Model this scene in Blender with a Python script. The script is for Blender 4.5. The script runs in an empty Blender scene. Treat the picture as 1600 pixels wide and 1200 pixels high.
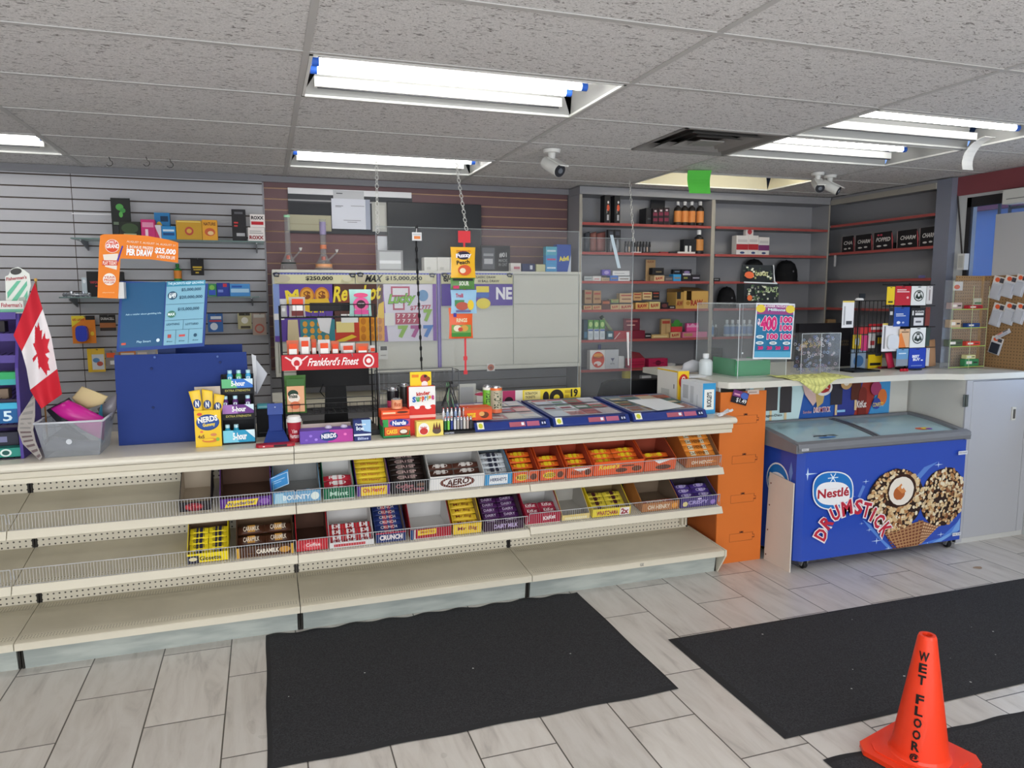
import bpy, math, random
import numpy as np
from mathutils import Vector, Matrix
random.seed(7)
C = bpy.context.scene.collection
PI = math.pi
# ------------------------------------------------------------------ camera
CAMH = 1.68
F = 1146.0
_Y = np.array([412-800., 139., -F]); _Y /= np.linalg.norm(_Y)
_X = np.array([4240-800., 149., -F]); _X -= _Y*_X.dot(_Y); _X /= np.linalg.norm(_X)
_Z = np.cross(_X, _Y)
RR = np.array([_X, _Y, _Z])
cam_data = bpy.data.cameras.new('camera'); cam = bpy.data.objects.new('camera', cam_data); C.objects.link(cam)
cam_data.sensor_width = 36; cam_data.sensor_fit = 'HORIZONTAL'; cam_data.lens = F*36/1600; cam_data.clip_start = .02
M = Matrix([list(r) for r in RR]).to_4x4(); M.translation = (0, 0, CAMH)
cam.matrix_world = M
bpy.context.scene.camera = cam
# ------------------------------------------------------------------ world, view
vs = bpy.context.scene.view_settings
bpy.context.scene.display_settings.display_device = 'sRGB'
vs.view_transform = 'Standard'; vs.look = 'None'; vs.exposure = 0.42; vs.gamma = 1; vs.use_curve_mapping = False
TUBE = 11.0
w = bpy.data.worlds.new('world'); bpy.context.scene.world = w; w.use_nodes = True
bg = w.node_tree.nodes['Background']; bg.inputs[0].default_value = (.25, .42, .85, 1); bg.inputs[1].default_value = .9

def area(name, loc, rot, sx, sy, power, col):
    l = bpy.data.lights.new(name, 'AREA'); l.shape = 'RECTANGLE'; l.size = sx; l.size_y = sy; l.energy = power; l.color = col
    o = bpy.data.objects.new(name, l); C.objects.link(o); o.location = loc; o.rotation_euler = rot; return o
# soft fill lamp added behind the viewer; daylight by the window at the right
area('added_front_fill', (-.2, -3.3, 1.15), (-PI/2, 0, PI), 8.0, 2.0, 205, (.92, .96, 1))
area('side_window_daylight', (5.06, 3.0, 1.7), (0, PI/2, 0), 1.2, 1.4, 14, (.7, .85, 1))
# ------------------------------------------------------------------ helpers
def at(u, v, x=None, y=None, z=None):
    "point on a plane of the place that the photo shows at pixel (u, v)"
    r = RR @ np.array([u-800., -(v-600.), -F])
    if x is not None: t = x/r[0]
    elif y is not None: t = y/r[1]
    else: t = (z-CAMH)/r[2]
    return Vector((r[0]*t, r[1]*t, CAMH+r[2]*t))

def lin(h):
    h = h.lstrip('#'); c = [int(h[i:i+2], 16)/255 for i in (0, 2, 4)]
    return tuple(((x/12.92) if x <= .04045 else ((x+.055)/1.055)**2.4) for x in c)+(1,)
_m = {}
def mat(h, rough=.58, metal=0, emit=0, alpha=1, name=None, coat=0):
    k = (h, rough, metal, emit, alpha, coat)
    if k in _m: return _m[k]
    m = bpy.data.materials.new(name or 'paint_'+h.strip('#')); m.use_nodes = True
    b = m.node_tree.nodes['Principled BSDF']
    b.inputs['Base Color'].default_value = lin(h); b.inputs['Roughness'].default_value = rough
    b.inputs['Metallic'].default_value = metal
    if not metal: b.inputs['Specular IOR Level'].default_value = .3
    if coat: b.inputs['Coat Weight'].default_value = coat
    if emit:
        b.inputs['Emission Color'].default_value = lin(h); b.inputs['Emission Strength'].default_value = emit
    if alpha < 1:
        b.inputs['Alpha'].default_value = alpha
    _m[k] = m
    return m
def M_(x): return mat(x) if isinstance(x, str) else x

def nodes_mat(name):
    m = bpy.data.materials.new(name); m.use_nodes = True
    return m, m.node_tree, m.node_tree.nodes['Principled BSDF']

def clear_mat(name, tint=(1, 1, 1), base=.06, rough=.03, ior=1.3, haze=(.85, .88, .9)):
    m, t, b = nodes_mat(name)
    t.nodes.remove(b); out = t.nodes['Material Output']
    tr = t.nodes.new('ShaderNodeBsdfTransparent'); tr.inputs[0].default_value = (*tint, 1)
    gl = t.nodes.new('ShaderNodeBsdfGlossy'); gl.inputs['Roughness'].default_value = rough
    lw = t.nodes.new('ShaderNodeLayerWeight'); lw.inputs[0].default_value = .5
    pw = t.nodes.new('ShaderNodeMath'); pw.operation = 'POWER'; pw.inputs[1].default_value = 4; t.links.new(lw.outputs['Facing'], pw.inputs[0])
    fr = t.nodes.new('ShaderNodeMath'); fr.operation = 'MULTIPLY_ADD'; fr.inputs[1].default_value = .6; fr.inputs[2].default_value = (ior-1)*.05; t.links.new(pw.outputs[0], fr.inputs[0])
    df = t.nodes.new('ShaderNodeBsdfDiffuse'); df.inputs[0].default_value = (*haze, 1)
    mx = t.nodes.new('ShaderNodeMixShader'); mx2 = t.nodes.new('ShaderNodeMixShader')
    t.links.new(fr.outputs[0], mx.inputs[0]); t.links.new(tr.outputs[0], mx.inputs[1]); t.links.new(gl.outputs[0], mx.inputs[2])
    mx2.inputs[0].default_value = base
    t.links.new(mx.outputs[0], mx2.inputs[1]); t.links.new(df.outputs[0], mx2.inputs[2])
    t.links.new(mx2.outputs[0], out.inputs[0])
    return m

_txt = {}
def text_mesh(s, bold=0.0):
    k = (s, bold)
    if k in _txt: return _txt[k]
    cu = bpy.data.curves.new('t', 'FONT'); cu.body = s; cu.resolution_u = 2; cu.offset = bold
    o = bpy.data.objects.new('t', cu); C.objects.link(o)
    dg = bpy.context.evaluated_depsgraph_get(); me = o.evaluated_get(dg).to_mesh()
    v = [(p.co.x, p.co.y) for p in me.vertices]; f = [tuple(p.vertices) for p in me.polygons]
    o.evaluated_get(dg).to_mesh_clear(); bpy.data.objects.remove(o); bpy.data.curves.remove(cu)
    xs = [p[0] for p in v] or [0, 1]; ys = [p[1] for p in v] or [0, 1]
    x0, x1, y0, y1 = min(xs), max(xs), min(ys), max(ys)
    v = [((x-x0)/max(x1-x0, 1e-6), (y-y0)/max(y1-y0, 1e-6)) for x, y in v]
    _txt[k] = (v, f, (x1-x0)/max(y1-y0, 1e-6))
    return _txt[k]

class MB:
    def __init__(s, T=None): s.v = []; s.f = []; s.mi = []; s.ms = []; s.sm = []; s.T = T
    def m(s, x):
        x = M_(x)
        if x not in s.ms: s.ms.append(x)
        return s.ms.index(x)
    def add(s, vs, fs, m, smooth=False):
        n = len(s.v); i = s.m(m)
        if s.T is not None: vs = [s.T @ Vector(p) for p in vs]
        s.v += [tuple(p) for p in vs]; s.f += [tuple(a+n for a in f) for f in fs]
        s.mi += [i]*len(fs); s.sm += [smooth]*len(fs)
        return s
    def box(s, x0, y0, z0, x1, y1, z1, m):
        v = [(x0,y0,z0),(x1,y0,z0),(x1,y1,z0),(x0,y1,z0),(x0,y0,z1),(x1,y0,z1),(x1,y1,z1),(x0,y1,z1)]
        return s.add(v, [(0,3,2,1),(4,5,6,7),(0,1,5,4),(1,2,6,5),(2,3,7,6),(3,0,4,7)], m)
    def quad(s, a, b, c, d, m): return s.add([a, b, c, d], [(0, 1, 2, 3)], m)
    def poly(s, pts, m): return s.add(pts, [tuple(range(len(pts)))], m)
    def prism(s, pts, ax, a0, a1, m, smooth=False):
        "closed 2D outline extruded along axis ax (0 x, 1 y, 2 z)"
        def P(p, a):
            return [(a, p[0], p[1]), (p[0], a, p[1]), (p[0], p[1], a)][ax]
        n = len(pts); v = [P(p, a0) for p in pts]+[P(p, a1) for p in pts]
        f = [(i, (i+1) % n, n+(i+1) % n, n+i) for i in range(n)]
        s.add(v, f, m, smooth); s.add(v[:n], [tuple(range(n))][::1], m); s.add(v[n:], [tuple(range(n))[::-1]], m)
        return s
    def lathe(s, prof, c, m, n=20, ms=None, smooth=True, cap=True, axis='z'):
        cx, cy, cz = c; v = []
        for r, z in prof:
            for k in range(n):
                a = 2*PI*k/n
                if axis == 'z': v.append((cx+r*math.cos(a), cy+r*math.sin(a), cz+z))
                elif axis == 'y': v.append((cx+r*math.cos(a), cy+z, cz+r*math.sin(a)))
                else: v.append((cx+z, cy+r*math.cos(a), cz+r*math.sin(a)))
        for j in range(len(prof)-1):
            fs = [(k, (k+1) % n, n+(k+1) % n, n+k) for k in range(n)]
            s.add(v[j*n:(j+2)*n], fs, ms[j] if ms else m, smooth)
        if cap:
            s.add(v[:n], [tuple(range(n))[::-1]], ms[0] if ms else m); s.add(v[-n:], [tuple(range(n))], ms[-1] if ms else m)
        return s
    def tube(s, pts, r, m, n=6, closed=False):
        pts = [Vector(p) for p in pts]; rings = []; N = len(pts)
        for i, p in enumerate(pts):
            d = (pts[min(i+1, N-1)]-pts[max(i-1, 0)])
            if d.length < 1e-9: d = Vector((0, 0, 1))
            d.normalize(); a = d.orthogonal().normalized() if abs(d.z) > .9 else d.cross(Vector((0, 0, 1))).normalized()
            b = d.cross(a); rings.append([p+(a*math.cos(2*PI*k/n)+b*math.sin(2*PI*k/n))*r for k in range(n)])
        v = [q for R in rings for q in R]; f = []
        for i in range(N-1):
            f += [(i*n+k, i*n+(k+1) % n, (i+1)*n+(k+1) % n, (i+1)*n+k) for k in range(n)]
        f += [tuple(range(n))[::-1], tuple((N-1)*n+k for k in range(n))]
        return s.add(v, f, m, n > 5)
    def text(s, t, O, U, V, m, bold=0.0, fit=True):
        "text filling the rectangle O, U (whole width), V (whole height)"
        v, f, asp = text_mesh(t, bold); O, U, V = Vector(O), Vector(U), Vector(V)
        if not fit:
            w = min(U.length, V.length*asp); U0 = U; U = U.normalized()*w; O = O+(U0-U)/2
        return s.add([O+U*a+V*b for a, b in v], f, m)
    def art(s, O, U, V, ops, k0=1, step=.0004):
        "flat printed artwork on a rectangle; every op is in 0..1 of its width and height"
        O, U, V = Vector(O), Vector(U), Vector(V); N = U.cross(V).normalized()
        P = lambda a, b, k: O+U*a+V*b+N*(k*step)
        for k, op in enumerate(ops):
            k += k0; q = op[0]
            if q == 'r':
                _, x0, y0, x1, y1, c = op; s.quad(P(x0,y0,k), P(x1,y0,k), P(x1,y1,k), P(x0,y1,k), c)
            elif q == 'e':
                _, cx, cy, rx, ry, c = op; s.poly([P(cx+rx*math.cos(a*PI/12), cy+ry*math.sin(a*PI/12), k) for a in range(24)], c)
            elif q == 'p':
                s.poly([P(a, b, k) for a, b in op[1]], op[2])
            elif q == 't':
                _, t, x0, y0, x1, y1, c = op[:7]; b = op[7] if len(op) > 7 else .01; r = op[8] if len(op) > 8 else 0; sh = op[9] if len(op) > 9 else 0
                v, f, asp = text_mesh(t, b); cx, cy = (x0+x1)/2, (y0+y1)/2; L = U.length; H = V.length; vv = []
                for a, d in v:
                    X = (a-.5)*(x1-x0)*L+sh*(d-.5)*(y1-y0)*H; Y = (d-.5)*(y1-y0)*H
                    X, Y = X*math.cos(r)-Y*math.sin(r), X*math.sin(r)+Y*math.cos(r)
                    vv.append(P(cx+X/L, cy+Y/H, k))
                s.add(vv, f, c)
        return s
    def build(s, name, parent=None, loc=None, bev=0, weld=False):
        me = bpy.data.meshes.new(name)
        if parent is not None and loc is None:
            L = getattr(parent, '_L', None) or parent.location
            vv = [(a-L[0], b-L[1], c-L[2]) for a, b, c in s.v] if not parent.get('_local') else s.v
        elif loc is not None:
            vv = [(a-loc[0], b-loc[1], c-loc[2]) for a, b, c in s.v]
        else:
            # origin at the base centre
            xs = [p[0] for p in s.v]; ys = [p[1] for p in s.v]; zs = [p[2] for p in s.v]
            loc = ((min(xs)+max(xs))/2, (min(ys)+max(ys))/2, min(zs)); vv = [(a-loc[0], b-loc[1], c-loc[2]) for a, b, c in s.v]
        me.from_pydata(vv, [], s.f)
        for x in s.ms: me.materials.append(x)
        me.polygons.foreach_set('material_index', s.mi); me.polygons.foreach_set('use_smooth', s.sm); me.update()
        o = bpy.data.objects.new(name, me); C.objects.link(o)
        if parent is not None: o.parent = parent
        else: o.location = loc
        if bev:
            b = o.modifiers.new('b', 'BEVEL'); b.width = bev; b.segments = 2; b.limit_method = 'ANGLE'; b.angle_limit = .6
        return o

def tag(o, label=None, cat=None, group=None, kind=None):
    if label: o['label'] = label
    if cat: o['category'] = cat
    if group: o['group'] = group
    if kind: o['kind'] = kind
    return o
def empty(name, loc, label, cat, group=None, local=False, rot=None):
    o = bpy.data.objects.new(name, None); C.objects.link(o); o.location = loc; o.empty_display_size = .05
    if rot: o.rotation_euler = rot
    if local: o['_local'] = True
    return tag(o, label, cat, group)
def part(mb, name, parent, bev=0):
    "part whose coordinates are the world's, under an unrotated parent at top level"
    me_loc = Vector((0, 0, 0)); p = parent
    while p is not None: me_loc += p.location; p = p.parent
    o = mb.build(name, None, tuple(me_loc), bev); o.location = (0, 0, 0); o.parent = parent
    return o
def lpart(mb, name, parent, bev=0):
    "part whose coordinates are its parent's own"
    o = mb.build(name, None, (0, 0, 0), bev); o.location = (0, 0, 0); o.parent = parent
    return o
def struct(mb, name, bev=0): return tag(mb.build(name, None, (0, 0, 0), bev), kind='structure')
def dup(root, loc, label=None, rot=None, group=None):
    r = root.copy(); C.objects.link(r); r.location = loc
    if rot: r.rotation_euler = rot
    if label: r['label'] = label
    if group: r['group'] = group
    for ch in list(root.children):
        c = ch.copy(); C.objects.link(c); c.parent = r
        for g in list(ch.children):
            d = g.copy(); C.objects.link(d); d.parent = c
    return r
def rect_at(u0, v0, u1, v1, Y, zb=None):
    a = at(u0, v1, y=Y); b = at(u1, v1, y=Y); t = at((u0+u1)/2, v0, y=Y)
    z0 = zb if zb is not None else at((u0+u1)/2, v1, y=Y).z
    return a.x, z0, b.x, t.z
def pack(name, label, cat, r, Y, depth, col, ops=(), zb=None, group=None, bev=.0015, rough=.55, side=None):
    "a carton: r = its front face as the photo shows it (u0, v0, u1, v1), Y = the depth of that face"
    x0, z0, x1, z1 = rect_at(*r, Y, zb)
    mb = MB(); mb.box(x0, Y, z0, x1, Y+depth, z1, mat(col, rough) if isinstance(col, str) else col)
    mb.art((x0, Y, z0), (x1-x0, 0, 0), (0, 0, z1-z0), ops)
    o = mb.build(name, bev=bev); return tag(o, label, cat, group)
def flat(name, label, cat, r, Y, ops, col='#f4f4f2', th=.002, group=None, zb=None):
    return pack(name, label, cat, r, Y, th, col, ops, zb, group, bev=0)
# ================================================================== THE ROOM
HC = 2.545; YB = 5.75; XR = 4.97
GX = lambda k: .18+1.295*k
GY = lambda j: 2.84+.62*j
# ---- materials of the shell
def ceiling_mat():
    m, t, b = nodes_mat('ceiling_tile'); N = t.nodes.new; L = t.links.new
    tc = N('ShaderNodeTexCoord'); mp = N('ShaderNodeMapping'); mp.inputs['Scale'].default_value = (34, 80, 34)
    L(tc.outputs['Object'], mp.inputs[0])
    n = N('ShaderNodeTexNoise'); n.inputs['Scale'].default_value = 1.0; n.inputs['Detail'].default_value = 2; n.inputs['Distortion'].default_value = 1.6
    L(mp.outputs[0], n.inputs['Vector'])
    r = N('ShaderNodeValToRGB'); r.color_ramp.elements[0].position = .35; r.color_ramp.elements[0].color = (.30, .28, .27, 1)
    r.color_ramp.elements[1].position = .41; r.color_ramp.elements[1].color = (.80, .78, .77, 1)
    L(n.outputs[0], r.inputs[0]); 
    n2 = N('ShaderNodeTexNoise'); n2.inputs['Scale'].default_value = 190; n2.inputs['Detail'].default_value = 3; L(tc.outputs['Object'], n2.inputs['Vector'])
    r2 = N('ShaderNodeValToRGB'); r2.color_ramp.elements[0].position = .35; r2.color_ramp.elements[0].color = (.8, .8, .8, 1); r2.color_ramp.elements[1].position = .6
    L(n2.outputs[0], r2.inputs[0])
    mx = N('ShaderNodeMix'); mx.data_type = 'RGBA'; mx.blend_type = 'MULTIPLY'; mx.inputs[0].default_value = 1
    L(r.outputs[0], mx.inputs[6]); L(r2.outputs[0], mx.inputs[7]); L(mx.outputs[2], b.inputs['Base Color'])
    bp = N('ShaderNodeBump'); bp.inputs['Strength'].default_value = .35; bp.inputs['Distance'].default_value = .003
    L(mx.outputs[2], bp.inputs['Height']); L(bp.outputs[0], b.inputs['Normal']); b.inputs['Roughness'].default_value = .95
    return m
def floor_mat():
    m, t, b = nodes_mat('floor_tile'); N = t.nodes.new; L = t.links.new
    tc = N('ShaderNodeTexCoord'); sp = N('ShaderNodeSeparateXYZ'); L(tc.outputs['Object'], sp.inputs[0])
    cb = N('ShaderNodeCombineXYZ')
    ax = N('ShaderNodeMath'); ax.operation = 'ADD'; ax.inputs[1].default_value = -3.005+.61*20; L(sp.outputs[1], ax.inputs[0])
    ay = N('ShaderNodeMath'); ay.operation = 'ADD'; ay.inputs[1].default_value = .815+.299*40; L(sp.outputs[0], ay.inputs[0])
    L(ax.outputs[0], cb.inputs[0]); L(ay.outputs[0], cb.inputs[1])
    br = N('ShaderNodeTexBrick'); br.offset = .5; br.offset_frequency = 2
    for k, v in (('Scale', 1), ('Mortar Size', .003), ('Mortar Smooth', .1), ('Brick Width', .61), ('Row Height', .299), ('Bias', 0)): br.inputs[k].default_value = v
    br.inputs['Color1'].default_value = (0, 0, 0, 1); br.inputs['Color2'].default_value = (1, 1, 1, 1); br.inputs['Mortar'].default_value = (.5, .5, .5, 1)
    L(cb.outputs[0], br.inputs['Vector'])
    # each tile slides the veining by its own grey
    off = N('ShaderNodeVectorMath'); off.operation = 'MULTIPLY_ADD'; off.inputs[1].default_value = (9, 7, 5); L(br.outputs['Color'], off.inputs[0]); L(tc.outputs['Object'], off.inputs[2])
    mp = N('ShaderNodeMapping'); mp.inputs['Scale'].default_value = (11, 2.0, 1); mp.inputs['Rotation'].default_value = (0, 0, .6); L(off.outputs[0], mp.inputs[0])
    n = N('ShaderNodeTexNoise'); n.inputs['Scale'].default_value = 1.3; n.inputs['Detail'].default_value = 6; n.inputs['Roughness'].default_value = .62; n.inputs['Distortion'].default_value = .7
    L(mp.outputs[0], n.inputs['Vector'])
    r = N('ShaderNodeValToRGB'); e = r.color_ramp.elements
    e[0].position = .28; e[0].color = (*[x for x in lin('#b3ada7')[:3]], 1); e[1].position = .6; e[1].color = lin('#d4cfc9')
    x = e.new(.44); x.color = lin('#cbc5be')
    L(n.outputs[0], r.inputs[0])
    hv = N('ShaderNodeHueSaturation'); mr = N('ShaderNodeMapRange'); mr.inputs[3].default_value = .95; mr.inputs[4].default_value = 1.06
    L(br.outputs['Color'], mr.inputs[0]); L(mr.outputs[0], hv.inputs['Value']); L(r.outputs[0], hv.inputs['Color'])
    mx = N('ShaderNodeMix'); mx.data_type = 'RGBA'; L(br.outputs['Fac'], mx.inputs[0]); L(hv.outputs[0], mx.inputs[6]); mx.inputs[7].default_value = lin('#5a554f')
    L(mx.outputs[2], b.inputs['Base Color'])
    n3 = N('ShaderNodeTexNoise'); n3.inputs['Scale'].default_value = 3; L(tc.outputs['Object'], n3.inputs['Vector'])
    mr3 = N('ShaderNodeMapRange'); mr3.inputs[3].default_value = .22; mr3.inputs[4].default_value = .42; L(n3.outputs[0], mr3.inputs[0]); L(mr3.outputs[0], b.inputs['Roughness'])
    bp = N('ShaderNodeBump'); bp.invert = True; bp.inputs['Strength'].default_value = .5; bp.inputs['Distance'].default_value = .002; L(br.outputs['Fac'], bp.inputs['Height']); L(bp.outputs[0], b.inputs['Normal'])
    return m
def speckle(name, c0, c1, scale=120, rough=.6, lo=.45, hi=.55, stretch=(1, 1, 1), bump=0):
    m, t, b = nodes_mat(name); N = t.nodes.new; L = t.links.new
    tc = N('ShaderNodeTexCoord'); mp = N('ShaderNodeMapping'); mp.inputs['Scale'].default_value = stretch; L(tc.outputs['Object'], mp.inputs[0])
    n = N('ShaderNodeTexNoise'); n.inputs['Scale'].default_value = scale; n.inputs['Detail'].default_value = 4; L(mp.outputs[0], n.inputs['Vector'])
    r = N('ShaderNodeValToRGB'); r.color_ramp.elements[0].position = lo; r.color_ramp.elements[0].color = lin(c0); r.color_ramp.elements[1].position = hi; r.color_ramp.elements[1].color = lin(c1)
    L(n.outputs[0], r.inputs[0]); L(r.outputs[0], b.inputs['Base Color']); b.inputs['Roughness'].default_value = rough
    if bump:
        bp = N('ShaderNodeBump'); bp.inputs['Strength'].default_value = bump; bp.inputs['Distance'].default_value = .003; L(n.outputs[0], bp.inputs['Height']); L(bp.outputs[0], b.inputs['Normal'])
    return m
def peg_mat(name, base, hole, pitch=.0254, rad=.17, plane='xz', rough=.5):
    "sheet with a square grid of round holes"
    m, t, b = nodes_mat(name); N = t.nodes.new; L = t.links.new
    tc = N('ShaderNodeTexCoord'); mp = N('ShaderNodeMapping'); s = 1/pitch; mp.inputs['Scale'].default_value = (s, s, s); L(tc.outputs['Object'], mp.inputs[0])
    fr = N('ShaderNodeVectorMath'); fr.operation = 'FRACTION'; L(mp.outputs[0], fr.inputs[0])
    sb = N('ShaderNodeVectorMath'); sb.operation = 'SUBTRACT'; sb.inputs[1].default_value = (.5, .5, .5); L(fr.outputs[0], sb.inputs[0])
    ml = N('ShaderNodeVectorMath'); ml.operation = 'MULTIPLY'; ml.inputs[1].default_value = {'xz': (1, 0, 1), 'xy': (1, 1, 0), 'yz': (0, 1, 1)}[plane]; L(sb.outputs[0], ml.inputs[0])
    ln = N('ShaderNodeVectorMath'); ln.operation = 'LENGTH'; L(ml.outputs[0], ln.inputs[0])
    lt = N('ShaderNodeMath'); lt.operation = 'LESS_THAN'; lt.inputs[1].default_value = rad; L(ln.outputs['Value'], lt.inputs[0])
    mx = N('ShaderNodeMix'); mx.data_type = 'RGBA'; mx.inputs[6].default_value = lin(base); mx.inputs[7].default_value = lin(hole); L(lt.outputs[0], mx.inputs[0])
    L(mx.outputs[2], b.inputs['Base Color']); b.inputs['Roughness'].default_value = rough
    return m
CREAM = '#d6cfbd'; CR = mat(CREAM, .4)
MPEG = peg_mat('cream_pegboard', '#dad2bf', '#4a443b', .0254, .17, 'xz')
MDECK = speckle('cream_shelf_metal', '#d0c9b6', '#e0d9c6', 3, .5, .35, .7)
MKICK = speckle('blue_grey_kick_laminate', '#a0a7a3', '#b6bcb6', 5, .55, .35, .65, (1, 1, 6))
WHITE = '#e8e8e4'; GREY = '#8d8d92'
# ---- floor
mb = MB(); mb.box(-4.5, -3.5, -.05, 5.2, YB+.1, 0, floor_mat()); struct(mb, 'floor')
# ---- ceiling: tiles, leaving the cells of the lights open
FIX = {(0, 0): 3, (0, 3): 2, (2, 0): 1, (2, 1): 1, (2, 3): 0, (-2, 3): 2, (-2, 0): 2, (0, -4): 3, (2, -4): 3, (-2, -4): 3, (0, -8): 3, (2, -8): 3, (-2, -8): 2}  # cells out of view hold troffers added to light the shop
VENT = (GX(1)+.6475, GY(1), GX(2), GY(2))
mb = MB(); CT = ceiling_mat()
for i in range(-4, 5):
    for j in range(-11, 5):
        x0, x1 = GX(i), GX(i+1); y0, y1 = GY(j), GY(j+1)
        x0 = max(x0, -4.5); x1 = min(x1, 5.2); y1 = min(y1, YB+.1); y0 = max(y0, -3.5)
        if x1 <= x0 or y1 <= y0 or (i, j) in FIX: continue
        if (i, j) == (1, 1): x1 = VENT[0]
        mb.box(x0, y0, HC, x1, y1, HC+.015, CT)
struct(mb, 'ceiling')
mb = MB(); tb = mat('#c4c2c0', .5)
for i in range(-3, 5): mb.box(GX(i)-.012, -3.5, HC-.004, GX(i)+.012, YB, HC-.0005, tb)
for j in range(-10, 5): mb.box(-4.4, GY(j)-.012, HC-.0045, XR, GY(j)+.012, HC-.0008, tb)
struct(mb, 'ceiling_grid')
mb = MB(); mb.box(-4.5, -3.5, HC+.3, 5.2, YB+.1, HC+.35, mat('#55504c')); struct(mb, 'roof_deck')
# ---- walls
wg = mat('#a8a8a6', .7)
mb = MB(); mb.box(-4.5, YB+.02, 0, 5.2, YB+.1, HC+.3, mat('#77777a', .7)); struct(mb, 'wall_back')
mb = MB(); mb.box(-4.6, -3.5, 0, -4.5, YB, HC+.3, wg); struct(mb, 'wall_left')
mb = MB(); mb.box(-4.5, -3.6, 0, 5.2, -3.5, HC+.3, wg); struct(mb, 'wall_front')
# right wall with the shop window
WY0, WY1, WZ0, WZ1 = 2.2, 4.19, .95, 2.38
mb = MB(); mw = mat('#c6c8c8', .6)
mb.box(XR, WY1, 0, XR+.1, 4.40, HC, mw); mb.box(XR, WY0, 0, XR+.1, WY1, WZ0, mw); mb.box(XR, WY0, WZ1, XR+.1, WY1, HC, mw); mb.box(XR, -3.5, 0, XR+.1, WY0, HC, mw)
mb.box(5.13, 4.3, 0, 5.2, YB, HC, mw); mb.box(XR, 4.3, 0, 5.2, 4.40, HC, mw)
struct(mb, 'wall_right')
mb = MB(); mb.box(XR-.015, -3.5, 2.402, XR, 4.27, HC-.006, mat('#8a4a50', .6)); struct(mb, 'trim_1')
win = empty('window_1', (XR+.05, 3.2, WZ0), None, None); win['kind'] = 'structure'
fm = mat('#2c2b2d', .5); mb = MB()
for a in ((WY0, WZ0, WY1, WZ0+.06), (WY0, WZ1-.07, WY1, WZ1), (WY0, WZ0, WY0+.06, WZ1), (WY1-.035, WZ0, WY1, WZ1)): mb.box(XR-.004, a[0], a[1], XR+.02, a[2], a[3], fm)
part(mb, 'window_frame', win)
mb = MB(); mb.box(XR+.006, WY0+.06, WZ0+.06, XR+.012, WY1-.035, WZ1-.07, clear_mat('window_glass', (.86, .9, .95))); part(mb, 'glass_pane', win)
mb = MB(); gm = mat('#59636f', .4, .5)
for y in (4.06, 3.98, 3.4, 2.8, 2.3): mb.tube([(XR+.16, y, WZ0-.1), (XR+.16, y, WZ1+.15)], .012, gm)
for z in (1.2, 1.9, 2.29): mb.tube([(XR+.16, WY0-.1, z), (XR+.16, 3.98, z)], .012, gm)
tag(mb.build('window_security_grille'), 'dark metal security bars outside the shop window', 'grille')
mb = MB(); mb.box(9, 0, -.5, 9.3, 12, 3.1, mat('#8fa6c6', .8)); mb.box(8.9, 0, 2.75, 9.0, 12, 3.0, mat('#a04a5a', .6))
tag(mb.build('building_across'), 'pale building across the street with a red band, seen through the window', 'building')
mb = MB(); mb.box(5.3, -6, -.6, 9, 12, -.5, mat('#777a80', .9)); struct(mb, 'street')
# ---- slat walls on the back
PZ = .0774
def slat_wall(name, x0, x1, z0, z1, face, groove, lip, zref, y=YB, seam=()):
    mb = MB(); z = zref
    while z > z0: z -= PZ
    gh = .009
    while z < z1:
        a = max(z+gh, z0); b = min(z+PZ, z1)
        if b > a:
            mb.quad((x0, y, a), (x1, y, a), (x1, y, b), (x0, y, b), face)
            mb.quad((x0, y, b), (x1, y, b), (x1, y+.012, b), (x0, y+.012, b), face)
            if a > z0: mb.quad((x0, y+.012, a), (x1, y+.012, a), (x1, y, a), (x0, y, a), lip)
        if z > z0 and z+gh < z1: mb.quad((x0, y+.012, z), (x1, y+.012, z), (x1, y+.012, z+gh), (x0, y+.012, z+gh), groove)
        z += PZ
    for s in seam: mb.box(s-.002, y-.0008, z0, s+.002, y+.01, z1, groove)
    return struct(mb, name)
slat_wall('wall_panel_grey_slats', -4.4, .02, 0, HC, mat('#acacb1', .5), mat('#4b4039', .7), mat('#7a6a5c', .6), 2.476, seam=(-1.2,))
slat_wall('wall_panel_lower', .03, 2.42, 0, 1.12, mat('#8f8f93', .5), mat('#55504c', .7), mat('#7d7b7a', .6), 2.372)
slat_wall('wall_panel_brown_slats', .03, 2.42, 1.12, HC, mat('#6b5053', .5), mat('#b8977c', .6), mat('#d0b49a', .6), 2.372)
mb = MB(); mb.box(-4.4, YB-.02, HC-.05, 2.43, YB-.0005, HC-.006, mat('#85858a', .5)); struct(mb, 'trim_2')
mb = MB(); mb.box(.02, YB-.006, 0, .032, YB, HC-.055, mat('#8d8d92', .5)); struct(mb, 'trim_3')
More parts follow.
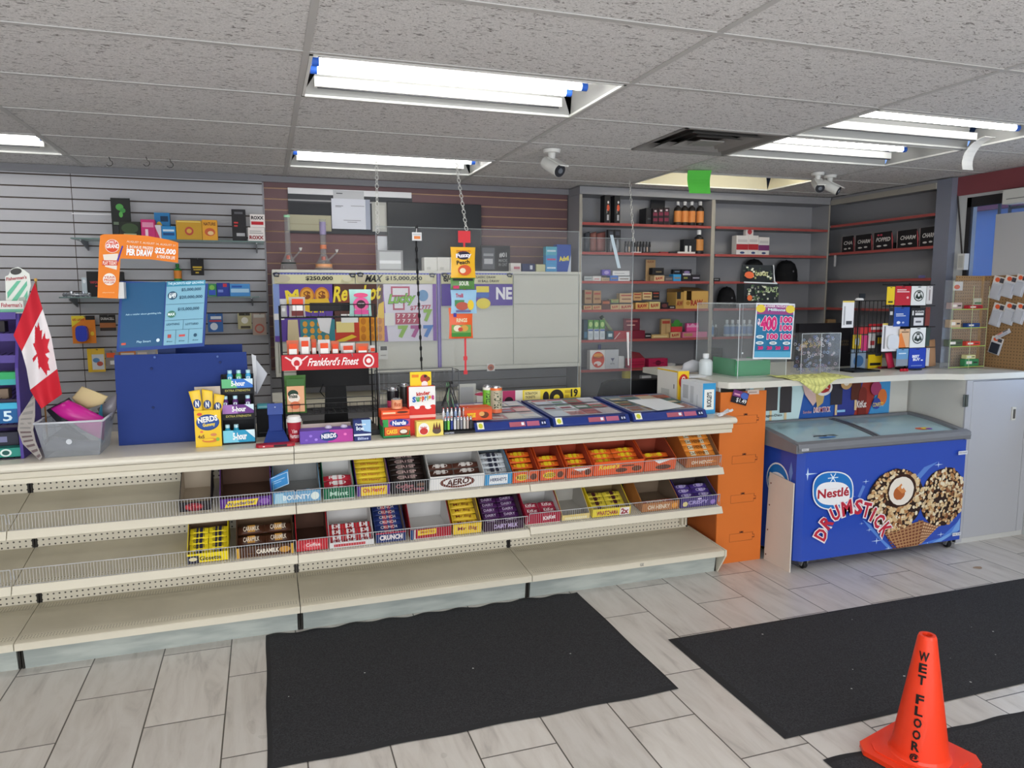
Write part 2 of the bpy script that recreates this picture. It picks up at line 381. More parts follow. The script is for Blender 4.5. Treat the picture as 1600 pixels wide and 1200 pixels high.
# ---- light fixtures
white_in = mat('#f0f0ec', .35); tubem = mat('#fffdf8', .4, 0, TUBE, name='lit_tube'); blue = mat('#2f62c8', .4)
LABL = {(0, 0): 'large ceiling troffer with three bare lit tubes and blue end caps, over the counter', (0, 3): 'far ceiling troffer above the two hanging chains, near the brown slat wall',
        (2, 0): 'ceiling troffer at the right edge with one lit tube, above the curved white plastic bracket', (2, 1): 'ceiling troffer right of the air vent with one lit tube',
        (2, 3): 'cream glowing open ceiling troffer behind the green hanging paper', (-2, 3): 'ceiling troffer cut off at the left edge above the grey slat wall'}
def troffer(i, j, ntube):
    x0, x1, y0, y1 = GX(i)+.013, GX(i+1)-.013, GY(j)+.013, GY(j+1)-.013; D = .10; z = HC
    t = empty('ceiling_light', ((x0+x1)/2, (y0+y1)/2, HC), LABL.get((i, j), 'ceiling troffer in the shop behind the viewer'), 'ceiling light', 'recessed fluorescent ceiling lights' if (i, j) not in LABL else None)
    inner = mat('#b4b4b2', .5) if ntube else mat('#e6dfc4', .5)
    mb = MB(); s = .07
    mb.quad((x0+s, y0+s, z+D), (x1-s, y0+s, z+D), (x1-s, y1-s, z+D), (x0+s, y1-s, z+D), inner)
    mb.quad((x0, y0, z), (x1, y0, z), (x1-s, y0+s, z+D), (x0+s, y0+s, z+D), inner); mb.quad((x0, y1, z), (x1, y1, z), (x1-s, y1-s, z+D), (x0+s, y1-s, z+D), inner)
    mb.quad((x0, y0, z), (x0, y1, z), (x0+s*.3, y1-s, z+D), (x0+s*.3, y0+s, z+D), inner); mb.quad((x1, y0, z), (x1, y1, z), (x1-s*.3, y1-s, z+D), (x1-s*.3, y0+s, z+D), inner)
    part(mb, 'housing', t)
    mb = MB(); rm = mat('#eeeeea', .4)
    for a in ((x0, y0, x1, y0+.012), (x0, y1-.012, x1, y1), (x0, y0, x0+.012, y1), (x1-.012, y0, x1, y1)): mb.box(a[0], a[1], z-.006, a[2], a[3], z+.004, rm)
    part(mb, 'rim', t)
    W = y1-y0
    ys = {3: (.13, .42, .6), 2: (.28, .55), 1: (.42,) if j == 0 else (.5,), 0: (.14,)}[ntube]
    for q, fy in enumerate(ys):
        y = y0+W*fy; zz = z+.045
        a, b = x0+.045, x1-.06-.03*(q if ntube == 3 else 0)
        if (i, j) == (2, 1): b = x1-.16
        mb = MB(); mb.lathe([(.016, a), (.016, b)], (0, y, zz), tubem, 12, axis='x'); tb_ = part(mb, 'fluorescent_tube', t)
        for k, (p0, p1) in enumerate(((a-.022, a+.006), (b-.006, b+.022))):
            mb = MB(); mb.lathe([(.018, p0), (.018, p1)], (0, y, zz), blue, 12, axis='x')
            mb.box(p0+.004, y-.012, zz, p1-.004, y+.012, z+D-.012, white_in); part(mb, 'end_cap', tb_)
    if ntube == 3:
        mb = MB(); y = y0+W*.27; mb.prism([(y-.03, z+D-.004), (y, z+.035), (y+.03, z+D-.004)], 0, x0+.05, x1-.08, mat('#8d8d90', .5)); part(mb, 'centre_ridge', t)
    if ntube:
        mb = MB(); y = y0+W*(.87 if ntube == 3 else .8)
        mb.box(x0+.05, y-.012, z+.02, x1-.08, y+.012, z+.06, white_in); mb.tube([(x0+.06, y-.02, z+.012), (x1-.1, y-.02, z+.012)], .003, '#45464a'); part(mb, 'ballast_cover', t)
for (i, j), n in FIX.items(): troffer(i, j, n)
# ---- air vent
x0, y0, x1, y1 = VENT; t = empty('ceiling_vent', ((x0+x1)/2, (y0+y1)/2, HC-.02), 'square four-way ceiling air vent with stepped dark louvres', 'vent')
mb = MB(); mb.box(x0+.012, y0+.012, HC+.06, x1-.012, y1-.012, HC+.07, '#2b2928'); part(mb, 'dark_backing', t)
for k in range(4):
    mb = MB(); a = .02+.075*k; s = .05; zt = HC+.03-.004*k; zb_ = HC-.006
    X0, X1, Y0, Y1 = x0+a, x1-a, y0+a, y1-a; vm = mat(['#7f7c79', '#8c8986', '#8c8986', '#9a9794'][k], .5)
    if k == 3: mb.box(X0, Y0, zb_-.002, X1, Y1, zb_+.004, vm)
    else:
        o = [(X0, Y0, zb_), (X1, Y0, zb_), (X1, Y1, zb_), (X0, Y1, zb_)]; n_ = [(X0+s, Y0+s, zt), (X1-s, Y0+s, zt), (X1-s, Y1-s, zt), (X0+s, Y1-s, zt)]
        for q in range(4): mb.quad(o[q], o[(q+1) % 4], n_[(q+1) % 4], n_[q], vm)
    part(mb, 'louvre_ring', t)
mb = MB(); f_ = mat('#8f8c89', .5)
for a in ((x0, y0, x1, y0+.022), (x0, y1-.022, x1, y1), (x0, y0, x0+.022, y1), (x1-.022, y0, x1, y1)): mb.box(a[0]+.002, a[1]+.002, HC-.007, a[2]-.002, a[3]-.002, HC-.001, f_)
part(mb, 'vent_frame', t)
# ---- cameras
def seccam(u, v, label, look, s=1.0, arm=None):
    b = at(u, v, z=HC-.004); t = empty('security_camera', b, label, 'security camera')
    cw = mat('#dfdfdb', .35)
    mb = MB(); mb.lathe([(.045*s, -.02), (.05*s, 0)], b, cw, 20); mb.lathe([(.018*s, -.06*s), (.022*s, -.018)], b, cw, 12); part(mb, 'ceiling_mount', t)
    d = Vector(look).normalized(); c = b+Vector((0, 0, -.085*s)); X = d.cross(Vector((0, 0, 1))).normalized(); Z = X.cross(d)
    T = Matrix.Translation(c) @ Matrix((X, d, Z)).transposed().to_4x4()
    mb = MB(T); mb.lathe([(.02*s, -.07*s), (.034*s, -.055*s), (.038*s, 0), (.036*s, .075*s)], (0, 0, 0), cw, 20, axis='y'); mb.box(-.03*s, -.02*s, .033*s, .03*s, .1*s, .04*s, cw); part(mb, 'camera_body', t)
    mb = MB(T); mb.lathe([(.034*s, .0755*s), (.034*s, .08*s)], (0, 0, 0), '#2d2e33', 20, axis='y'); mb.lathe([(.015*s, .081*s), (.013*s, .086*s)], (0, 0, 0), mat('#6f747c', .2), 14, axis='y')
    part(mb, 'lens', t)
seccam(862, 234, 'white bullet security camera on the ceiling between the troffer and the vent', (.35, -1, -.55), 1.1)
seccam(1278, 270, 'pair of white bullet security cameras by the shelf corner, the one turned left', (-.35, -.8, -.5), .95)
seccam(1297, 274, 'white bullet security camera of the pair by the shelf corner, the one turned right', (.5, -.7, -.5), .95)
# hooks, green paper, plastic bracket
for q, (u, v) in enumerate(((170, 245), (228, 245), (265, 248))):
    p = at(u, v, z=HC-.006); mb = MB()
    mb.tube([p+Vector((.02*math.sin(a), 0, -.02-.02*(1-math.cos(a))*.9-.0)) if k else p for k, a in enumerate([0, .3, 1, 1.8, 2.6, 3.4, 4.2])], .0025, mat('#5a5855', .4, .6))
    tag(mb.build('ceiling_hook'), ['small metal hook hanging from the ceiling at far left', 'small metal ceiling hook, middle one of three over grey slats', 'small metal ceiling hook closest to the brown wall'][q], 'hook')
p = at(1093, 266, z=HC-.008); Y = p.y
a, b_, c_, d = at(1075, 266, y=Y), at(1112, 266, y=Y), at(1109, 303, y=Y), at(1076, 302, y=Y)
mb = MB()
for k in range(8):
    t0, t1 = k/8, (k+1)/8; wv = lambda t: Vector((0, .012*math.sin(t*4), 0))
    mb.quad(a.lerp(d, t1)+wv(t1), b_.lerp(c_, t1)+wv(t1), b_.lerp(c_, t0)+wv(t0), a.lerp(d, t0)+wv(t0), mat('#5cc84a', .6))
o = mb.build('paper_sheet'); o.modifiers.new('s', 'SOLIDIFY').thickness = .001; tag(o, 'bright green paper sheet hanging from the ceiling light', 'paper')
x, y = GX(3)-.06, 3.36; mb = MB()
for k in range(9):
    t0 = k/9*1.9; t1 = (k+1)/9*1.9; R0 = .14
    P = lambda t, w_: (x+w_, y+R0*math.sin(t)-.1, HC-.0-R0*.9*(1-math.cos(t))+.03)
    mb.quad(P(t0, -.04), P(t0, .04), P(t1, .04), P(t1, -.04), mat('#dededc', .35))
o = mb.build('plastic_bracket'); o.modifiers.new('s', 'SOLIDIFY').thickness = .004; tag(o, 'curved white plastic bracket hanging off the troffer at the right', 'bracket')
# wires and switch on the right wall
mb = MB(); mb.tube([at(1488, 277, x=XR-.01), at(1496, 300, x=XR-.01), at(1499, 340, x=XR-.01), at(1503, 396, x=XR-.01)], .006, '#3a3534'); tag(mb.build('wall_cable'), 'black cable running down the wall beside the window', 'cable')
a = at(1497, 422, x=XR-.03); b_ = at(1510, 396, x=XR-.03); mb = MB(); mb.box(XR-.045, b_.y, a.z, XR-.001, a.y, b_.z, '#d4d4d0'); mb.box(XR-.0465, b_.y+.01, a.z+.015, XR-.045, a.y-.01, b_.z-.015, '#b9b9b4')
tag(mb.build('switch_box', bev=.003), 'white plastic switch box on the wall below the cable', 'switch box')
a = at(1572, 320, x=XR-.06); b_ = at(1600, 294, x=XR-.06); mb = MB(); mb.box(XR-.1, 3.3, a.z, XR-.02, a.y, b_.z, '#cfcfca'); mb.box(XR-.102, 3.3, a.z+.03, XR-.1, a.y-.03, a.z+.035, '#777777')
tag(mb.build('door_closer', bev=.006), 'white box mounted at the top of the window frame', 'box')
a = at(1557, 335, x=XR-.02); b_ = at(1553, 430, x=XR-.02); mb = MB(); mb.box(XR-.024, 2.6, 1.5, XR-.018, a.y, a.z, mat('#b9b9bb', .7)); tag(mb.build('poster_board'), 'plain grey back of a poster board covering the window', 'board')
# ================================================================== COUNTER GONDOLAS
YG = 4.02; XS = [-2.325, -1.108, .108, 1.325, 2.55]
S1F, S1B, S2F, S2B = .650, .735, .398, .462; YF = 3.65
BAYL = ['empty cream shelving bay cut off at the left edge', 'second cream shelving bay from the left, with mostly empty wire-fronted shelves',
        'cream shelving bay in the middle, above the black floor mat', 'cream shelving bay at the right end beside the orange panel']
def fence(x0, x1, y, z0, h, m):
    mb = MB()
    for z in (z0+.004, z0+h): mb.tube([(x0+.004, y, z), (x1-.004, y, z)], .0022, m, 5)
    n = int((x1-x0)/.0127)
    for k in range(n+1):
        x = x0+.004+(x1-x0-.008)*k/n; mb.box(x-.0006, y-.0006, z0, x+.0006, y+.0006, z0+h, m)
    for x in (x0+.004, x1-.004): mb.tube([(x, y, z0+h), (x, y+.012, z0+.03)], .0022, m, 4)
    return mb
WIRE = mat('#c6c7ca', .35, .35)
for k in range(4):
    x0, x1 = XS[k]+.002, XS[k+1]-.002
    t = empty('gondola_shelving', ((x0+x1)/2, YG, 0), BAYL[k], 'shelving', 'shelving bays of the counter')
    mb = MB(); mb.box(x0+.010, YG, .12, x1-.010, YG+.01, .87, MPEG); part(mb, 'pegboard_back', t)
    for a, b in ((x0, x0+.008), (x1-.008, x1)): mb = MB(); mb.box(a, YG-.004, 0, b, YG+.03, .87, '#2a2724'); part(mb, 'slotted_upright', t)
    dz = .012 if k == 3 else 0
    for (zf, zb) in ((S1F, S1B), (S2F+dz, S2B+dz)):
        mb = MB(); th = .014
        mb.add([(x0, YF+.004, zf), (x1, YF+.004, zf), (x1, YG-.006, zb), (x0, YG-.006, zb), (x0, YF+.004, zf-th), (x1, YF+.004, zf-th), (x1, YG-.006, zb-th), (x0, YG-.006, zb-th)],
               [(0, 1, 2, 3), (7, 6, 5, 4), (4, 5, 1, 0), (6, 7, 3, 2), (1, 5, 6, 2), (0, 3, 7, 4)], MDECK)
        pd = peg_mat('shelf_perforation', '#d8d1be', '#6b6355', .0127, .2, 'xy')
        mb.add([(x0+.01, YF+.01, zf+.0012), (x1-.01, YF+.01, zf+.0012), (x1-.01, YF+.05, zf+.0105), (x0+.01, YF+.05, zf+.0105)], [(0, 1, 2, 3)], pd)
        sh = part(mb, 'shelf', t)
        mb = MB(); mb.prism([(YF, zf+.006), (YF-.016, zf-.03), (YF-.012, zf-.034), (YF+.006, zf-.016), (YF+.006, zf+.006)], 0, x0, x1, CR); part(mb, 'price_rail', sh)
        part(fence(x0, x1, YF+.014, zf, .078, WIRE), 'wire_fence', sh)
    mb = MB(); mb.prism([(3.61, .155), (3.61, .128), (3.622, .12), (3.63, .12), (3.63, .145), (YG-.006, .172), (YG-.006, .18), (3.63, .158)], 0, x0, x1, MDECK)
    mb.box(x0, 3.607, .122, x1, 3.6105, .153, CR)
    pd = peg_mat('deck_perforation', '#d8d1be', '#6b6355', .0127, .2, 'xy')
    for y0_, y1_, f0, f1 in ((3.635, 3.675, .02, .12), (3.95, 3.99, .9, .99)):
        zz = lambda y: .158+(y-3.63)/(YG-3.636)*.022+.0012
        mb.add([(x0+.01, y0_, zz(y0_)), (x1-.01, y0_, zz(y0_)), (x1-.01, y1_, zz(y1_)), (x0+.01, y1_, zz(y1_))], [(0, 1, 2, 3)], pd)
    part(mb, 'base_deck', t)
    mb = MB(); mb.add([(x0+.012, 3.672, .12), (x1-.012, 3.672, .12), (x1-.012, 3.69, 0), (x0+.012, 3.69, 0), (x0+.012, 3.70, .12), (x1-.012, 3.70, .12), (x1-.012, 3.71, 0), (x0+.012, 3.71, 0)],
                       [(3, 2, 1, 0), (4, 5, 6, 7), (0, 1, 5, 4), (7, 6, 2, 3), (1, 2, 6, 5), (0, 4, 7, 3)], MKICK)
    part(mb, 'kick_plate', t)
    for a, b in ((x0, x0+.009), (x1-.009, x1)): mb = MB(); mb.box(a, 3.69, 0, b, 3.72, .12, '#26231f'); part(mb, 'foot_upright', t)
    mb = MB(); mb.box(x0, YG+.012, 0, x1, YG+.024, .87, CR); part(mb, 'rear_panel', t)
    if k == 3:
        mb = MB(); mb.prism([(3.60, .16), (3.60, .125), (3.68, .0), (3.72, .0), (3.72, .1), (YG, .14), (YG, .185)], 0, x1+.001, x1+.012, CR, )
        part(mb, 'end_bracket', t)
        mb = MB(); p = at(1003, 876, y=3.606); mb.art((p.x-.014, 3.606, .128), (.028, 0, 0), (0, 0, .02), [('r', 0, 0, 1, 1, '#cfcabb'), ('t', 'GE', .1, .1, .9, .9, '#333333')]); part(mb, 'small_sticker', t)
        
        for a, b in ((.06, .045), (.035, .022)): mb = MB(); mb.box(x1-a, YG-.03, .2, x1-b, YG-.006, .87, CR); part(mb, 'end_upright', t)
# worktops: rounded front nose and vertical apron
def worktop(x0, x1, label, right_end):
    t = empty('countertop', ((x0+x1)/2, 3.9, .87), label, 'countertop')
    prof = [(3.66, .965), (3.60, .965), (3.588, .962), (3.578, .953), (3.576, .942), (3.580, .934), (3.592, .928), (3.62, .926), (4.30, .926), (4.30, .965)]
    mb = MB(); mb.prism(prof, 0, x0, x1, mat('#ddd7c8', .3)); part(mb, 'top_board', t)
    mb = MB(); mb.prism([(3.598, .925), (3.60, .900), (3.612, .892), (3.608, .873), (3.625, .870), (3.625, .925)], 0, x0, x1-(.012 if right_end else 0), CR)
    if right_end: mb.box(x1-.012, 3.625, .872, x1, 4.3, .925, CR)
    part(mb, 'front_apron', t)
worktop(-2.3, .1045, 'left stretch of the long cream countertop, from the flag to the red tray', False)
worktop(.1075, 2.585, 'right stretch of the long cream countertop, from the paper cup to the orange panel', True)
# ================================================================== FLOOR THINGS
MATM = speckle('black_mat_pile', '#19191b', '#3a3a3e', 200, .95, .35, .7, bump=.8)
MATB = mat('#2a2a2c', .8)
def floormat(name, x0, y0, x1, y1, label, wavy=0, th=.008):
    nx, ny = 90, 40; mb = MB(); v = []; f = []
    t = empty(name, ((x0+x1)/2, (y0+y1)/2, 0), label, 'floor mat')
    def P(i, j):
        X = x0+(x1-x0)*i/nx; Y = y0+(y1-y0)*j/ny
        ft = (j/ny)**8; Y += wavy*ft*(math.sin(i*.62)+.5*math.sin(i*.27+1)); Y += wavy*.35*(1-j/ny)**8*math.sin(i*.3)
        if wavy: X += .002*math.sin(j*.3)*( (i/nx)**6+(1-i/nx)**6)
        e = min(i, nx-i, j, ny-j); return (X, Y, th if e > 0 else .003)
    for j in range(ny+1):
        for i in range(nx+1): v.append(P(i, j))
    fi = []; fb = []
    for j in range(ny):
        for i in range(nx):
            q = (j*(nx+1)+i, j*(nx+1)+i+1, (j+1)*(nx+1)+i+1, (j+1)*(nx+1)+i)
            (fb if i in (0, nx-1) or j in (0, ny-1) else fi).append(q)
    mb.add(v, fi, MATM, True); part(mb, 'pile', t)
    mb = MB(); mb.add(v, fb, MATB); part(mb, 'rubber_border', t)
floormat('floor_mat', -.058, 2.575, 1.615, 3.668, 'black floor mat with a wavy far edge in front of the middle shelving', .011)
floormat('floor_mat', 1.805, 2.135, 4.75, 2.99, 'large flat black floor mat in front of the ice cream freezer')
floormat('floor_mat', 1.852, .85, 4.2, 1.985, 'black floor mat under the orange cone at the bottom right', .004)
mb = MB(); rnd = random.Random(3)
for _ in range(16):
    x, y, s = rnd.choice([(rnd.uniform(0, 1.5), rnd.uniform(2.7, 3.5)), (rnd.uniform(1.9, 3.6), rnd.uniform(2.2, 2.9))])+(rnd.uniform(.002, .0055),)
    mb.poly([(x+s*math.cos(a)*rnd.uniform(.6, 1.3), y+s*math.sin(a), .0092+.0006*(a > 3)) for a in (0, 1, 2, 3, 4, 5)], '#c9c7c2')
tag(mb.build('paper_crumbs'), 'tiny pale crumbs scattered on the black floor mats', 'crumbs', kind='stuff')
p = at(1528, 887, z=.001); mb = MB(); mb.poly([(p.x+.03*math.cos(a)*(1+.3*math.sin(3*a)), p.y+.02*math.sin(a), .0012) for a in [k*.5 for k in range(12)]], '#a48c76'); tag(mb.build('floor_stain'), 'small brown stain on the floor tiles right of the freezer', 'stain')
# ---- cone
cb = at(1443, 1192, z=0); cx, cy = cb.x, cb.y+.02
OR = mat('#f0401f', .45, coat=.2)
t = empty('traffic_cone', (cx, cy, .0085), 'bright orange cone with black lettering down its side, standing on the mat', 'traffic cone')
ztop = at(1447, 992, y=cy).z
mb = MB(); R0, R1 = .098, .031; zb = .035; n = 40
prof = [(R0+.012, zb-.008), (R0, zb), (R0*.96, zb+.01)]+[(R0*.96+(R1-R0*.96)*k/12, zb+.01+(ztop-.01-zb-.01)*k/12) for k in range(1, 13)]+[(R1-.004, ztop), (R1-.014, ztop), (R1-.016, ztop-.03)]
mb.lathe(prof, (cx, cy, 0), OR, n, cap=False); part(mb, 'cone_body', t)
mb = MB(); a = .158; c = .04; o = [(a, -a+c), (a, a-c), (a-c, a), (-a+c, a), (-a, a-c), (-a, -a+c), (-a+c, -a), (a-c, -a)]
rot = .25; o = [(x*math.cos(rot)-y*math.sin(rot), x*math.sin(rot)+y*math.cos(rot)) for x, y in o]
mb.prism([(cx+x, cy+y) for x, y in o], 2, .0095, .027, OR); mb.prism([(cx+x*.8, cy+y*.8) for x, y in o], 2, .027, .031, OR); part(mb, 'square_base', t, bev=.006)
mb = MB(); va = math.atan2(-cy, -cx)-.15   # faces the aisle
chars = [(c_, .033) for c_ in 'WET']+[(' ', .02)]+[(c_, .033) for c_ in 'FLOOR']+[('(((', .03)]
z = ztop-.05
for ch, h in chars:
    H_ = (z-.045)/(ztop-.045); 
    if ch != ' ':
        r = R1+(R0*.96-R1)*(1-(z-h/2-zb)/(ztop-zb))+.0012; wv = .026
        v, f, asp = text_mesh(ch if ch != '(((' else '@', .035); vv = []
        wv = {'W': .034, '(((': .032}.get(ch, .026)
        for X, Y in v:
            zz = z-h+Y*h; rr = R1+(R0*.96-R1)*(1-(zz-zb-.01)/(ztop-.02-zb))+.0026; ang = va+(X-.5)*wv/rr
            vv.append((cx+rr*math.cos(ang), cy+rr*math.sin(ang), zz))
        mb.add(vv, f, '#1a1512')
    z -= h+.008
part(mb, 'lettering', t)
# ================================================================== ORANGE END PANEL
mb = MB(); t = empty('orange_display', (2.77, 3.8, 0), 'tall orange panel with perforated tab slots beside the gondola end', 'display panel')
om = mat('#d9752f', .6); yo = 3.775
mb.box(2.603, yo, 0, 2.934, yo+.01, 1.085, om); mb.box(2.603, yo+.01, 0, 2.613, 4.2, 1.085, mat('#b8602a', .6)); part(mb, 'orange_board', t)
for v_ in (655, 717, 778, 838):
    z = at(1160, v_, y=yo).z; mb = MB(); bl = '#8a4420'
    pts = [(2.70, z-.028), (2.70, z+.022), (2.772, z+.022), (2.78, z+.034), (2.794, z+.034), (2.80, z+.022), (2.87, z+.022), (2.872, z+.006), (2.884, z+.004), (2.884, z-.008), (2.868, z-.014), (2.868, z-.028)]
    for a_, b_ in zip(pts, pts[1:]+pts[:1]):
        mb.box(min(a_[0], b_[0])-.0008, yo-.0008, min(a_[1], b_[1])-.0008, max(a_[0], b_[0])+.0008, yo, max(a_[1], b_[1])+.0008, bl)
    mb.poly([(2.778, yo-.001, z+.023), (2.796, yo-.001, z+.023), (2.792, yo-.001, z+.034), (2.782, yo-.001, z+.034)], '#3c2015')
    part(mb, 'tab_slot', t)
o = flat('price_tag', 'purple and black price tag card stuck at the top of the orange panel', 'price tag', (1141, 611, 1166, 631), yo-.012, [('r', 0, 0, 1, .5, '#1d1b22'), ('r', 0, .5, .55, 1, '#7b3a78'), ('e', .75, .7, .24, .25, '#4a6ac0'), ('t', '$1.49', .3, .08, .95, .45, '#f0f0f0'), ('r', .08, .62, .45, .75, '#e0a0c0')], '#55406a')
o.rotation_euler = (0, .28, 0)
flat('price_tag', 'plain pale tag stuck at the top right of the orange panel', 'price tag', (1168, 609, 1186, 616), yo-.004, [('r', .1, .3, .8, .6, '#b09a90')], '#d9c8bc')
# ================================================================== RAISED COUNTER
ZC = 1.15
t = empty('service_counter', (3.6, 4.0, 0), 'raised white counter behind the freezer, holding the wire racks', 'counter')
mb = MB(); cw = mat('#d9d7cd', .35)
out = [(2.60, 4.75), (2.60, 3.80), (2.63, 3.735), (2.70, 3.715), (4.0, 3.713), (4.14, 3.70), (4.26, 3.66), (4.35, 3.60), (XR-.004, 3.56), (XR-.004, 4.26), (4.89, 4.26), (4.89, 4.75)]
mb.prism(out, 2, ZC-.038, ZC, cw); part(mb, 'counter_slab', t, bev=.008)
mb = MB(); pm = mat('#cfcfc9', .5)
mb.box(2.96, 4.02, 0, 4.33, 4.04, ZC-.039, pm); mb.box(2.62, 4.32, 0, 2.98, 4.34, ZC-.039, pm); mb.box(2.62, 3.82, .5, 2.632, 4.32, ZC-.039, pm); mb.box(2.96, 4.04, 0, 2.98, 4.32, ZC-.039, pm); part(mb, 'counter_wall', t)
# cabinet under it at the right
t = empty('storage_cabinet', (4.66, 3.6, 0), 'light grey cabinet with two doors at the far right under the counter', 'cabinet')
gc = mat('#b4b5ba', .45); yc = 3.575
mb = MB(); mb.box(4.350, yc+.012, .012, 4.363, 4.30, ZC-.04, pm); mb.box(4.363, yc+.03, .012, XR-.005, 4.30, ZC-.04, gc); mb.box(4.350, yc+.0, .012, 4.40, yc+.0115, ZC-.04, gc); part(mb, 'body', t)
for (a_, b_) in ((4.403, 4.90), (4.905, XR-.006)):
    mb = MB(); mb.box(a_, yc, .035, b_, yc+.022, ZC-.05, gc); d = part(mb, 'door', t, bev=.003)
    if b_ > 4.85 and a_ < 4.5:
        p = at(1583, 646, y=yc); mb = MB(); mb.box(p.x-.018, yc-.006, p.z-.045, p.x+.018, yc-.0005, p.z+.045, '#cfcdc4'); mb.box(p.x-.008, yc-.0075, p.z-.034, p.x+.012, yc-.006, p.z+.03, '#55524d'); part(mb, 'recessed_pull', d)
        p = at(1508, 626, y=yc); mb = MB(); mb.box(p.x-.02, yc-.006, p.z-.04, p.x+.022, yc-.0005, p.z+.04, mat('#7d8480', .3, .7)); mb.lathe([(.006, -.04), (.006, .04)], (p.x, yc-.008, p.z), mat('#4d5250', .3, .8), 8); part(mb, 'hinge', d)
mb = MB(); mb.box(4.350, yc+.006, 0, XR-.005, yc+.03, .034, '#c9c9c6'); part(mb, 'toe_rail', t)
# ice cream poster
y = 4.017; x0, x1 = 2.985, 4.16; z0, z1 = .78, 1.105
NV, LB = '#2c5aa8', '#bfe0ea'
ops = [('r', 0, 0, .42, 1, '#c9e3e4'), ('p', [(.385, 1), (1, 1), (1, 0), (.33, 0)], NV), ('p', [(.80, 1), (.93, 1), (.82, 0), (.71, 0)], '#a03a30'), ('p', [(.93, 1), (1, 1), (1, 0), (.83, 0)], '#4a9ad6'), ('p', [(.63, 1), (.80, 1), (.72, .0), (.57, 0)], '#343f8e')]
for cx_, cy_, c_, w_ in ((.06, .72, '#d8c9b0', .033), (.145, .68, '#4b4443', .045), (.245, .62, '#3f3a3b', .04), (.60, .72, '#33303a', .042), (.74, .8, '#5b2d1d', .035), (.79, .45, '#7c2d24', .03)):
    ops += [('r', cx_-w_, cy_-.28, cx_+w_, cy_+.2, c_), ('e', cx_, cy_+.2, w_, .14, c_), ('r', cx_-.008, cy_-.5, cx_+.008, cy_-.28, '#e1c79a')]
ops += [('t', 'Haagen-Dazs', .08, .26, .22, .33, '#3a3530'), ('e', .1, .12, .03, .07, '#b8755a'), ('e', .17, .1, .028, .07, '#8c5038'), ('e', .22, .14, .02, .06, '#c99070'),
        ('p', [(.35, .9), (.44, .95), (.47, .6), (.43, .45), (.37, .7)], '#d7b6ad'), ('p', [(.44, .8), (.52, .9), (.5, .5), (.46, .4)], '#c8ab6a'), ('e', .43, .85, .035, .1, '#e6d6d0'),
        ('e', .50, .82, .062, .17, '#f1ece6'), ('e', .50, .84, .048, .13, '#b83a38'), ('t', 'REAL', .465, .8, .535, .88, '#f3efe8'), ('t', 'CANADIAN', .46, .72, .54, .78, '#b83a38'),
        ('t', 'DRUMSTICK', .435, .3, .555, .42, '#f2eeee', .03), ('t', 'DRUMSTICK', .44, .31, .55, .41, '#b02f3c', .005), ('t', 'KitKat', .745, .35, .815, .5, '#f4ebe6', .02), ('r', .60, .28, .66, .33, '#8fc3e8'),
        ('t', 'Sundae', .36, .3, .42, .36, '#cc999b'), ('e', .66, .88, .04, .12, '#c8a06a'), ('e', .66, .9, .02, .06, '#f0e4d0'), ('e', .88, .75, .04, .15, '#a8406a'), ('e', .93, .55, .035, .18, '#d9763a'), ('e', .89, .42, .03, .12, '#3a4aa0'), ('t', 'CONFETTI', .86, .35, .94, .44, '#f0d860')]
mb = MB(); mb.box(x0, y-.003, z0, x1, y, z1, '#bcd8dc'); mb.art((x0, y-.003, z0), (x1-x0, 0, 0), (0, 0, z1-z0), ops)
tag(mb.build('ice_cream_poster'), 'wide ice cream bar poster on the counter wall behind the freezer', 'poster')
# ================================================================== FREEZER
FX0, FX1, FY0, FY1 = 3.0, 4.325, 3.52, 4.0
t = empty('chest_freezer', ((FX0+FX1)/2, 3.76, 0), 'blue chest freezer with curved glass lids and an ice cream cone picture', 'freezer')
FB = mat('#2d4fb6', .35, coat=.3)
mb = MB(); ch = .035
mb.prism([(FX0, FY0+ch), (FX0+ch, FY0), (FX1-.012, FY0), (FX1, FY0+.012), (FX1, FY1), (FX0, FY1)], 2, .058, .735, FB); part(mb, 'cabinet_body', t)
rim = mat('#7b7d82', .5)
ZR = lambda y: 775e-3+.058*math.sin(min(1, (y-FY0)/(FY1-FY0))*PI/2)
YN = [FY0-.012+(FY1-FY0+.012)*k/10 for k in range(11)]
RX0, RX1 = 2.955, 4.334
def curved(xa, xb, ya, yb, dz, th, m, mb=None):
    mb = mb or MB(); ys = [ya+(yb-ya)*k/10 for k in range(11)]
    out = [(y, ZR(y)+dz) for y in ys]+[(y, ZR(y)+dz-th) for y in ys[::-1]]
    return mb.prism(out, 0, xa, xb, m)
mb = MB(); ya, yb = FY0-.012, FY1
# rim ring: front bar, side bars, back bar
mb.prism([(ya-.006, .745), (ya-.01, .765), (ya-.004, .79), (ya+.03, .80), (ya+.045, .795), (ya+.045, .735), (ya+.01, .735)], 0, RX0+.01, RX1-.01, rim)
for xa, xb in ((RX0, RX0+.05), (RX1-.05, RX1)):
    out = [(y, ZR(y)+.012) for y in YN]+[(FY1, .735), (ya, .735)]; mb.prism(out, 0, xa, xb, rim)
mb.box(RX0, FY1-.03, .735, RX1, FY1, ZR(FY1)+.012, rim); mb.box(RX0+.05, ya+.045, .66, RX0+.06, FY1-.03, .79, '#dfe4e6'); part(mb, 'top_rim', t)
mb = MB()
for k in range(4): pass
mb.box(RX0+.06, ya+.05, .60, RX1-.06, FY1-.04, .61, '#e4f6fa'); mb.box(RX0+.06, ya+.045, .45, RX0+.065, FY1-.04, .78, '#e6f4f7'); mb.box(RX1-.065, ya+.045, .45, RX1-.06, FY1-.04, .78, '#e6f4f7')
mb.box(RX0+.06, FY1-.04, .45, RX1-.06, FY1-.035, .79, '#e6f4f7'); mb.box(RX0+.06, ya+.045, .45, RX1-.06, ya+.05, .78, '#e6f4f7'); 
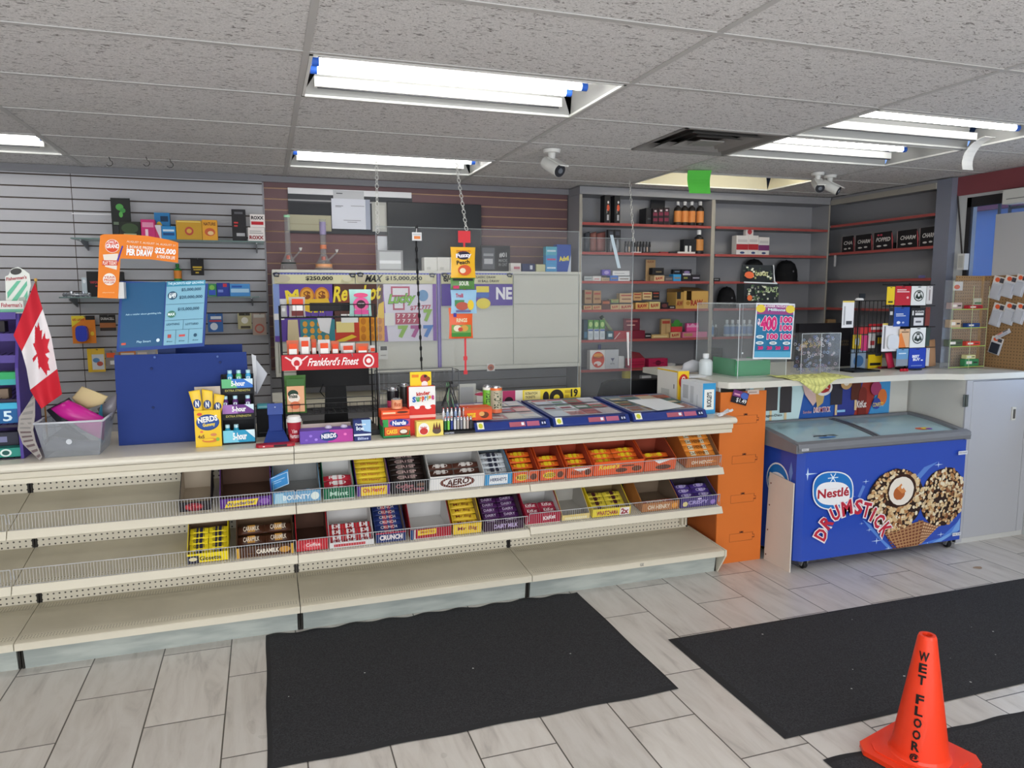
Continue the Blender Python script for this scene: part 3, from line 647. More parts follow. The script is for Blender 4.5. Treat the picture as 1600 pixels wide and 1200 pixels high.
o = part(mb, 'inner_liner', t)
GL = clear_mat('lid_glass', (.85, 1, 1), .38, .05, 1.3, (.75, .95, 1))  # diffuse cyan haze puts the brightly lit interior into the glass colour
xm = (RX0+RX1)/2-.02
g1 = part(curved(RX0+.052, xm+.02, ya+.045, FY1-.03, .004, .004, GL), 'glass_lid', t); g2 = part(curved(xm-.02, RX1-.052, ya+.045, FY1-.03, -.004, .004, GL), 'glass_lid', t)
for g, xs in ((g1, (xm+.0, xm+.022)), (g2, (xm-.03, xm-.012))): part(curved(xs[0], xs[1], ya+.045, FY1-.03, .008, .01, mat('#5d6066', .4)), 'lid_frame', g)
mb = MB(); p = at(1295, 687, z=.81)
for dx, s, c_ in ((-.05, .06, '#7fa9c9'), (.03, .08, '#35404a')): pass
mb.art((3.16, 3.60, ZR(3.60)+.0065), (.22, .0, 0), (0, .1, .012), [('p', [(.1, .3), (.25, .8), (.3, .35), (.5, .9), (.55, .3), (.8, .85), (.95, .2), (.5, .45)], '#4a5358'), ('e', .5, .1, .3, .12, '#3d78c0')]); part(mb, 'lid_sticker', g1)
mb = MB(); mb.art((4.03, 3.62, ZR(3.62)-.002), (.13, 0, 0), (0, .07, .009), [('e', .4, .5, .45, .4, '#d96a4a'), ('e', .6, .45, .3, .3, '#e8d24a'), ('e', .7, .3, .2, .2, '#8a4ac0')]); part(mb, 'lid_sticker', g2)
# things seen through the lids: low baskets of frost-blue packs
mb = MB(); mb.box(3.1, 3.62, .611, 3.55, 3.9, .68, '#cfeaf2'); mb.box(3.7, 3.62, .611, 4.2, 3.9, .66, '#c2e2ee'); part(mb, 'basket', t)
for x, y in ((FX0+.07, FY0+.035), (FX1-.09, FY0+.035), (FX0+.07, FY1-.07), (FX1-.09, FY1-.07)):
    mb = MB(); mb.lathe([(.024, -.013), (.026, -.008), (.026, .008), (.024, .013)], (x+.012, y, .0265), '#1c1c1e', 18, axis='x'); mb.prism([(y-.022, .057), (y+.022, .057), (y+.010, .02), (y-.010, .02)], 0, x+.028, x+.034, mat('#a7a9aa', .3, .6))
    mb.box(x-.02, y-.022, .0535, x+.035, y+.022, .0575, mat('#a7a9aa', .3, .6)); mb.prism([(y-.022, .057), (y+.022, .057), (y+.010, .02), (y-.010, .02)], 0, x-.01, x-.004, mat('#a7a9aa', .3, .6)); part(mb, 'caster', t)
# printed artwork on the front
fx0 = FX0+ch; FW = FX1-.012-fx0; FH = .677; O = Vector((fx0, FY0, .058))
q = lambda u, v: ((at(u, v, y=FY0).x-fx0)/FW, (at(u, v, y=FY0).z-.058)/FH)
Z8 = lambda x, y: q(1220+x/5, 700+y/5)
A = FW/FH
_p0 = Z8(1000, 500); _p1 = Z8(1100, 500); _p2 = Z8(1000, 400); KX = (_p1[0]-_p0[0])/((_p2[1]-_p0[1])/A)
A = A/KX
rd = random.Random(11)
def disc(cx_, cy_, r, c, n=24, wob=0, rd=rd):
    return ('p', [(cx_+r/A*(1+wob*(rd.random()-.5))*math.cos(2*PI*k/n), cy_+r*(1+wob*(rd.random()-.5))*math.sin(2*PI*k/n)) for k in range(n)], c)
rd = random.Random(11); ops = []
def star(x, y, s, c='#cfe4f8'):
    cx_, cy_ = Z8(x, y); return ('p', [(cx_+(s if k % 4 == 0 else s*.7 if k % 4 == 2 else s*.12)*math.cos(k*PI/4)/A, cy_+(s if k % 4 == 0 else s*.7 if k % 4 == 2 else s*.12)*math.sin(k*PI/4)) for k in range(8)], c)
# light swirls
for (xs, c_) in (([(1050, 230), (1120, 150), (1230, 105), (1160, 160), (1080, 250)], '#5c86d2'), ([(1070, 790), (1250, 700), (1400, 560), (1440, 400), (1450, 520), (1380, 660), (1200, 790)], '#4f80d8'), ([(1180, 760), (1330, 660), (1420, 540), (1400, 640), (1250, 750)], '#7aa9e6'), ([(600, 380), (640, 290), (660, 300), (620, 390)], '#5f86d0'), ([(640, 560), (700, 640), (830, 780), (870, 830), (800, 720), (700, 600)], '#5f8edc')):
    ops.append(('p', [Z8(*a) for a in xs], c_))
for s_ in ((210, 205, .085), (748, 725, .05), (1145, 760, .045), (1250, 675, .04), (665, 262, .035), (1440, 365, .04), (840, 785, .035), (1232, 130, .045), (690, 640, .03), (560, 380, .025), (630, 590, .02), (1330, 575, .02)): ops.append(star(*s_))
# cones (waffle), right first
def waffle(P4, c0, c1, n=9):
    (a, b, c, d) = [Z8(*p) for p in P4]; ops.append(('p', [a, b, c, d], c0)); lerp = lambda p, r, t: (p[0]+(r[0]-p[0])*t, p[1]+(r[1]-p[1])*t)
    for i in range(n):
        for j in range(n):
            u0, u1, v0, v1 = (i+.18)/n, (i+.88)/n, (j+.25)/n, (j+.85)/n
            g = lambda u_, v_: lerp(lerp(a, b, u_), lerp(d, c, u_), v_); ops.append(('p', [g(u0, v0), g(u1, v0), g(u1, v1), g(u0, v1)], c1))
def oval(cx_, cy_, rx, ry, c, wob=.05, n=40):
    x, y = Z8(cx_, cy_); dx = (Z8(cx_+rx, cy_)[0]-Z8(cx_-rx, cy_)[0])/2; dy = (Z8(cx_, cy_-ry)[1]-Z8(cx_, cy_+ry)[1])/2
    return ('p', [(x+dx*(1+wob*(rd.random()-.5))*math.cos(2*PI*k/n), y+dy*(1+wob*(rd.random()-.5))*math.sin(2*PI*k/n)) for k in range(n)], c)
def ball(cx_, cy_, rx, ry, base, nn, hole=None):
    ops.append(oval(cx_, cy_, rx, ry, base)); x, y = Z8(cx_, cy_); dx = (Z8(cx_+rx, cy_)[0]-Z8(cx_-rx, cy_)[0])/2; dy = (Z8(cx_, cy_-ry)[1]-Z8(cx_, cy_+ry)[1])/2
    for k in range(nn):
        a = rd.random()*2*PI; rr = math.sqrt(rd.random())*.97; px_, py_ = x+rr*dx*math.cos(a), y+rr*dy*math.sin(a)
        if hole and ((px_-hole[0])/hole[2])**2+((py_-hole[1])/hole[3])**2 < 1: continue
        s = rd.uniform(.035, .068); ph = rd.random()*3; m_ = rd.choice(['#e8d2a6', '#d9b98a', '#c79a68', '#efe2c4', '#b98453', '#e2c493', '#dcc39b', '#8a5a3a']); e = rd.uniform(1, 1.8); t1 = rd.random()*PI
        pts = []
        for q_ in range(6):
            u_, v_ = s*e*math.cos(2*PI*q_/6)*rd.uniform(.8, 1.1), s*math.sin(2*PI*q_/6)*rd.uniform(.8, 1.1); pts.append((px_+dx*(u_*math.cos(t1)-v_*math.sin(t1)), py_+dy*(u_*math.sin(t1)+v_*math.cos(t1))))
        ops.append(('p', pts, m_))
waffle([(1075, 560), (1235, 610), (1100, 745), (1060, 800)], '#8a5a3c', '#d8b088', 8)
ball(1266, 381, 172, 226, '#33201a', 360)
waffle([(790, 655), (1105, 560), (1060, 832), (900, 850)], '#b98d62', '#7c4630', 10)
hx, hy = Z8(928, 325); ball(886, 405, 218, 242, '#33201a', 420, (hx, hy, (Z8(1035, 325)[0]-Z8(821, 325)[0])/2, (Z8(928, 203)[1]-Z8(928, 447)[1])/2))
ops += [oval(928, 325, 112, 128, '#3a2015'), oval(925, 330, 96, 110, '#efe7da'), oval(908, 348, 46, 52, '#b5622f', .1, 20), ('p', [Z8(*a) for a in ((890, 310), (925, 272), (940, 300), (962, 335), (930, 350))], '#d98a4c'), oval(932, 300, 10, 14, '#efe7da', 0, 10)]
# oval logo
def blob(cx_, cy_, rx, ry, c, p=2.6, n=36):
    pts = []
    for k in range(n):
        a = 2*PI*k/n; ca, sa = math.cos(a), math.sin(a)
        pts.append(Z8(cx_+rx*abs(ca)**(2/p)*(1 if ca > 0 else -1), cy_-ry*abs(sa)**(2/p)*(1 if sa > 0 else -1)))
    return ('p', pts, c)
ops += [blob(392, 328, 160, 150, '#eef2f6'), blob(392, 328, 151, 141, '#2276c4'), blob(392, 350, 132, 90, '#f3f3f5')]
a, b2 = Z8(270, 394), Z8(520, 296)
ops += [('t', 'Nestlé', a[0], a[1], b2[0], b2[1], '#b02436', .03)]
a, b = Z8(300, 322), Z8(420, 310); ops += [('r', a[0], a[1], b[0], b[1], '#b02436')]
fl = Z8(392, 228)
for k in range(3):
    an = k*PI/3; dx, dy = math.cos(an), math.sin(an); s = .045; ops.append(('p', [(fl[0]+(dx*s-dy*.004)/A, fl[1]+dy*s+dx*.004), (fl[0]+(dx*s+dy*.004)/A, fl[1]+dy*s-dx*.004), (fl[0]+(-dx*s+dy*.004)/A, fl[1]-dy*s-dx*.004), (fl[0]+(-dx*s-dy*.004)/A, fl[1]-dy*s+dx*.004)], '#e8f2fa'))
word = [('D', 300, 668, 1.05), ('R', 344, 574, .85), ('U', 410, 504, .5), ('M', 500, 462, .2), ('S', 592, 455, -.03), ('T', 654, 478, -.25), ('i', 704, 512, -.5), ('C', 750, 562, -.75), ('K', 800, 632, -.95)]
for grow, bo, c__ in ((1.28, .10, '#f0e6e8'), (1.0, .035, '#c02a40')):
    for ch_, x, y, r in word:
        c = Z8(x, y); hw = {'i': .009, 'M': .031, 'T': .0245}.get(ch_, .0245)*grow*(1.25 if ch_ == 'i' and grow > 1.1 else 1); hh = .071*(1.15 if grow > 1.1 else 1)
        ops.append(('t', ch_, c[0]-hw, c[1]-hh, c[0]+hw, c[1]+hh, c__, bo, r))
a = Z8(1368, 50); b = Z8(1452, 14); ops += [('r', a[0], a[1], min(b[0], .995), b[1], '#dcdfe6'), ('t', 'FRIGO GLASS', a[0]+.005, a[1]+.012, min(b[0], .995)-.005, b[1]-.01, '#333846')]
a = Z8(1322, 683); b = Z8(1388, 650); ops += [('r', a[0], a[1], b[0], b[1], '#d9dce2'), ('t', '00 24', a[0]+.004, a[1]+.01, b[0]-.004, b[1]-.01, '#444a58')]
cl = lambda v_: min(max(v_, .004), .996)
ops = [('p', [(cl(a_), cl(b_)) for a_, b_ in o_[1]], o_[2]) if o_[0] == 'p' else o_ for o_ in ops]
mb = MB(); mb.art(O, (FW, 0, 0), (0, 0, FH), ops, step=.00002, k0=8); part(mb, 'front_decal', t)
mb = MB(); mb.art((FX0, FY1, .058), (0, -(FY1-FY0-ch), 0), (0, 0, .677), [('e', .63, .68, .24, .17, '#eef2f6'), ('e', .63, .68, .22, .155, '#2276c4'), ('e', .63, .66, .2, .1, '#f3f3f5'), ('t', 'Nestlé', .46, .6, .8, .71, '#b02436', .02), ('p', [(.86, .8), (.9, .9), (.94, .8), (.9, .7)], '#6f95dc')]); part(mb, 'side_decal', t)
mb = MB(); mb.art((2.985, FY0-.0225, .752), (.05, 0, 0), (0, 0, .014), [('r', 0, 0, 1, 1, '#d5d7da'), ('t', 'FRIGO', .1, .2, .9, .8, '#333846')]); part(mb, 'rim_badge', t)
# white board leaning on its side
x = 2.955; mb = MB(); mb.add([(x, 3.525, 0), (x, 3.75, 0), (x+.028, 3.77, .60), (x+.028, 3.545, .555)], [(0, 1, 2, 3)], '#d9d2c6')
n = len(mb.v); mb = MB(); A_ = [(x, 3.522, 0), (x, 3.765, 0), (x+.022, 3.77, .565), (x+.022, 3.545, .545)]; B_ = [(p[0]+.008, p[1], p[2]) for p in A_]
mb.add(A_+B_, [(3, 2, 1, 0), (4, 5, 6, 7), (0, 1, 5, 4), (1, 2, 6, 5), (2, 3, 7, 6), (3, 0, 4, 7)], '#d6cfc5')
for zz in (.04, .2, .36, .5): mb.lathe([(.005, -.003), (.004, -.006)], (x+zz*.04, 3.745, zz), '#7a4a3a', 8, axis='x')
tag(mb.build('board'), 'bare white board leaning against the left side of the freezer', 'board')
# ================================================================== CANDY ON THE SHELVES
def bar_mesh(L, W, H, col, tcol, txt, acc=None, name='wrapped_bar'):
    "pillow-wrapped bar with crimped ends, printed on its top and front"
    mb = MB(); c = mat(col, .3); st = [(-L/2, .9, .06), (-L/2+.010, .95, .10), (-L/2+.018, .92, .85), (-L/2+.04, 1, 1), (L/2-.04, 1, 1), (L/2-.018, .92, .85), (L/2-.010, .95, .10), (L/2, .9, .06)]
    v = []; sec = [(-.5, .3), (-.5, .65), (-.38, .93), (0, 1), (.38, .93), (.5, .65), (.5, .3), (.35, 0), (-.35, 0)]
    for x, a, b in st:
        for y, z in sec: v.append((x, y*W*a, H*(.5+(z-.5)*b)))
    n = len(sec); f = []
    for i in range(len(st)-1):
        for k in range(n): f.append((i*n+k, i*n+(k+1) % n, (i+1)*n+(k+1) % n, (i+1)*n+k))
    mb.add(v, f, c, True); mb.add(v[:n], [tuple(range(n))[::-1]], c); mb.add(v[-n:], [tuple(range(n))], c)
    if acc:
        mb.art((-L/2+.045, -W*.38, H*.985), (L*.16, 0, 0), (0, W*.76, 0), [('r', 0, 0, 1, 1, acc)]); mb.art((L/2-.045-L*.12, -W*.38, H*.985), (L*.12, 0, 0), (0, W*.76, 0), [('r', 0, 0, 1, 1, acc)])
    if txt:
        mb.text(txt, (-L*.30, -W*.26, H*1.03), (L*.6, 0, 0), (0, W*.52, 0), tcol, .012)
    me_o = mb.build(name, None, (0, 0, 0))
    return me_o
def candy_box(label, u0, u1, sh, hf, hb, d, col, inner, ops, bars=None, group=None, vis_y=3.70, side=None, dx=0, flap=None, name='candy_box'):
    """open display carton on a sloping shelf. hf / hb: height of its printed front and of its back; bars: (columns, rows, bar spec, label)"""
    zf, zb = ((S1F, S1B), (S2F, S2B))[sh-1]
    x = (u0+u1)/2; dz = .012 if (sh == 2 and at(x, 780, y=3.70).x > 1.325) else 0
    sl = math.atan((zb-zf)/(YG-YF)); y0 = 3.683; z0 = zf+dz+(y0-YF)*math.tan(sl)+.0035
    v = 750 if sh == 1 else 830
    x0 = at(u0, v, y=y0).x+dx; x1 = at(u1, v, y=y0).x+dx; W = x1-x0
    t = empty(name, (x0, y0, z0), label, 'candy box', group, True, (sl, 0, 0))
    th = .003; oc = mat(col, .45); ic = mat(inner, .7); sc = mat(side or col, .5)
    mb = MB(); mb.box(0, 0, 0, W, d, th, ic); mb.box(0, 0, th, W, th, hf, oc); mb.art((0, 0, 0), (W, 0, 0), (0, 0, hf), ops); lpart(mb, 'printed_front', t)
    for xa, xb in ((0, th+.0003), (W-th, W-th-.0003)):
        mb = MB(); mb.prism([(th, th), (d, th), (d, hb), (d*.62, hb*.94), (th, hf)], 0, xa, xa+th, sc); mb.poly([(xb, th, th), (xb, d, th), (xb, d, hb), (xb, d*.62, hb*.94), (xb, th, hf)], ic); lpart(mb, 'side_wall', t)
    mb = MB(); mb.box(th, d-th, th, W-th, d, hb, ic)
    if flap: mb.add([(th, d-th, hb), (W-th, d-th, hb), (W-th, d+flap[0], hb+flap[1]), (th, d+flap[0], hb+flap[1])], [(0, 1, 2, 3)], ic)
    lpart(mb, 'back_panel', t)
    if bars:
        nc, nr, spec, bl, *opt = bars; o = opt[0] if opt else {}
        bw = (W-2*th-.004)/nc; L = min(bw-.003, o.get('L', 9)); proto = None; Mt = Matrix.Translation((x0, y0, z0)) @ Matrix.Rotation(sl, 4, 'X')
        bd = spec.get('W', .035); bh = spec.get('H', .016); tilt = o.get('tilt', .45); rise = o.get('rise', .017); stepd = o.get('step', .03)
        for r in range(nr):
            for c_ in range(nc):
                if o.get('skip') and (c_, r) in o['skip']: continue
                lx = th+.002+bw*(c_+.5)+random.uniform(-1, 1)*.001; ly = o.get('y0', .024)+stepd*r; lz = o.get('z0', .006)+rise*r+o.get('base', 0)
                if proto is None:
                    proto = bar_mesh(L, bd, bh, spec['c'], spec.get('tc', '#ffffff'), spec.get('t', ''), spec.get('a'), spec.get('n', 'chocolate_bar')); b = proto
                else: b = proto.copy(); C.objects.link(b)
                tag(b, bl, 'candy bar', 'bars: '+bl)
                b.matrix_world = Mt @ Matrix.Translation((lx, ly, lz)) @ Matrix.Rotation(random.uniform(-1, 1)*o.get('jit', .03), 4, 'Z') @ Matrix.Rotation(tilt, 4, 'X')
    return t
W_ = '#f2f2f0'; R_ = '#c8202c'; Y_ = '#f2d42a'; K_ = '#1f1b1b'; BR = '#5a3a2a'; OG = '#e8662a'; CB = '#8a7058'
T = lambda s, x0, y0, x1, y1, c, b=.02, r=0, sh=0: ('t', s, x0, y0, x1, y1, c, b, r, sh)
st = dict(step=.03, rise=.016)
# ---- upper shelf
candy_box('nearly empty black candy box with a red print, leftmost on the upper shelf', 278, 328, 1, .052, .125, .25, '#2a2528', '#b9ab98', [('e', .45, .5, .3, .4, '#7c1f2a'), T('Big Turk', .2, .25, .72, .7, '#d84a50')], (1, 1, dict(c='#7c1f2a', tc='#e8c0a0', t='TURK'), 'dark red wrapped bar lying in the black box'))
candy_box('purple and yellow candy box with a tall bare brown back, upper shelf', 342, 423, 1, .052, .185, .26, '#5b2f86', '#5c4438', [('p', [(.08, .1), (.7, .2), (.74, .85), (.15, .75)], Y_), T('Wunderbar', .12, .3, .68, .66, '#4c2a7a', .02, .06), ('e', .86, .5, .1, .3, '#8c5cb0')], (1, 1, dict(c='#f0d030', tc='#4c2a7a', t='WUNDER'), 'yellow wrapped bar lying in the purple box'))
candy_box('light blue coconut bar box with white lettering, upper shelf seam', 426, 500, 1, .062, .12, .24, '#6fa6cc', '#9a9c9c', [('p', [(.02, .05), (.3, .05), (.2, .9), (.05, .9)], '#a9d2e4'), T('BOUNTY', .2, .28, .78, .72, '#eef4f4', .03), ('e', .88, .5, .09, .35, '#e6efe8')], (2, 2, dict(c='#274a82', tc='#e8eef4', t='BOUNTY', a='#5ea6d0'), 'dark blue wrapped bar in the light blue box', st))
t = empty('folded_card', at(438, 762, y=3.74), 'bright blue card propped up inside the light blue candy box', 'card')
p = at(430, 768, y=3.74); mb = MB(); a, b, c, d = [at(*q_, y=3.74) for q_ in ((423, 768), (452, 756), (450, 733), (421, 748))]
bk = Vector((0, .004, 0)); mb.add([a, b, c, d, a+bk, b+bk, c+bk, d+bk], [(0, 1, 2, 3), (7, 6, 5, 4), (0, 4, 5, 1), (2, 6, 7, 3), (1, 5, 6, 2), (0, 3, 7, 4)], '#3a8fd0'); part(mb, 'card_sheet', t)
mb = MB(); mb.art(a, b-a, d-a, [('r', .02, .02, .98, .06, '#cfe6f4'), ('r', .02, .94, .98, .98, '#cfe6f4'), ('r', .94, .02, .98, .98, '#cfe6f4'), ('r', .12, .6, .8, .66, '#a9d0ee'), ('r', .12, .45, .6, .5, '#a9d0ee')]); part(mb, 'print', t)
candy_box('green candy box with a white back and red bars, upper shelf', 505, 553, 1, .062, .135, .26, '#1f6a48', '#e2e2e0', [T('Mint', .2, .3, .8, .7, '#bfe0cc')], (1, 4, dict(c='#b8283a', tc='#f4e8e8', t='RED', a='#f0f0f0'), 'red and white wrapped bar in the green box', st))
candy_box('purple and yellow candy box full of yellow bars, upper shelf', 557, 609, 1, .06, .13, .26, '#5a3a8a', '#a8957c', [('r', .12, .08, .9, .92, '#f0cf38'), T('Oh Henry!', .18, .25, .85, .8, '#c22f3a', .03, .03)], (1, 7, dict(c='#f0d238', tc='#c22f3a', t='Oh Henry!'), 'yellow wrapped bar with red lettering in the purple box', st))
candy_box('black candy box full of dark brown bars, upper shelf', 611, 668, 1, .062, .14, .26, '#241f20', '#3a302c', [T('Coffee', .12, .5, .6, .85, '#b06a70'), T('Crisp', .3, .12, .9, .5, '#b06a70'), ('e', .8, .7, .12, .16, '#6a4a3a')], (1, 7, dict(c='#2c2220', tc='#d0b0b0', t='CRISP', a='#8e8078'), 'dark brown wrapped bar in the black box', st))
candy_box('white bubbly chocolate box with a brown ring logo, upper shelf', 671, 756, 1, .078, .155, .26, '#eceae6', '#cfcdcb', [('e', .5, .5, .32, .42, '#6a3424'), ('e', .5, .52, .26, .3, '#f0ece8'), T('AERO', .3, .28, .72, .76, '#54281c', .04, .08, .2)], (2, 4, dict(c='#59352a', tc='#efe9e4', t='AERO', a='#e8e4de'), 'brown and white wrapped bar in the white ring-logo box', dict(step=.034, rise=.02)))
candy_box('light blue and white candy box of cookie bars, upper shelf', 757, 799, 1, .066, .13, .26, '#3d97cc', '#8d9aa4', [('r', .16, .1, .84, .9, '#eef2f4'), T("HERSHEY'S", .2, .35, .8, .65, '#2a3a6a', .03)], (1, 6, dict(c='#d8dde2', tc='#2a2a3a', t="HERSHEY'S", a='#3a3f52'), 'white and black wrapped bar in the light blue box', st))
OB = [('e', .35, .5, .25, .3, Y_), T("REESE", .15, .32, .6, .68, '#5c2a14'), ('e', .8, .5, .13, .3, '#5c2f1a')]
ot = dict(c='#ea6a28', tc='#f4d832', t="REESE'S", a='#f0d020')
for q_, (u0, u1, hf, hb, lab, nr) in enumerate(((801, 841, .064, .135, 'orange peanut butter cup box next to the light blue box', 5), (844, 882, .064, .14, 'orange peanut butter cup box, second from the light blue box', 4), (886, 925, .064, .145, 'orange peanut butter cup box left of the wide orange one', 4))):
    candy_box(lab, u0, u1, 1, hf, hb, .25, '#e4602c', '#a8432a', OB if q_ != 2 else [('p', [(.2, .9), (.5, .55), (.95, .9)], '#f0ece8')]+OB[1:2]+OB[2:], (1, nr, ot, 'orange wrapped peanut butter bar in the box '+('beside the blue one', 'third from the end', 'before the wide one')[q_], dict(step=.036, rise=.019)))
candy_box('wide orange peanut butter cup box with yellow lettering', 927, 1004, 1, .085, .135, .25, '#e8602c', '#a8432a', [T("Reese's", .1, .45, .5, .82, '#f6d82c', .03, .04, .2), ('e', .55, .3, .12, .16, '#5c2f1a'), ('r', .55, .55, .8, .65, '#5c2f1a'), ('e', .86, .35, .1, .2, '#6a3a20')], (2, 4, ot, 'orange wrapped peanut butter bar in the wide orange box', dict(step=.036, rise=.014, base=.03)))
candy_box('orange peanut butter box with a torn white flap at its front', 1006, 1054, 1, .075, .14, .25, '#e0602f', '#9a4530', [('p', [(.25, .95), (.45, .6), (.95, .98)], '#f2efec'), ('e', .6, .3, .25, .2, '#5c2f1a')], (1, 3, ot, 'orange wrapped peanut butter bar in the torn-flap box', dict(step=.036, rise=.02)))
candy_box('brown and orange candy box at the right end of the upper shelf', 1071, 1122, 1, .066, .165, .25, '#b5672c', '#8a6a4e', [T('OH HENRY', .15, .3, .8, .65, '#f0e2cc', .03)], (1, 5, dict(c='#e89038', tc='#4a2614', t='OH HENRY!', a='#f4e8c8', W=.045), 'orange wrapped bar in the brown box at the shelf end', dict(step=.034, rise=.022, base=.025)))
# ---- lower shelf
candy_box('black and bright yellow candy box, leftmost on the lower shelf', 290, 355, 2, .05, .15, .25, '#f4dc20', CB, [('r', 0, 0, .28, .8, '#2a2a3c'), T('Glosette', .3, .25, .82, .7, '#3a3420', .03), ('e', .14, .45, .1, .2, '#e8dcae')], (2, 6, dict(c='#f4dc28', tc='#26243a', t='GLOSETTE', a='#2e2c48'), 'yellow and navy wrapped pack in the leftmost lower box', dict(step=.026, rise=.016)))
candy_box('brown caramel bar box with six big bars, lower shelf', 368, 458, 2, .055, .155, .25, '#4f3222', '#8a6e56', [('r', 0, 0, .05, 1, '#d8a83c'), ('r', .95, 0, 1, 1, '#d8a83c'), T('CARAMILK', .34, .3, .74, .75, '#f4ead8', .04), ('e', .84, .5, .1, .3, '#c8923c')], (2, 3, dict(c='#4a2c1e', tc='#f2e6d2', t='CARAMILK', a='#c88f3a', W=.05, H=.03), 'big dark brown caramel bar in the brown box', dict(step=.048, rise=.034, tilt=.6, y0=.032)))
candy_box('red candy box with an empty tall brown back, lower shelf seam', 462, 512, 2, .062, .165, .25, '#c42a34', '#5c4034', [('e', .5, .45, .3, .35, '#e05058'), T('Coffee', .3, .4, .75, .7, '#f2e4e0', .02)], None)
candy_box('white open box of red and white wrapped bars, lower shelf', 514, 584, 2, .03, .14, .25, '#e4e2e0', '#dcdad8', [('r', .1, .2, .8, .7, '#c84a50')], (3, 4, dict(c='#c23038', tc='#efe4e0', t='KK', a='#d8dade'), 'red and silver wrapped stick in the white open box', dict(step=.032, rise=.015, tilt=.7)))
candy_box('dark blue candy box full of blue crunchy bars, lower shelf', 587, 634, 2, .058, .14, .25, '#26386e', '#8a7a70', [T('CRUNCH', .12, .25, .88, .75, '#f0e6e6', .05), ('r', 0, .88, 1, 1, '#c03040')], (1, 7, dict(c='#2b3c7c', tc='#f2ecec', t='CRUNCH', a='#c23a44'), 'dark blue wrapped bar in the dark blue box', dict(step=.03, rise=.014)))
candy_box('red and yellow candy box with an empty tall white back, lower shelf', 641, 705, 2, .056, .165, .25, '#a82430', '#d6d4d2', [('p', [(.18, .35), (.62, .42), (.62, .95), (.18, .88)], '#f0cf38'), T('SMARTIES', .22, .55, .58, .8, '#b03a2a'), ('r', 0, 0, .08, 1, '#2a4a7a'), ('r', .09, 0, .12, 1, '#e8e4dc')], (2, 1, dict(c='#a82430', tc='#f0cf38', t='RED'), 'red wrapped pack at the bottom of the white-backed box'))
candy_box('yellow candy box full of large yellow bars, lower shelf', 708, 752, 2, .06, .16, .25, '#ecc83c', '#a08a5c', [T('Mr Big', .15, .3, .85, .75, '#8a2a2a', .02)], (1, 6, dict(c='#ecc83c', tc='#7a2c20', t='Mr.Big', W=.04, H=.02), 'large yellow wrapped bar in the yellow box', dict(step=.034, rise=.019)))
candy_box('dark purple candy box full of purple bars, lower shelf', 756, 818, 2, .05, .155, .25, '#3a2038', '#5a4850', [T('DAIRY MILK', .25, .25, .85, .75, '#c8b4dc', .03)], (2, 6, dict(c='#4c2458', tc='#d8c8e4', t='DAIRY', a='#6a3a72'), 'dark purple wrapped bar in the dark purple box', dict(step=.03, rise=.017)))
candy_box('red wafer bar box with a tall white back, lower shelf', 821, 875, 2, .062, .155, .25, '#a8233c', '#d4d2d0', [T('KitKat', .5, .35, .85, .75, '#f2e8e8', .04, .1), ('r', 0, .0, 1, .06, '#e0d8c8')], (2, 3, dict(c='#9c2840', tc='#f0e4e4', t='KitKat', W=.045), 'red wrapped wafer bar in the white-backed red box', dict(step=.035, rise=.016, base=.02)))
candy_box('pale yellow candy box standing empty, lower shelf', 878, 921, 2, .035, .145, .25, '#e4cd80', '#b4b0a8', [('r', .1, .2, .9, .6, '#f0e4b8')], None)
candy_box('bright yellow candy box with red lettering and striped bars, lower shelf', 925, 984, 2, .05, .14, .25, '#f2dc30', '#8a7450', [T('WHATCHAMA', .1, .2, .68, .75, '#a02834', .04), T('2x', .74, .15, .95, .85, '#a02834', .05), ('r', .72, .05, .97, .95, '#f4ecec'), T('2x', .74, .15, .95, .85, '#a02834', .05)], (2, 5, dict(c='#d8c440', tc='#3a2420', t='WHAT', a='#5a2030'), 'yellow striped wrapped bar in the bright yellow box', dict(step=.03, rise=.014)))
candy_box('brown and orange candy box with few bars, lower shelf', 1002, 1059, 2, .055, .15, .25, '#b2743c', '#7a6856', [T('OH HENRY', .15, .25, .75, .75, '#eadcc4', .03), ('e', .88, .5, .08, .3, '#e8a040')], (1, 2, dict(c='#b04a30', tc='#f0e0c0', t='HENRY'), 'orange-brown wrapped bar in the brown and orange box'))
candy_box('purple candy box at the right end of the lower shelf', 1062, 1118, 2, .062, .14, .25, '#46327c', '#4a4048', [T('CRISPY', .2, .3, .75, .7, '#b8a8e0', .03), ('e', .12, .4, .07, .25, '#e8d890'), ('e', .88, .4, .07, .25, '#a080d0'), ('e', .5, .85, .06, .1, '#d8c8f0')], (2, 4, dict(c='#43307a', tc='#d8d0f0', t='CRISP', a='#9a86c8'), 'purple wrapped bar in the purple end box', dict(step=.034, rise=.014, base=.02)))
# ================================================================== THINGS ON THE LONG COUNTER
ZT = .9656
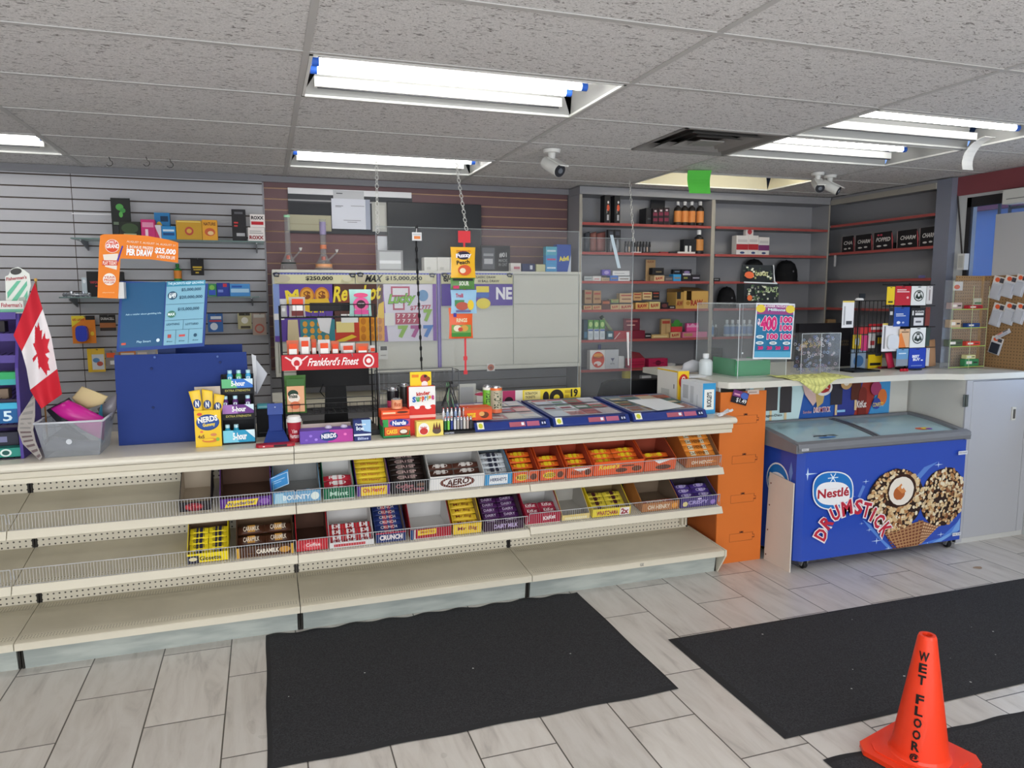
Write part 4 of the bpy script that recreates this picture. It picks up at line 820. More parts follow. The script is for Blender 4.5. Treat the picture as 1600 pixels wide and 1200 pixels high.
# ---- purple candy rack at the far left
t = empty('candy_rack', (-1.2, 3.85, ZT), 'purple wire candy rack at the far left end of the counter', 'rack')
pu = mat('#4d3a8e', .4)
xr = at(38, 718, y=3.70).x; xl = -1.75; yf, yb = 3.70, 4.0
zt = at(20, 490, y=3.86).z
for xa in (xr-.012, xl): mb = MB(); mb.prism([(yf, ZT), (yf-.004, ZT+.1), (yf+.02, ZT+.4), (3.80, zt), (yb, zt), (yb, ZT)], 0, xa, xa+.012, pu); part(mb, 'side_panel', t)
mb = MB(); mb.box(xl, yb, ZT, xr, yb+.008, zt, mat('#403070', .6)); part(mb, 'rear_panel', t)
lev = [(702, 718, 3.70), (628, 668, 3.72), (555, 567, 3.76), (522, 533, 3.79), (489, 499, 3.80)]
RK = []
for (va, vb, yy) in ((716, 719, 3.70), (664, 668, 3.71), (624, 628, 3.725), (555, 567, 3.745), (521, 533, 3.765), (488, 499, 3.79)):
    za, zb2 = at(15, va, y=yy).z, at(15, vb, y=yy).z; mb = MB(); mb.box(xl+.012, yy, zb2, xr-.012, yy+.005, za, pu if vb-va > 5 else mat('#2b2438', .5))
    for k in range(28): x = xl+.03+k*(xr-xl-.05)/27; mb.tube([(x, yy+.006, zb2+.004), (x, yb, zb2+.028)], .0016, '#2b2838', 4)
    part(mb, 'wire_shelf', t); RK.append((yy, zb2))
cs = [('teal gum box with a white ring, on the bottom tier of the purple rack', (0, 701, 36, 715), 3.712, '#2e8f80', [('e', .6, .5, .14, .42, '#dfeee8'), ('e', .6, .5, .09, .26, '#2a5a56')], 0),
      ('dark box behind the wire on the bottom half of the purple rack', (0, 676, 30, 698), 3.80, '#3a3a48', [('r', .1, .3, .7, .7, '#8a8ab0')], None),
      ('blue gum box numbered 5 in the purple rack', (0, 630, 29, 662), 3.73, '#1f5f9a', [('r', 0, .7, 1, 1, '#46b4d8'), T('5', .6, .1, .85, .6, '#d8eef8')], 1),
      ('brown packs lying on the wire above the blue gum box', (0, 608, 14, 624), 3.80, '#8a7462', [], None),
      ('green and white gum box with a ring logo in the purple rack', (0, 582, 30, 602), 3.745, '#35a866', [('r', 0, 0, 1, .45, '#3fa8a8'), ('e', .3, .45, .13, .5, '#e8f2ee'), ('e', .3, .45, .08, .3, '#3a5a5a')], None),
      ('black candy packs under the top purple shelf of the rack', (0, 502, 8, 519), 3.80, '#2a2428', [('r', .2, .2, .7, .6, '#7a5a4a')], 4)]
for lab, r, yy, c_, ops, z_ in cs:
    r_ = (-30, r[1], r[2], r[3])
    zb2 = at(10, r[3], y=yy).z
    pack('gum_box', lab, 'gum box', r_, yy, .07 if yy < 3.79 else .05, c_, [(o[0],)+tuple(o[1:]) for o in ops])
t = empty('cough_drop_display', (-1.13, 3.86, zt), 'white and green striped lozenge display on top of the purple rack', 'display')
a, b = at(0, 490, y=3.84), at(36, 470, y=3.84); zq = zt+.001
mb = MB(); mb.box(a.x, 3.84, zq, b.x, 3.95, b.z, '#e6e8e2'); mb.art((a.x, 3.84, zq), (b.x-a.x, 0, 0), (0, 0, b.z-zq), [('r', 0, .1, 1, .35, '#7cc0a4'), T("Fisherman's", .08, .5, .95, .85, '#b03040')]); part(mb, 'tray', t)
a = at(12, 488, y=3.93); pts = [(10, 484), (40, 480), (48, 447), (46, 428), (38, 422), (28, 417), (18, 420), (13, 430), (8, 432)]
P3 = [at(u, v, y=3.93) for u, v in pts]; mb = MB(); mb.prism([(p_.x, max(p_.z, zq+.005)) for p_ in P3], 1, 3.93, 3.936, '#e4e8e2')
o_, u_, v_ = at(11, 482, y=3.9295), None, None; U = at(46, 478, y=3.9295)-o_; V = at(8, 432, y=3.9295)-o_
mb.art(o_, U, V, [('p', [(.05, .1), (.35, .1), (.95, .65), (.95, .8)], '#6fbf9f'), ('p', [(.05, .3), (.05, .5), (.5, .82), (.7, .82)], '#6fbf9f'), ('p', [(.5, .0), (.75, .05), (.95, .3), (.95, .5)], '#6fbf9f'), T("Fisherman's", .05, .86, .95, .97, '#b03040'), ('e', .5, 1.12, .25, .1, '#4a4a48'), ('r', .55, 0, .85, .3, '#b8c4bc')]); part(mb, 'backing_card', t)
# ---- clear bin and what is in it
by0 = 3.655; bx0, bx1 = at(60, 712, y=by0).x, at(162, 710, y=by0).x; by1 = 3.93; zh = at(110, 660, y=by0-.01).z
t = empty('plastic_bin', ((bx0+bx1)/2, 3.79, ZT), 'clear frosted plastic bin full of bags behind the flag', 'bin')
CL = clear_mat('frosted_plastic', (.86, .88, .92), .16, .12, 1.4)
mb = MB(); s = .02; o = [(bx0+s, by0+s), (bx1-s, by0+s), (bx1-s, by1-s), (bx0+s, by1-s)]; p_ = [(bx0-s*.3, by0-.005), (bx1+s*.3, by0-.005), (bx1+s*.3, by1), (bx0-s*.3, by1)]
for k in range(4):
    a, b, c, d = o[k], o[(k+1) % 4], p_[(k+1) % 4], p_[k]; mb.quad((a[0], a[1], ZT+.002), (b[0], b[1], ZT+.002), (c[0], c[1], zh), (d[0], d[1], zh), CL)
mb.poly([(x, y, ZT+.002) for x, y in o], CL); ob = part(mb, 'bin_wall', t); m_ = ob.modifiers.new('s', 'SOLIDIFY'); m_.thickness = .003; m_.offset = -1
mb = MB(); lip = mat('#c9ccd4', .3)
for k in range(4): a, b = p_[k], p_[(k+1) % 4]; mb.tube([(a[0], a[1], zh), (b[0], b[1], zh)], .005, lip)
part(mb, 'bin_rim', t)
mb = MB(); mb.lathe([(.012, 0), (.012, .002)], (bx0+.12, by0+.006, ZT+.07), '#c8ccd2', 16, axis='y'); part(mb, 'round_sticker', t)
def blobby(name, label, cat, pts, y0, y1, col, ops=None, seg=5, rough=.4, wob=.004):
    "soft packet: outline in the photo, given a thickness and slightly puffed"
    P = [at(u, v, y=y0) for u, v in pts]; c = sum(P, Vector())/len(P); mb = MB(); n = len(P); th = y1-y0
    rings = [[c+(q_-c)*s+Vector((0, o_, 0)) for q_ in P] for s, o_ in ((.0, -.0), (.6, 0), (.92, th*.3), (1, th*.5), (.92, th*.75), (.6, th), (0, th))]
    v = [q_ for R in rings for q_ in R]; f = [(i*n+k, i*n+(k+1) % n, (i+1)*n+(k+1) % n, (i+1)*n+k) for i in range(len(rings)-1) for k in range(n)]
    mb.add(v, f, mat(col, rough), True)
    if ops: fn = ops(P, y0) ; [mb.art(*a_) for a_ in fn]
    o = mb.build(name); return tag(o, label, cat)
blobby('plastic_bag', 'shiny magenta bag with a black zip sticking out of the clear bin', 'bag', [(76, 640), (104, 626), (118, 632), (163, 655), (160, 690), (130, 676), (110, 662), (90, 652)], 3.72, 3.78, '#c4248e', rough=.25)
blobby('black_bag', 'black zipped bag edge under the magenta one in the bin', 'bag', [(70, 642), (106, 622), (112, 630), (100, 660), (140, 690), (150, 706), (70, 706), (66, 690), (95, 670)], 3.80, 3.85, '#34343a')
blobby('paper_bag', 'tan paper packet on top of the magenta bag', 'paper bag', [(111, 622), (127, 604), (168, 620), (160, 632), (135, 640), (118, 632)], 3.80, 3.83, '#cdb98c', rough=.8)
blobby('crumpled_wrap', 'crumpled dark clear wrapping at the right of the bin', 'wrapping', [(150, 640), (165, 628), (181, 616), (181, 640), (172, 660), (158, 655)], 3.86, 3.91, '#77737a', rough=.2)
blobby('grey_pouch', 'grey pouch lying along the bottom of the clear bin', 'pouch', [(66, 700), (80, 684), (120, 690), (155, 690), (156, 706), (68, 707)], 3.69, 3.75, '#58585e')
a, b, c, d = at(163, 652, y=3.75), at(181, 628, y=3.85), at(181, 690, y=3.85), at(165, 706, y=3.75)
mb = MB(); a.z, d.z = a.z+.0, max(d.z, ZT+.01); c.z = max(c.z, ZT+.01); a.x = d.x = min(a.x, bx1-.03); b.x = c.x = min(b.x, bx1-.03)+.0
mb.add([d, c, b, a], [(0, 1, 2, 3)], '#3488a4'); mb.art(d, c-d, a-d, [('r', .05, .05, .95, .1, '#d5e4ea'), ('r', .2, .6, .8, .7, '#bcdfe8'), ('r', .2, .45, .6, .5, '#bcdfe8')])
o = mb.build('folded_card'); o.modifiers.new('s', 'SOLIDIFY').thickness = .002; tag(o, 'teal printed card standing at the right inside the clear bin', 'card')
# newspaper bent round the left of the bin
mb = MB(); L_ = [(50, 622, 3.69), (30, 652, 3.685), (28, 672, 3.68), (36, 694, 3.66), (62, 719, 3.625)]; R_s = [(55, 610, 3.69), (55, 650, 3.67), (52, 672, 3.655), (56, 690, 3.645), (66, 714, 3.635)]
Lp = [at(u, v, y=y) for u, v, y in L_]; Rp = [at(u, v, y=y) for u, v, y in R_s]
for q_ in Lp+Rp: q_.z = max(q_.z, ZT+.002)
for k in range(4):
    mb.quad(Lp[k], Rp[k], Rp[k+1], Lp[k+1], mat('#a29c98', .8))
    for r_ in range(3): f0 = (r_+.3)/3; f1 = (r_+.7)/3; A_, B_ = Lp[k].lerp(Lp[k+1], f0), Rp[k].lerp(Rp[k+1], f0); C_, D_ = Rp[k].lerp(Rp[k+1], f1), Lp[k].lerp(Lp[k+1], f1); e_ = Vector((-.0012, -.0012, 0)); mb.quad(A_.lerp(B_, .15)+e_, A_.lerp(B_, .85)+e_, D_.lerp(C_, .85)+e_, D_.lerp(C_, .15)+e_, '#6a5a5c' if k > 1 else '#8a8684')
o = mb.build('newspaper'); o.modifiers.new('s', 'SOLIDIFY').thickness = .002; tag(o, 'folded newspaper curling around the left side of the clear bin', 'newspaper')
# ---- flag
Lc = [(77, 450, 0), (122, 538, .25), (150, 640, .5), (172, 765, .75), (235, 868, 1)]; Rc = [(198, 152, 0), (240, 295, .25), (290, 460, .5), (325, 650, .75), (352, 785, 1)]
def interp(Cv, s):
    for (x0, y0, s0), (x1, y1, s1) in zip(Cv, Cv[1:]):
        if s <= s1: k = (s-s0)/(s1-s0); return x0+(x1-x0)*k, y0+(y1-y0)*k
    return Cv[-1][:2]
leaf = [(0, 1), (.14, .72), (.34, .82), (.26, .42), (.5, .66), (.56, .52), (.86, .58), (.78, .36), (.95, .26), (.48, -.12), (.54, -.28), (.1, -.2), (.06, -.22), (.08, -.62), (-.08, -.62), (-.06, -.22), (-.1, -.2), (-.54, -.28), (-.48, -.12), (-.95, .26), (-.78, .36), (-.86, .58), (-.56, .52), (-.5, .66), (-.26, .42), (-.34, .82), (-.14, .72)]
def inside(x, y, P):
    r = False; j = len(P)-1
    for i in range(len(P)):
        if (P[i][1] > y) != (P[j][1] > y) and x < (P[j][0]-P[i][0])*(y-P[i][1])/(P[j][1]-P[i][1])+P[i][0]: r = not r
        j = i
    return r
NS, NT = 150, 76; v = []
for i in range(NS+1):
    s = i/NS; l = interp(Lc, s); r = interp(Rc, s)
    for j in range(NT+1):
        q_ = j/NT; u = (l[0]+(r[0]-l[0])*q_)/3.636; vv = 400+(l[1]+(r[1]-l[1])*q_)/3.636
        y = 3.62+.014*math.sin(q_*7+s*4)+.012*math.sin(q_*3-s*6)
        v.append(at(u, vv, y=y))
red, wht = [], []
for i in range(NS):
    for j in range(NT):
        s, q_ = (i+.5)/NS, (j+.5)/NT; f = (i*(NT+1)+j, (i+1)*(NT+1)+j, (i+1)*(NT+1)+j+1, i*(NT+1)+j+1)
        X = (s-.5)/.235*.95; Yy = (q_-.52)/.42
        (red if (s < .26 or s > .74 or inside(X, Yy, leaf)) else wht).append(f)
t = empty('flag', at(60, 640, y=3.70), 'red and white maple leaf flag drooping from its stick in the bin', 'flag')
mb = MB(); mb.add(v, red, mat('#c82434', .7), True); mb.add(v, wht, mat('#e6dfe2', .7), True); ob = part(mb, 'cloth', t); sm = ob.modifiers.new('s', 'SOLIDIFY'); sm.thickness = .0012
mb = MB(); mb.tube([at(56, 440, y=3.645), at(75, 700, y=3.80)], .004, '#8a6238'); mb.lathe([(.003, 0), (.007, .006), (.004, .014)], at(56, 440, y=3.645), '#c8a050', 10); part(mb, 'stick', t)
# ---- lottery kiosk: blue panel, screen, orange header
t = empty('lottery_kiosk', (-.35, 3.9, ZT), 'large dark blue lottery stand seen from its blank side on the counter', 'lottery stand')
NB = mat('#20387e', .7); ky = 3.868
A_ = [at(181, 555, y=3.86), at(395, 552, y=3.80)]; kx0, kx1 = at(186, 698, y=ky).x, at(395, 690, y=ky).x; kz = at(290, 553, y=ky).z
mb = MB(); mb.add([(kx0, ky, ZT), (kx1, ky-.0, ZT), (kx1-.012, ky+.03, kz), (kx0-.0, ky+.03, kz), (kx0, ky+.012, ZT), (kx1, ky+.012, ZT), (kx1-.012, ky+.042, kz), (kx0, ky+.042, kz)],
                  [(0, 1, 2, 3), (7, 6, 5, 4), (0, 4, 5, 1), (3, 2, 6, 7), (0, 3, 7, 4), (1, 5, 6, 2)], NB); part(mb, 'blue_panel', t)
mb = MB(); mb.box(kx0, ky+.045, ZT, kx0+.01, 4.12, kz-.05, NB); mb.box(kx1-.03, ky+.045, ZT, kx1-.02, 4.12, kz-.05, NB); z2 = at(320, 539, y=4.12).z; mb.box(at(266, 555, y=4.12).x, 4.12, ZT, at(379, 555, y=4.12).x, 4.13, z2, NB); part(mb, 'rear_box', t)
for (u, v_) in ((237, 576), (344, 566), (240, 636), (242, 558), (340, 557)):
    p_ = at(u, v_, y=ky+.022); mb = MB(); mb.lathe([(.006, -.008), (.005, -.011)], (p_.x, ky+.026 if v_ < 600 else ky+.015, p_.z), '#1a2a60' if v_ != 558 and v_ != 557 else '#5a74b4', 12, axis='y'); part(mb, 'screw', t)
Sc = [at(182, 550, y=3.93), at(319, 541, y=3.93), at(325, 443, y=3.97), at(188, 439, y=3.97)]
t = empty('digital_display', (Sc[0]+Sc[1])/2, 'flat lit lottery screen in a blue frame above the blue stand', 'screen'); bk = Vector((0, .03, 0))
mb = MB(); mb.add(Sc+[q_+bk for q_ in Sc], [(0, 1, 2, 3), (7, 6, 5, 4), (0, 4, 5, 1), (3, 2, 6, 7), (0, 3, 7, 4), (1, 5, 6, 2)], '#2d4a92'); part(mb, 'frame', t)
O_, U, V = Sc[0], Sc[1]-Sc[0], Sc[3]-Sc[0]
E = lambda c: mat(c, .35, 0, .1)
DB, LBc, TX = E('#15527e'), E('#7db0c6'), E('#1f4a66')
ops = [('r', .03, .05, .51, .965, DB), ('r', .525, .05, .975, .965, LBc), ('r', .525, .89, .975, .965, E('#3a8aa8')), T('THE JACKPOTS KEEP GROWING', .54, .905, .96, .95, E('#cfe8f2')),
       T('Ask a retailer about gambling info', .08, .50, .48, .53, E('#a8d0e4')), T('Play Smart', .22, .1, .38, .14, E('#a8d0e4')), ('e', .46, .13, .02, .025, E('#d0e4ee')), ('r', .05, .09, .1, .12, E('#c8503a')),
       ('e', .60, .76, .055, .06, TX), T('6/49', .56, .72, .64, .8, E('#e8f4f8'), .03), T('$5,000,000', .70, .81, .93, .86, TX, .02), T('$20,000,000', .68, .70, .95, .75, TX, .02), ('r', .53, .63, .97, .635, TX), ('r', .53, .40, .97, .405, TX),
       ('e', .60, .49, .05, .05, E('#3d7a66')), T('MAX', .56, .47, .64, .51, E('#e8f4f8'), .03), T('$15,000,000', .67, .53, .92, .58, TX, .02), ('r', .53, .26, .97, .264, TX), ('r', .74, .26, .744, .40, TX), ('r', .66, .06, .664, .26, TX), ('r', .81, .06, .814, .26, TX),
       T('LIGHTNING', .55, .33, .7, .36, TX), T('LOTTARIO', .77, .32, .92, .35, TX), ('r', .57, .15, .61, .2, E('#a8403a')), ('r', .7, .16, .77, .19, E('#c84a4a')), ('e', .89, .17, .02, .025, TX), T('draw', .56, .09, .63, .11, TX), T('draw', .7, .09, .77, .11, TX), T('draw', .86, .09, .93, .11, TX)]
mb = MB(); mb.art(O_, U, V, ops); part(mb, 'screen', t)
mb = MB(); c_ = (Sc[0]+Sc[1])/2+Vector((.02, .045, 0)); mb.box(c_.x-.04, c_.y-.01, ZT, c_.x+.04, c_.y+.012, c_.z+.25, '#23386f'); part(mb, 'support_post', t)
# header sign: upright strip + curved arm, printed orange
y = 3.90; t = empty('header_sign', at(170, 467, y=y), 'orange L-shaped lottery header sign rising above the lit screen', 'sign')
G = lambda u, v_: at(u/3.81, 240+v_/3.81, y=y)
out = [(580, 858), (590, 560), (597, 487), (620, 480), (750, 480), (880, 490), (1000, 512), (1062, 530), (1060, 650), (900, 630), (717, 625), (712, 700), (702, 863)]
Pp = [G(*p_) for p_ in out]; mb = MB(); mb.prism([(p_.x, p_.z) for p_ in Pp], 1, y, y+.004, '#f0872a'); part(mb, 'board', t)
mb = MB(); o_ = G(580, 863); U = G(1062, 863)-o_; V = G(580, 480)-o_; fx = lambda x, y_: ((x-580)/482, (863-y_)/383)
def R4(x0, y0, x1, y1): a = fx(x0, y1); b = fx(x1, y0); return a+b
ops = [('e', *fx(665, 548), .085, .105, '#f2e8e0'), ('e', *fx(665, 548), .078, .097, '#e0502c'), T('DAILY', *R4(640, 516, 690, 532), '#ffffff'), T('GRAND', *R4(630, 535, 705, 562), '#ffffff', .04), ('p', [fx(612, 600), fx(700, 592), fx(692, 690), fx(625, 672)], '#f0e6da'),
       ('p', [fx(690, 640), fx(722, 545), fx(730, 548), fx(700, 645)], '#4a3aa0'), ('r', *R4(608, 634, 698, 664), '#d8452c'), T('PLAY TODAY', *R4(612, 638, 694, 660), '#fbeee0', .03),
       ('e', *fx(650, 747), .078, .095, '#f6efe6'), T('YEAR', *R4(618, 728, 684, 740), '#c8503a'), T('PRIZES', *R4(620, 744, 682, 758), '#e0602c', .03), T('FOR LIFE', *R4(622, 762, 680, 772), '#c8503a'), T('AUGUST 7, AUGUST 14, AUGUST 21', *R4(750, 522, 1040, 536), '#fbe6cc', .01, -.07),
       T('2 BONUS PRIZES', *R4(750, 545, 908, 562), '#fbeee0', .03, -.05), T('PER DRAW', *R4(750, 565, 905, 605), '#ffffff', .05, -.05), T('$25,000', *R4(918, 556, 1044, 596), '#ffffff', .04, -.09), T('A YEAR FOR LIFE', *R4(930, 600, 1040, 620), '#fbeee0', .03, -.09), T('playsmart.ca', *R4(612, 822, 680, 832), '#f8c890')]
mb.art(o_+Vector((0, -.0002, 0)), U, V, ops); part(mb, 'print', t)
mb = MB(); p0 = G(712, 863); p1 = G(712, 765); mb.box(p0.x-.006, y+.0045, p0.z, p0.x+.02, 3.965, p1.z, '#d8d8d8'); part(mb, 'mounting_bracket', t)
# ---- yellow gummy box with bags
yn = 3.70; x0, z0, x1, z1 = rect_at(306, 641, 347, 696, yn, ZT)
t = empty('gummy_candy_box', ((x0+x1)/2, yn, ZT), 'yellow gummy candy box with three bags standing in it, before the blue panel', 'candy box')
YL = '#f0c832'; mb = MB(); mb.box(x0, yn, ZT, x1, yn+.004, z1, YL); mb.box(x0, yn+.004, ZT, x0+.003, yn+.08, z1, YL); mb.box(x1-.003, yn+.004, ZT, x1, yn+.08, z1, YL); zc = at(325, 604, y=yn+.08).z
mb.box(x0, yn+.08, ZT, x1, yn+.083, zc, '#c0b4a8'); part(mb, 'carton', t)
mb = MB(); mb.art((x0, yn, ZT), (x1-x0, 0, 0), (0, 0, z1-ZT), [('e', .5, .67, .44, .22, '#1f3f8a'), ('e', .5, .67, .4, .18, '#28509a'), T('NERDS', .12, .68, .88, .84, '#f6f4ee', .04, .12), T('Gummy', .3, .54, .78, .66, '#f6d84a', .04, .1), ('e', .2, .9, .1, .04, '#e05a3a'), ('e', .25, .42, .06, .03, '#e8784a'), ('e', .7, .33, .12, .04, '#d88a5a'), ('e', .55, .18, .3, .06, '#d8823a'), ('e', .5, .2, .2, .03, '#f0c832'), T('4x5', .1, .24, .35, .34, '#6a3a2a'), ('e', .85, .2, .07, .05, '#8ab84a')]); part(mb, 'print', t)
for q_, (ps, lab) in enumerate((([(294, 612), (312, 609), (318, 650), (308, 656)], 'yellow gummy bag leaning left in the yellow box'), ([(315, 608), (332, 611), (333, 656), (316, 656)], 'yellow gummy bag standing in the middle of the yellow box'), ([(334, 615), (351, 618), (344, 656), (332, 656)], 'yellow gummy bag leaning right in the yellow box'))):
    yy = yn+.012+.02*q_; blobby('candy_bag', lab, 'candy bag', ps+[], yy, yy+.014, '#f2ca3c', rough=.3)
    c_ = sum((at(u, v_, y=yy-.001) for u, v_ in ps), Vector())/4; 
    mbx = MB(); mbx.art(c_+Vector((-.02, -.001, -.022)), (.04, 0, 0), (0, 0, .05), [('e', .5, .5, .42, .42, '#24407e'), T('N', .3, .2, .7, .8, '#eef0f4', .05)])
    o = bpy.context.scene.objects[-1]; tgt = [q for q in bpy.data.objects if q.get('label') == lab][0]; part(mbx, 'print', tgt)
# ---- black three-tier bottle display
x0, x1 = at(348, 694, y=3.72).x, at(400, 690, y=3.72).x; yd = 3.725
t = empty('bottle_display', ((x0+x1)/2, yd, ZT), 'black three-tier cardboard stand of small energy shot bottles', 'display stand'); KK = mat('#1e1f24', .6)
zt = at(365, 585, y=3.84).z
for xa in (x0, x1-.004): mb = MB(); mb.prism([(yd, ZT), (yd, ZT+.05), (3.77, ZT+.2), (3.80, zt-.02), (3.83, zt), (3.856, zt), (3.856, ZT)], 0, xa, xa+.004, KK); part(mb, 'side_panel', t)
mb = MB(); mb.box(x0, 3.856, ZT, x1, 3.860, zt, KK); part(mb, 'rear_panel', t)
tiers = [(691, 672, yd, '#2c9ac4', '#7fd0e8'), (646, 632, 3.765, '#6b3a86', '#a878c0'), (606, 592, 3.80, '#3d7ad0', '#6cc088')]
for q_, (vb, vt, yy, c0, c1) in enumerate(tiers):
    zb2 = max(at(372, vb, y=yy-.002).z, ZT+.008); zt2 = at(372, vt, y=yy).z; mb = MB(); mb.box(x0+.004, yy-.002, zb2-.03 if q_ else ZT, x1-.004, yy+.04, zb2, KK); mb.box(x0+.004, yy-.002, zb2, x1-.004, yy, zt2, c0)
    mb.art((x0+.004, yy-.002, zb2), (x1-x0-.008, 0, 0), (0, 0, zt2-zb2), [('p', [(0, 1), (.3, 1), (.5, 0), (0, 0)], c1), ('p', [(.7, 1), (1, 1), (1, .3)], '#d8ecf4'), T('5-hour', .3, .2, .75, .8, '#f4f6f8', .04)])
    if q_: mb.art((x0+.004, yy-.002, zb2-.03), (x1-x0-.008, 0, 0), (0, 0, .03), [T('EXTRA STRENGTH', .1, .4, .9, .75, '#b8b05a')])
    part(mb, 'tier_tray', t)
    bx = {0: (.16, .42), 1: (.12, .42, .8), 2: (.28, .55, .84)}[q_]; col = ('#2890b0', '#5a2f70', '#3f9fd0')[q_]
    for bi, fx_ in enumerate(bx):
        bm_c = '#58b878' if (q_ == 2 and bi == 1) else col
        mb = MB(); X = x0+(x1-x0)*fx_; h = .084
        mb.lathe([(.013, 0), (.0135, .003), (.0135, .058), (.010, .066), (.010, .069), (.0105, .069), (.0105, h)], (X, yy+.018, zb2+.001), bm_c, 14, ms=[mat(bm_c, .3)]*4+[mat('#b8e0ee', .3)]*2)
        mb.art((X-.008, yy+.0045, zb2+.03), (.016, 0, 0), (0, 0, .024), [('r', 0, 0, 1, 1, '#d8e8f0'), T('5', .2, .1, .8, .9, bm_c, .05)])
        tag(mb.build('energy_shot_bottle'), ('small teal energy shot bottle on the bottom tier', 'small purple energy shot bottle on the middle tier', 'small blue energy shot bottle on the top tier')[q_]+', '+(('left one', 'right one'), ('left one', 'middle one', 'right one'), ('left one', 'green one in the middle', 'right one'))[q_][bi], 'bottle')
# clear leaflet holder right of it
mb = MB(); a, b, c, d = at(399, 560, y=3.93), at(418, 584, y=3.90), at(402, 616, y=3.91), at(399, 612, y=3.93); mb.poly([a, b, c, d], '#cfd2da'); mb.poly([at(393, 553, y=3.92), at(400, 556, y=3.92), at(402, 612, y=3.92), at(398, 612, y=3.92)], '#dadce0')
o = mb.build('leaflet'); o.modifiers.new('s', 'SOLIDIFY').thickness = .002; tag(o, 'bent white leaflet at the right edge of the blue stand', 'leaflet')
# ---- scanner stand, red tray, cup
xs, ys = at(432, 692, z=ZT).x, 3.70
t = empty('ticket_scanner', (xs, ys, ZT), 'dark blue ticket scanner stand with flared foot beside the paper cup', 'scanner'); zt = at(433, 630, y=3.70).z
mb = MB(); mb.add([(xs-.062, 3.655, ZT), (xs+.062, 3.655, ZT), (xs+.055, 3.734, ZT), (xs-.055, 3.734, ZT), (xs-.058, 3.66, ZT+.012), (xs+.058, 3.66, ZT+.012), (xs+.03, 3.73, ZT+.075), (xs-.03, 3.73, ZT+.075)], [(3, 2, 1, 0), (4, 5, 6, 7), (0, 1, 5, 4), (1, 2, 6, 5), (2, 3, 7, 6), (3, 0, 4, 7)], NB); part(mb, 'flared_foot', t)
mb = MB(); mb.box(xs-.032, 3.705, ZT+.055, xs+.032, 3.732, zt-.04, NB); part(mb, 'neck', t, bev=.003)
mb = MB(); mb.box(xs-.036, 3.695, zt-.055, xs+.036, 3.7045, zt, mat('#2c4690', .4)); mb.lathe([(.003, 0), (.003, -.002)], (xs, 3.695, zt-.018), '#c9d2e4', 8, axis='y'); part(mb, 'scanner_head', t, bev=.002)
xa, xb = at(400, 700, y=3.60).x, at(461, 697, y=3.60).x; mb = MB(); RD = mat('#b01f30', .35); mb.prism([(xa, 3.60), (xa+.012, 3.588), (xb-.012, 3.588), (xb, 3.60), (xb, 3.645), (xa, 3.645)], 2, ZT, ZT+.012, RD); mb.art((xa+.08, 3.5878, ZT+.001), (.06, 0, 0), (0, 0, .01), [('r', .0, 0, 1, 1, '#2a2028')]); mb.art((xa+.03, 3.5878, ZT+.003), (.01, 0, 0), (0, 0, .006), [('e', .5, .5, .5, .5, '#e8c0c4')])
tag(mb.build('red_tray', bev=.002), 'flat red plastic tray at the counter edge in front of the blue scanner', 'tray')
cx_, cy_ = at(460, 688, z=ZT).x, 3.690; hh = at(459, 655, y=cy_).z-ZT; t = empty('paper_cup', (cx_, cy_, ZT), 'red paper coffee cup with a white lid', 'cup')
mb = MB(); mb.lathe([(.024, 0), (.0245, .003), (.033, hh-.012), (.033, hh-.01)], (cx_, cy_, ZT), '#a82434', 28)
for st_, hz, z_ in (('Tim', .018, .048), ('Hortons', .022, .022)):
    v_, f_, _a = text_mesh(st_, .02); vv = []
    for X, Yq in v_:
        zz = z_+Yq*hz; rr = .0245+(.033-.0245)*zz/hh+.0006; an = -PI/2+(X-.5)*(1.7 if st_ == 'Hortons' else .9); vv.append((cx_+rr*math.cos(an), cy_+rr*math.sin(an), ZT+zz))
    mb.add(vv, f_, '#f4e8e6')
part(mb, 'cup_body', t)
mb = MB(); mb.lathe([(.0355, hh-.012), (.0365, hh-.008), (.036, hh), (.032, hh+.004), (.031, hh+.014), (.028, hh+.017), (.01, hh+.014)], (cx_, cy_, ZT), '#ecebe8', 28); part(mb, 'lid', t)
# ---- boxes in front of the wire rack
t = pack('candy_box', 'long purple and pink candy box lying in front of the wire rack', 'candy box', (469, 672, 552, 695), 3.615, .09, '#6d4cb0', [('p', [(.52, 0), (1, 0), (1, 1), (.56, 1)], '#b8429c'), ('e', .54, .5, .17, .36, '#24407e'), T('NERDS', .4, .35, .68, .72, '#f4f2f6', .04, .06), ('e', .2, .6, .03, .1, '#9a78d8'), ('e', .3, .3, .03, .1, '#a888e0'), ('e', .85, .6, .03, .1, '#e878c0'), ('e', .12, .3, .025, .08, '#8a68c8')], ZT)
x0, z0, x1, z1 = rect_at(469, 672, 552, 695, 3.615, ZT); zc = at(510, 664, y=3.70).z; mb = MB(); mb.box(x0+.005, 3.708, ZT, x1, 3.711, zc+.008, '#b8a9a0'); o = part(mb, 'back_flap', t)
for k, fx_ in enumerate((.55, .85)): 
    p_ = x0+(x1-x0)*fx_; mb = MB(); mb.lathe([(.016, 0), (.018, .004), (.012, .014)], (p_, 3.66, z1+.0005), '#c8c0d8', 14); tag(mb.build('candy_tub'), 'small pale candy tub on top of the long purple box, '+('left one', 'right one')[k], 'candy')
pack('gum_box', 'dark blue gum tub box with a white wave, lower one of two', 'gum box', (554, 681, 580, 693), 3.60, .05, '#22306c', [T('Bliss', .2, .25, .85, .75, '#b8c4e8', .03)], ZT)
zq = rect_at(554, 681, 580, 693, 3.60, ZT)[3]+.0008
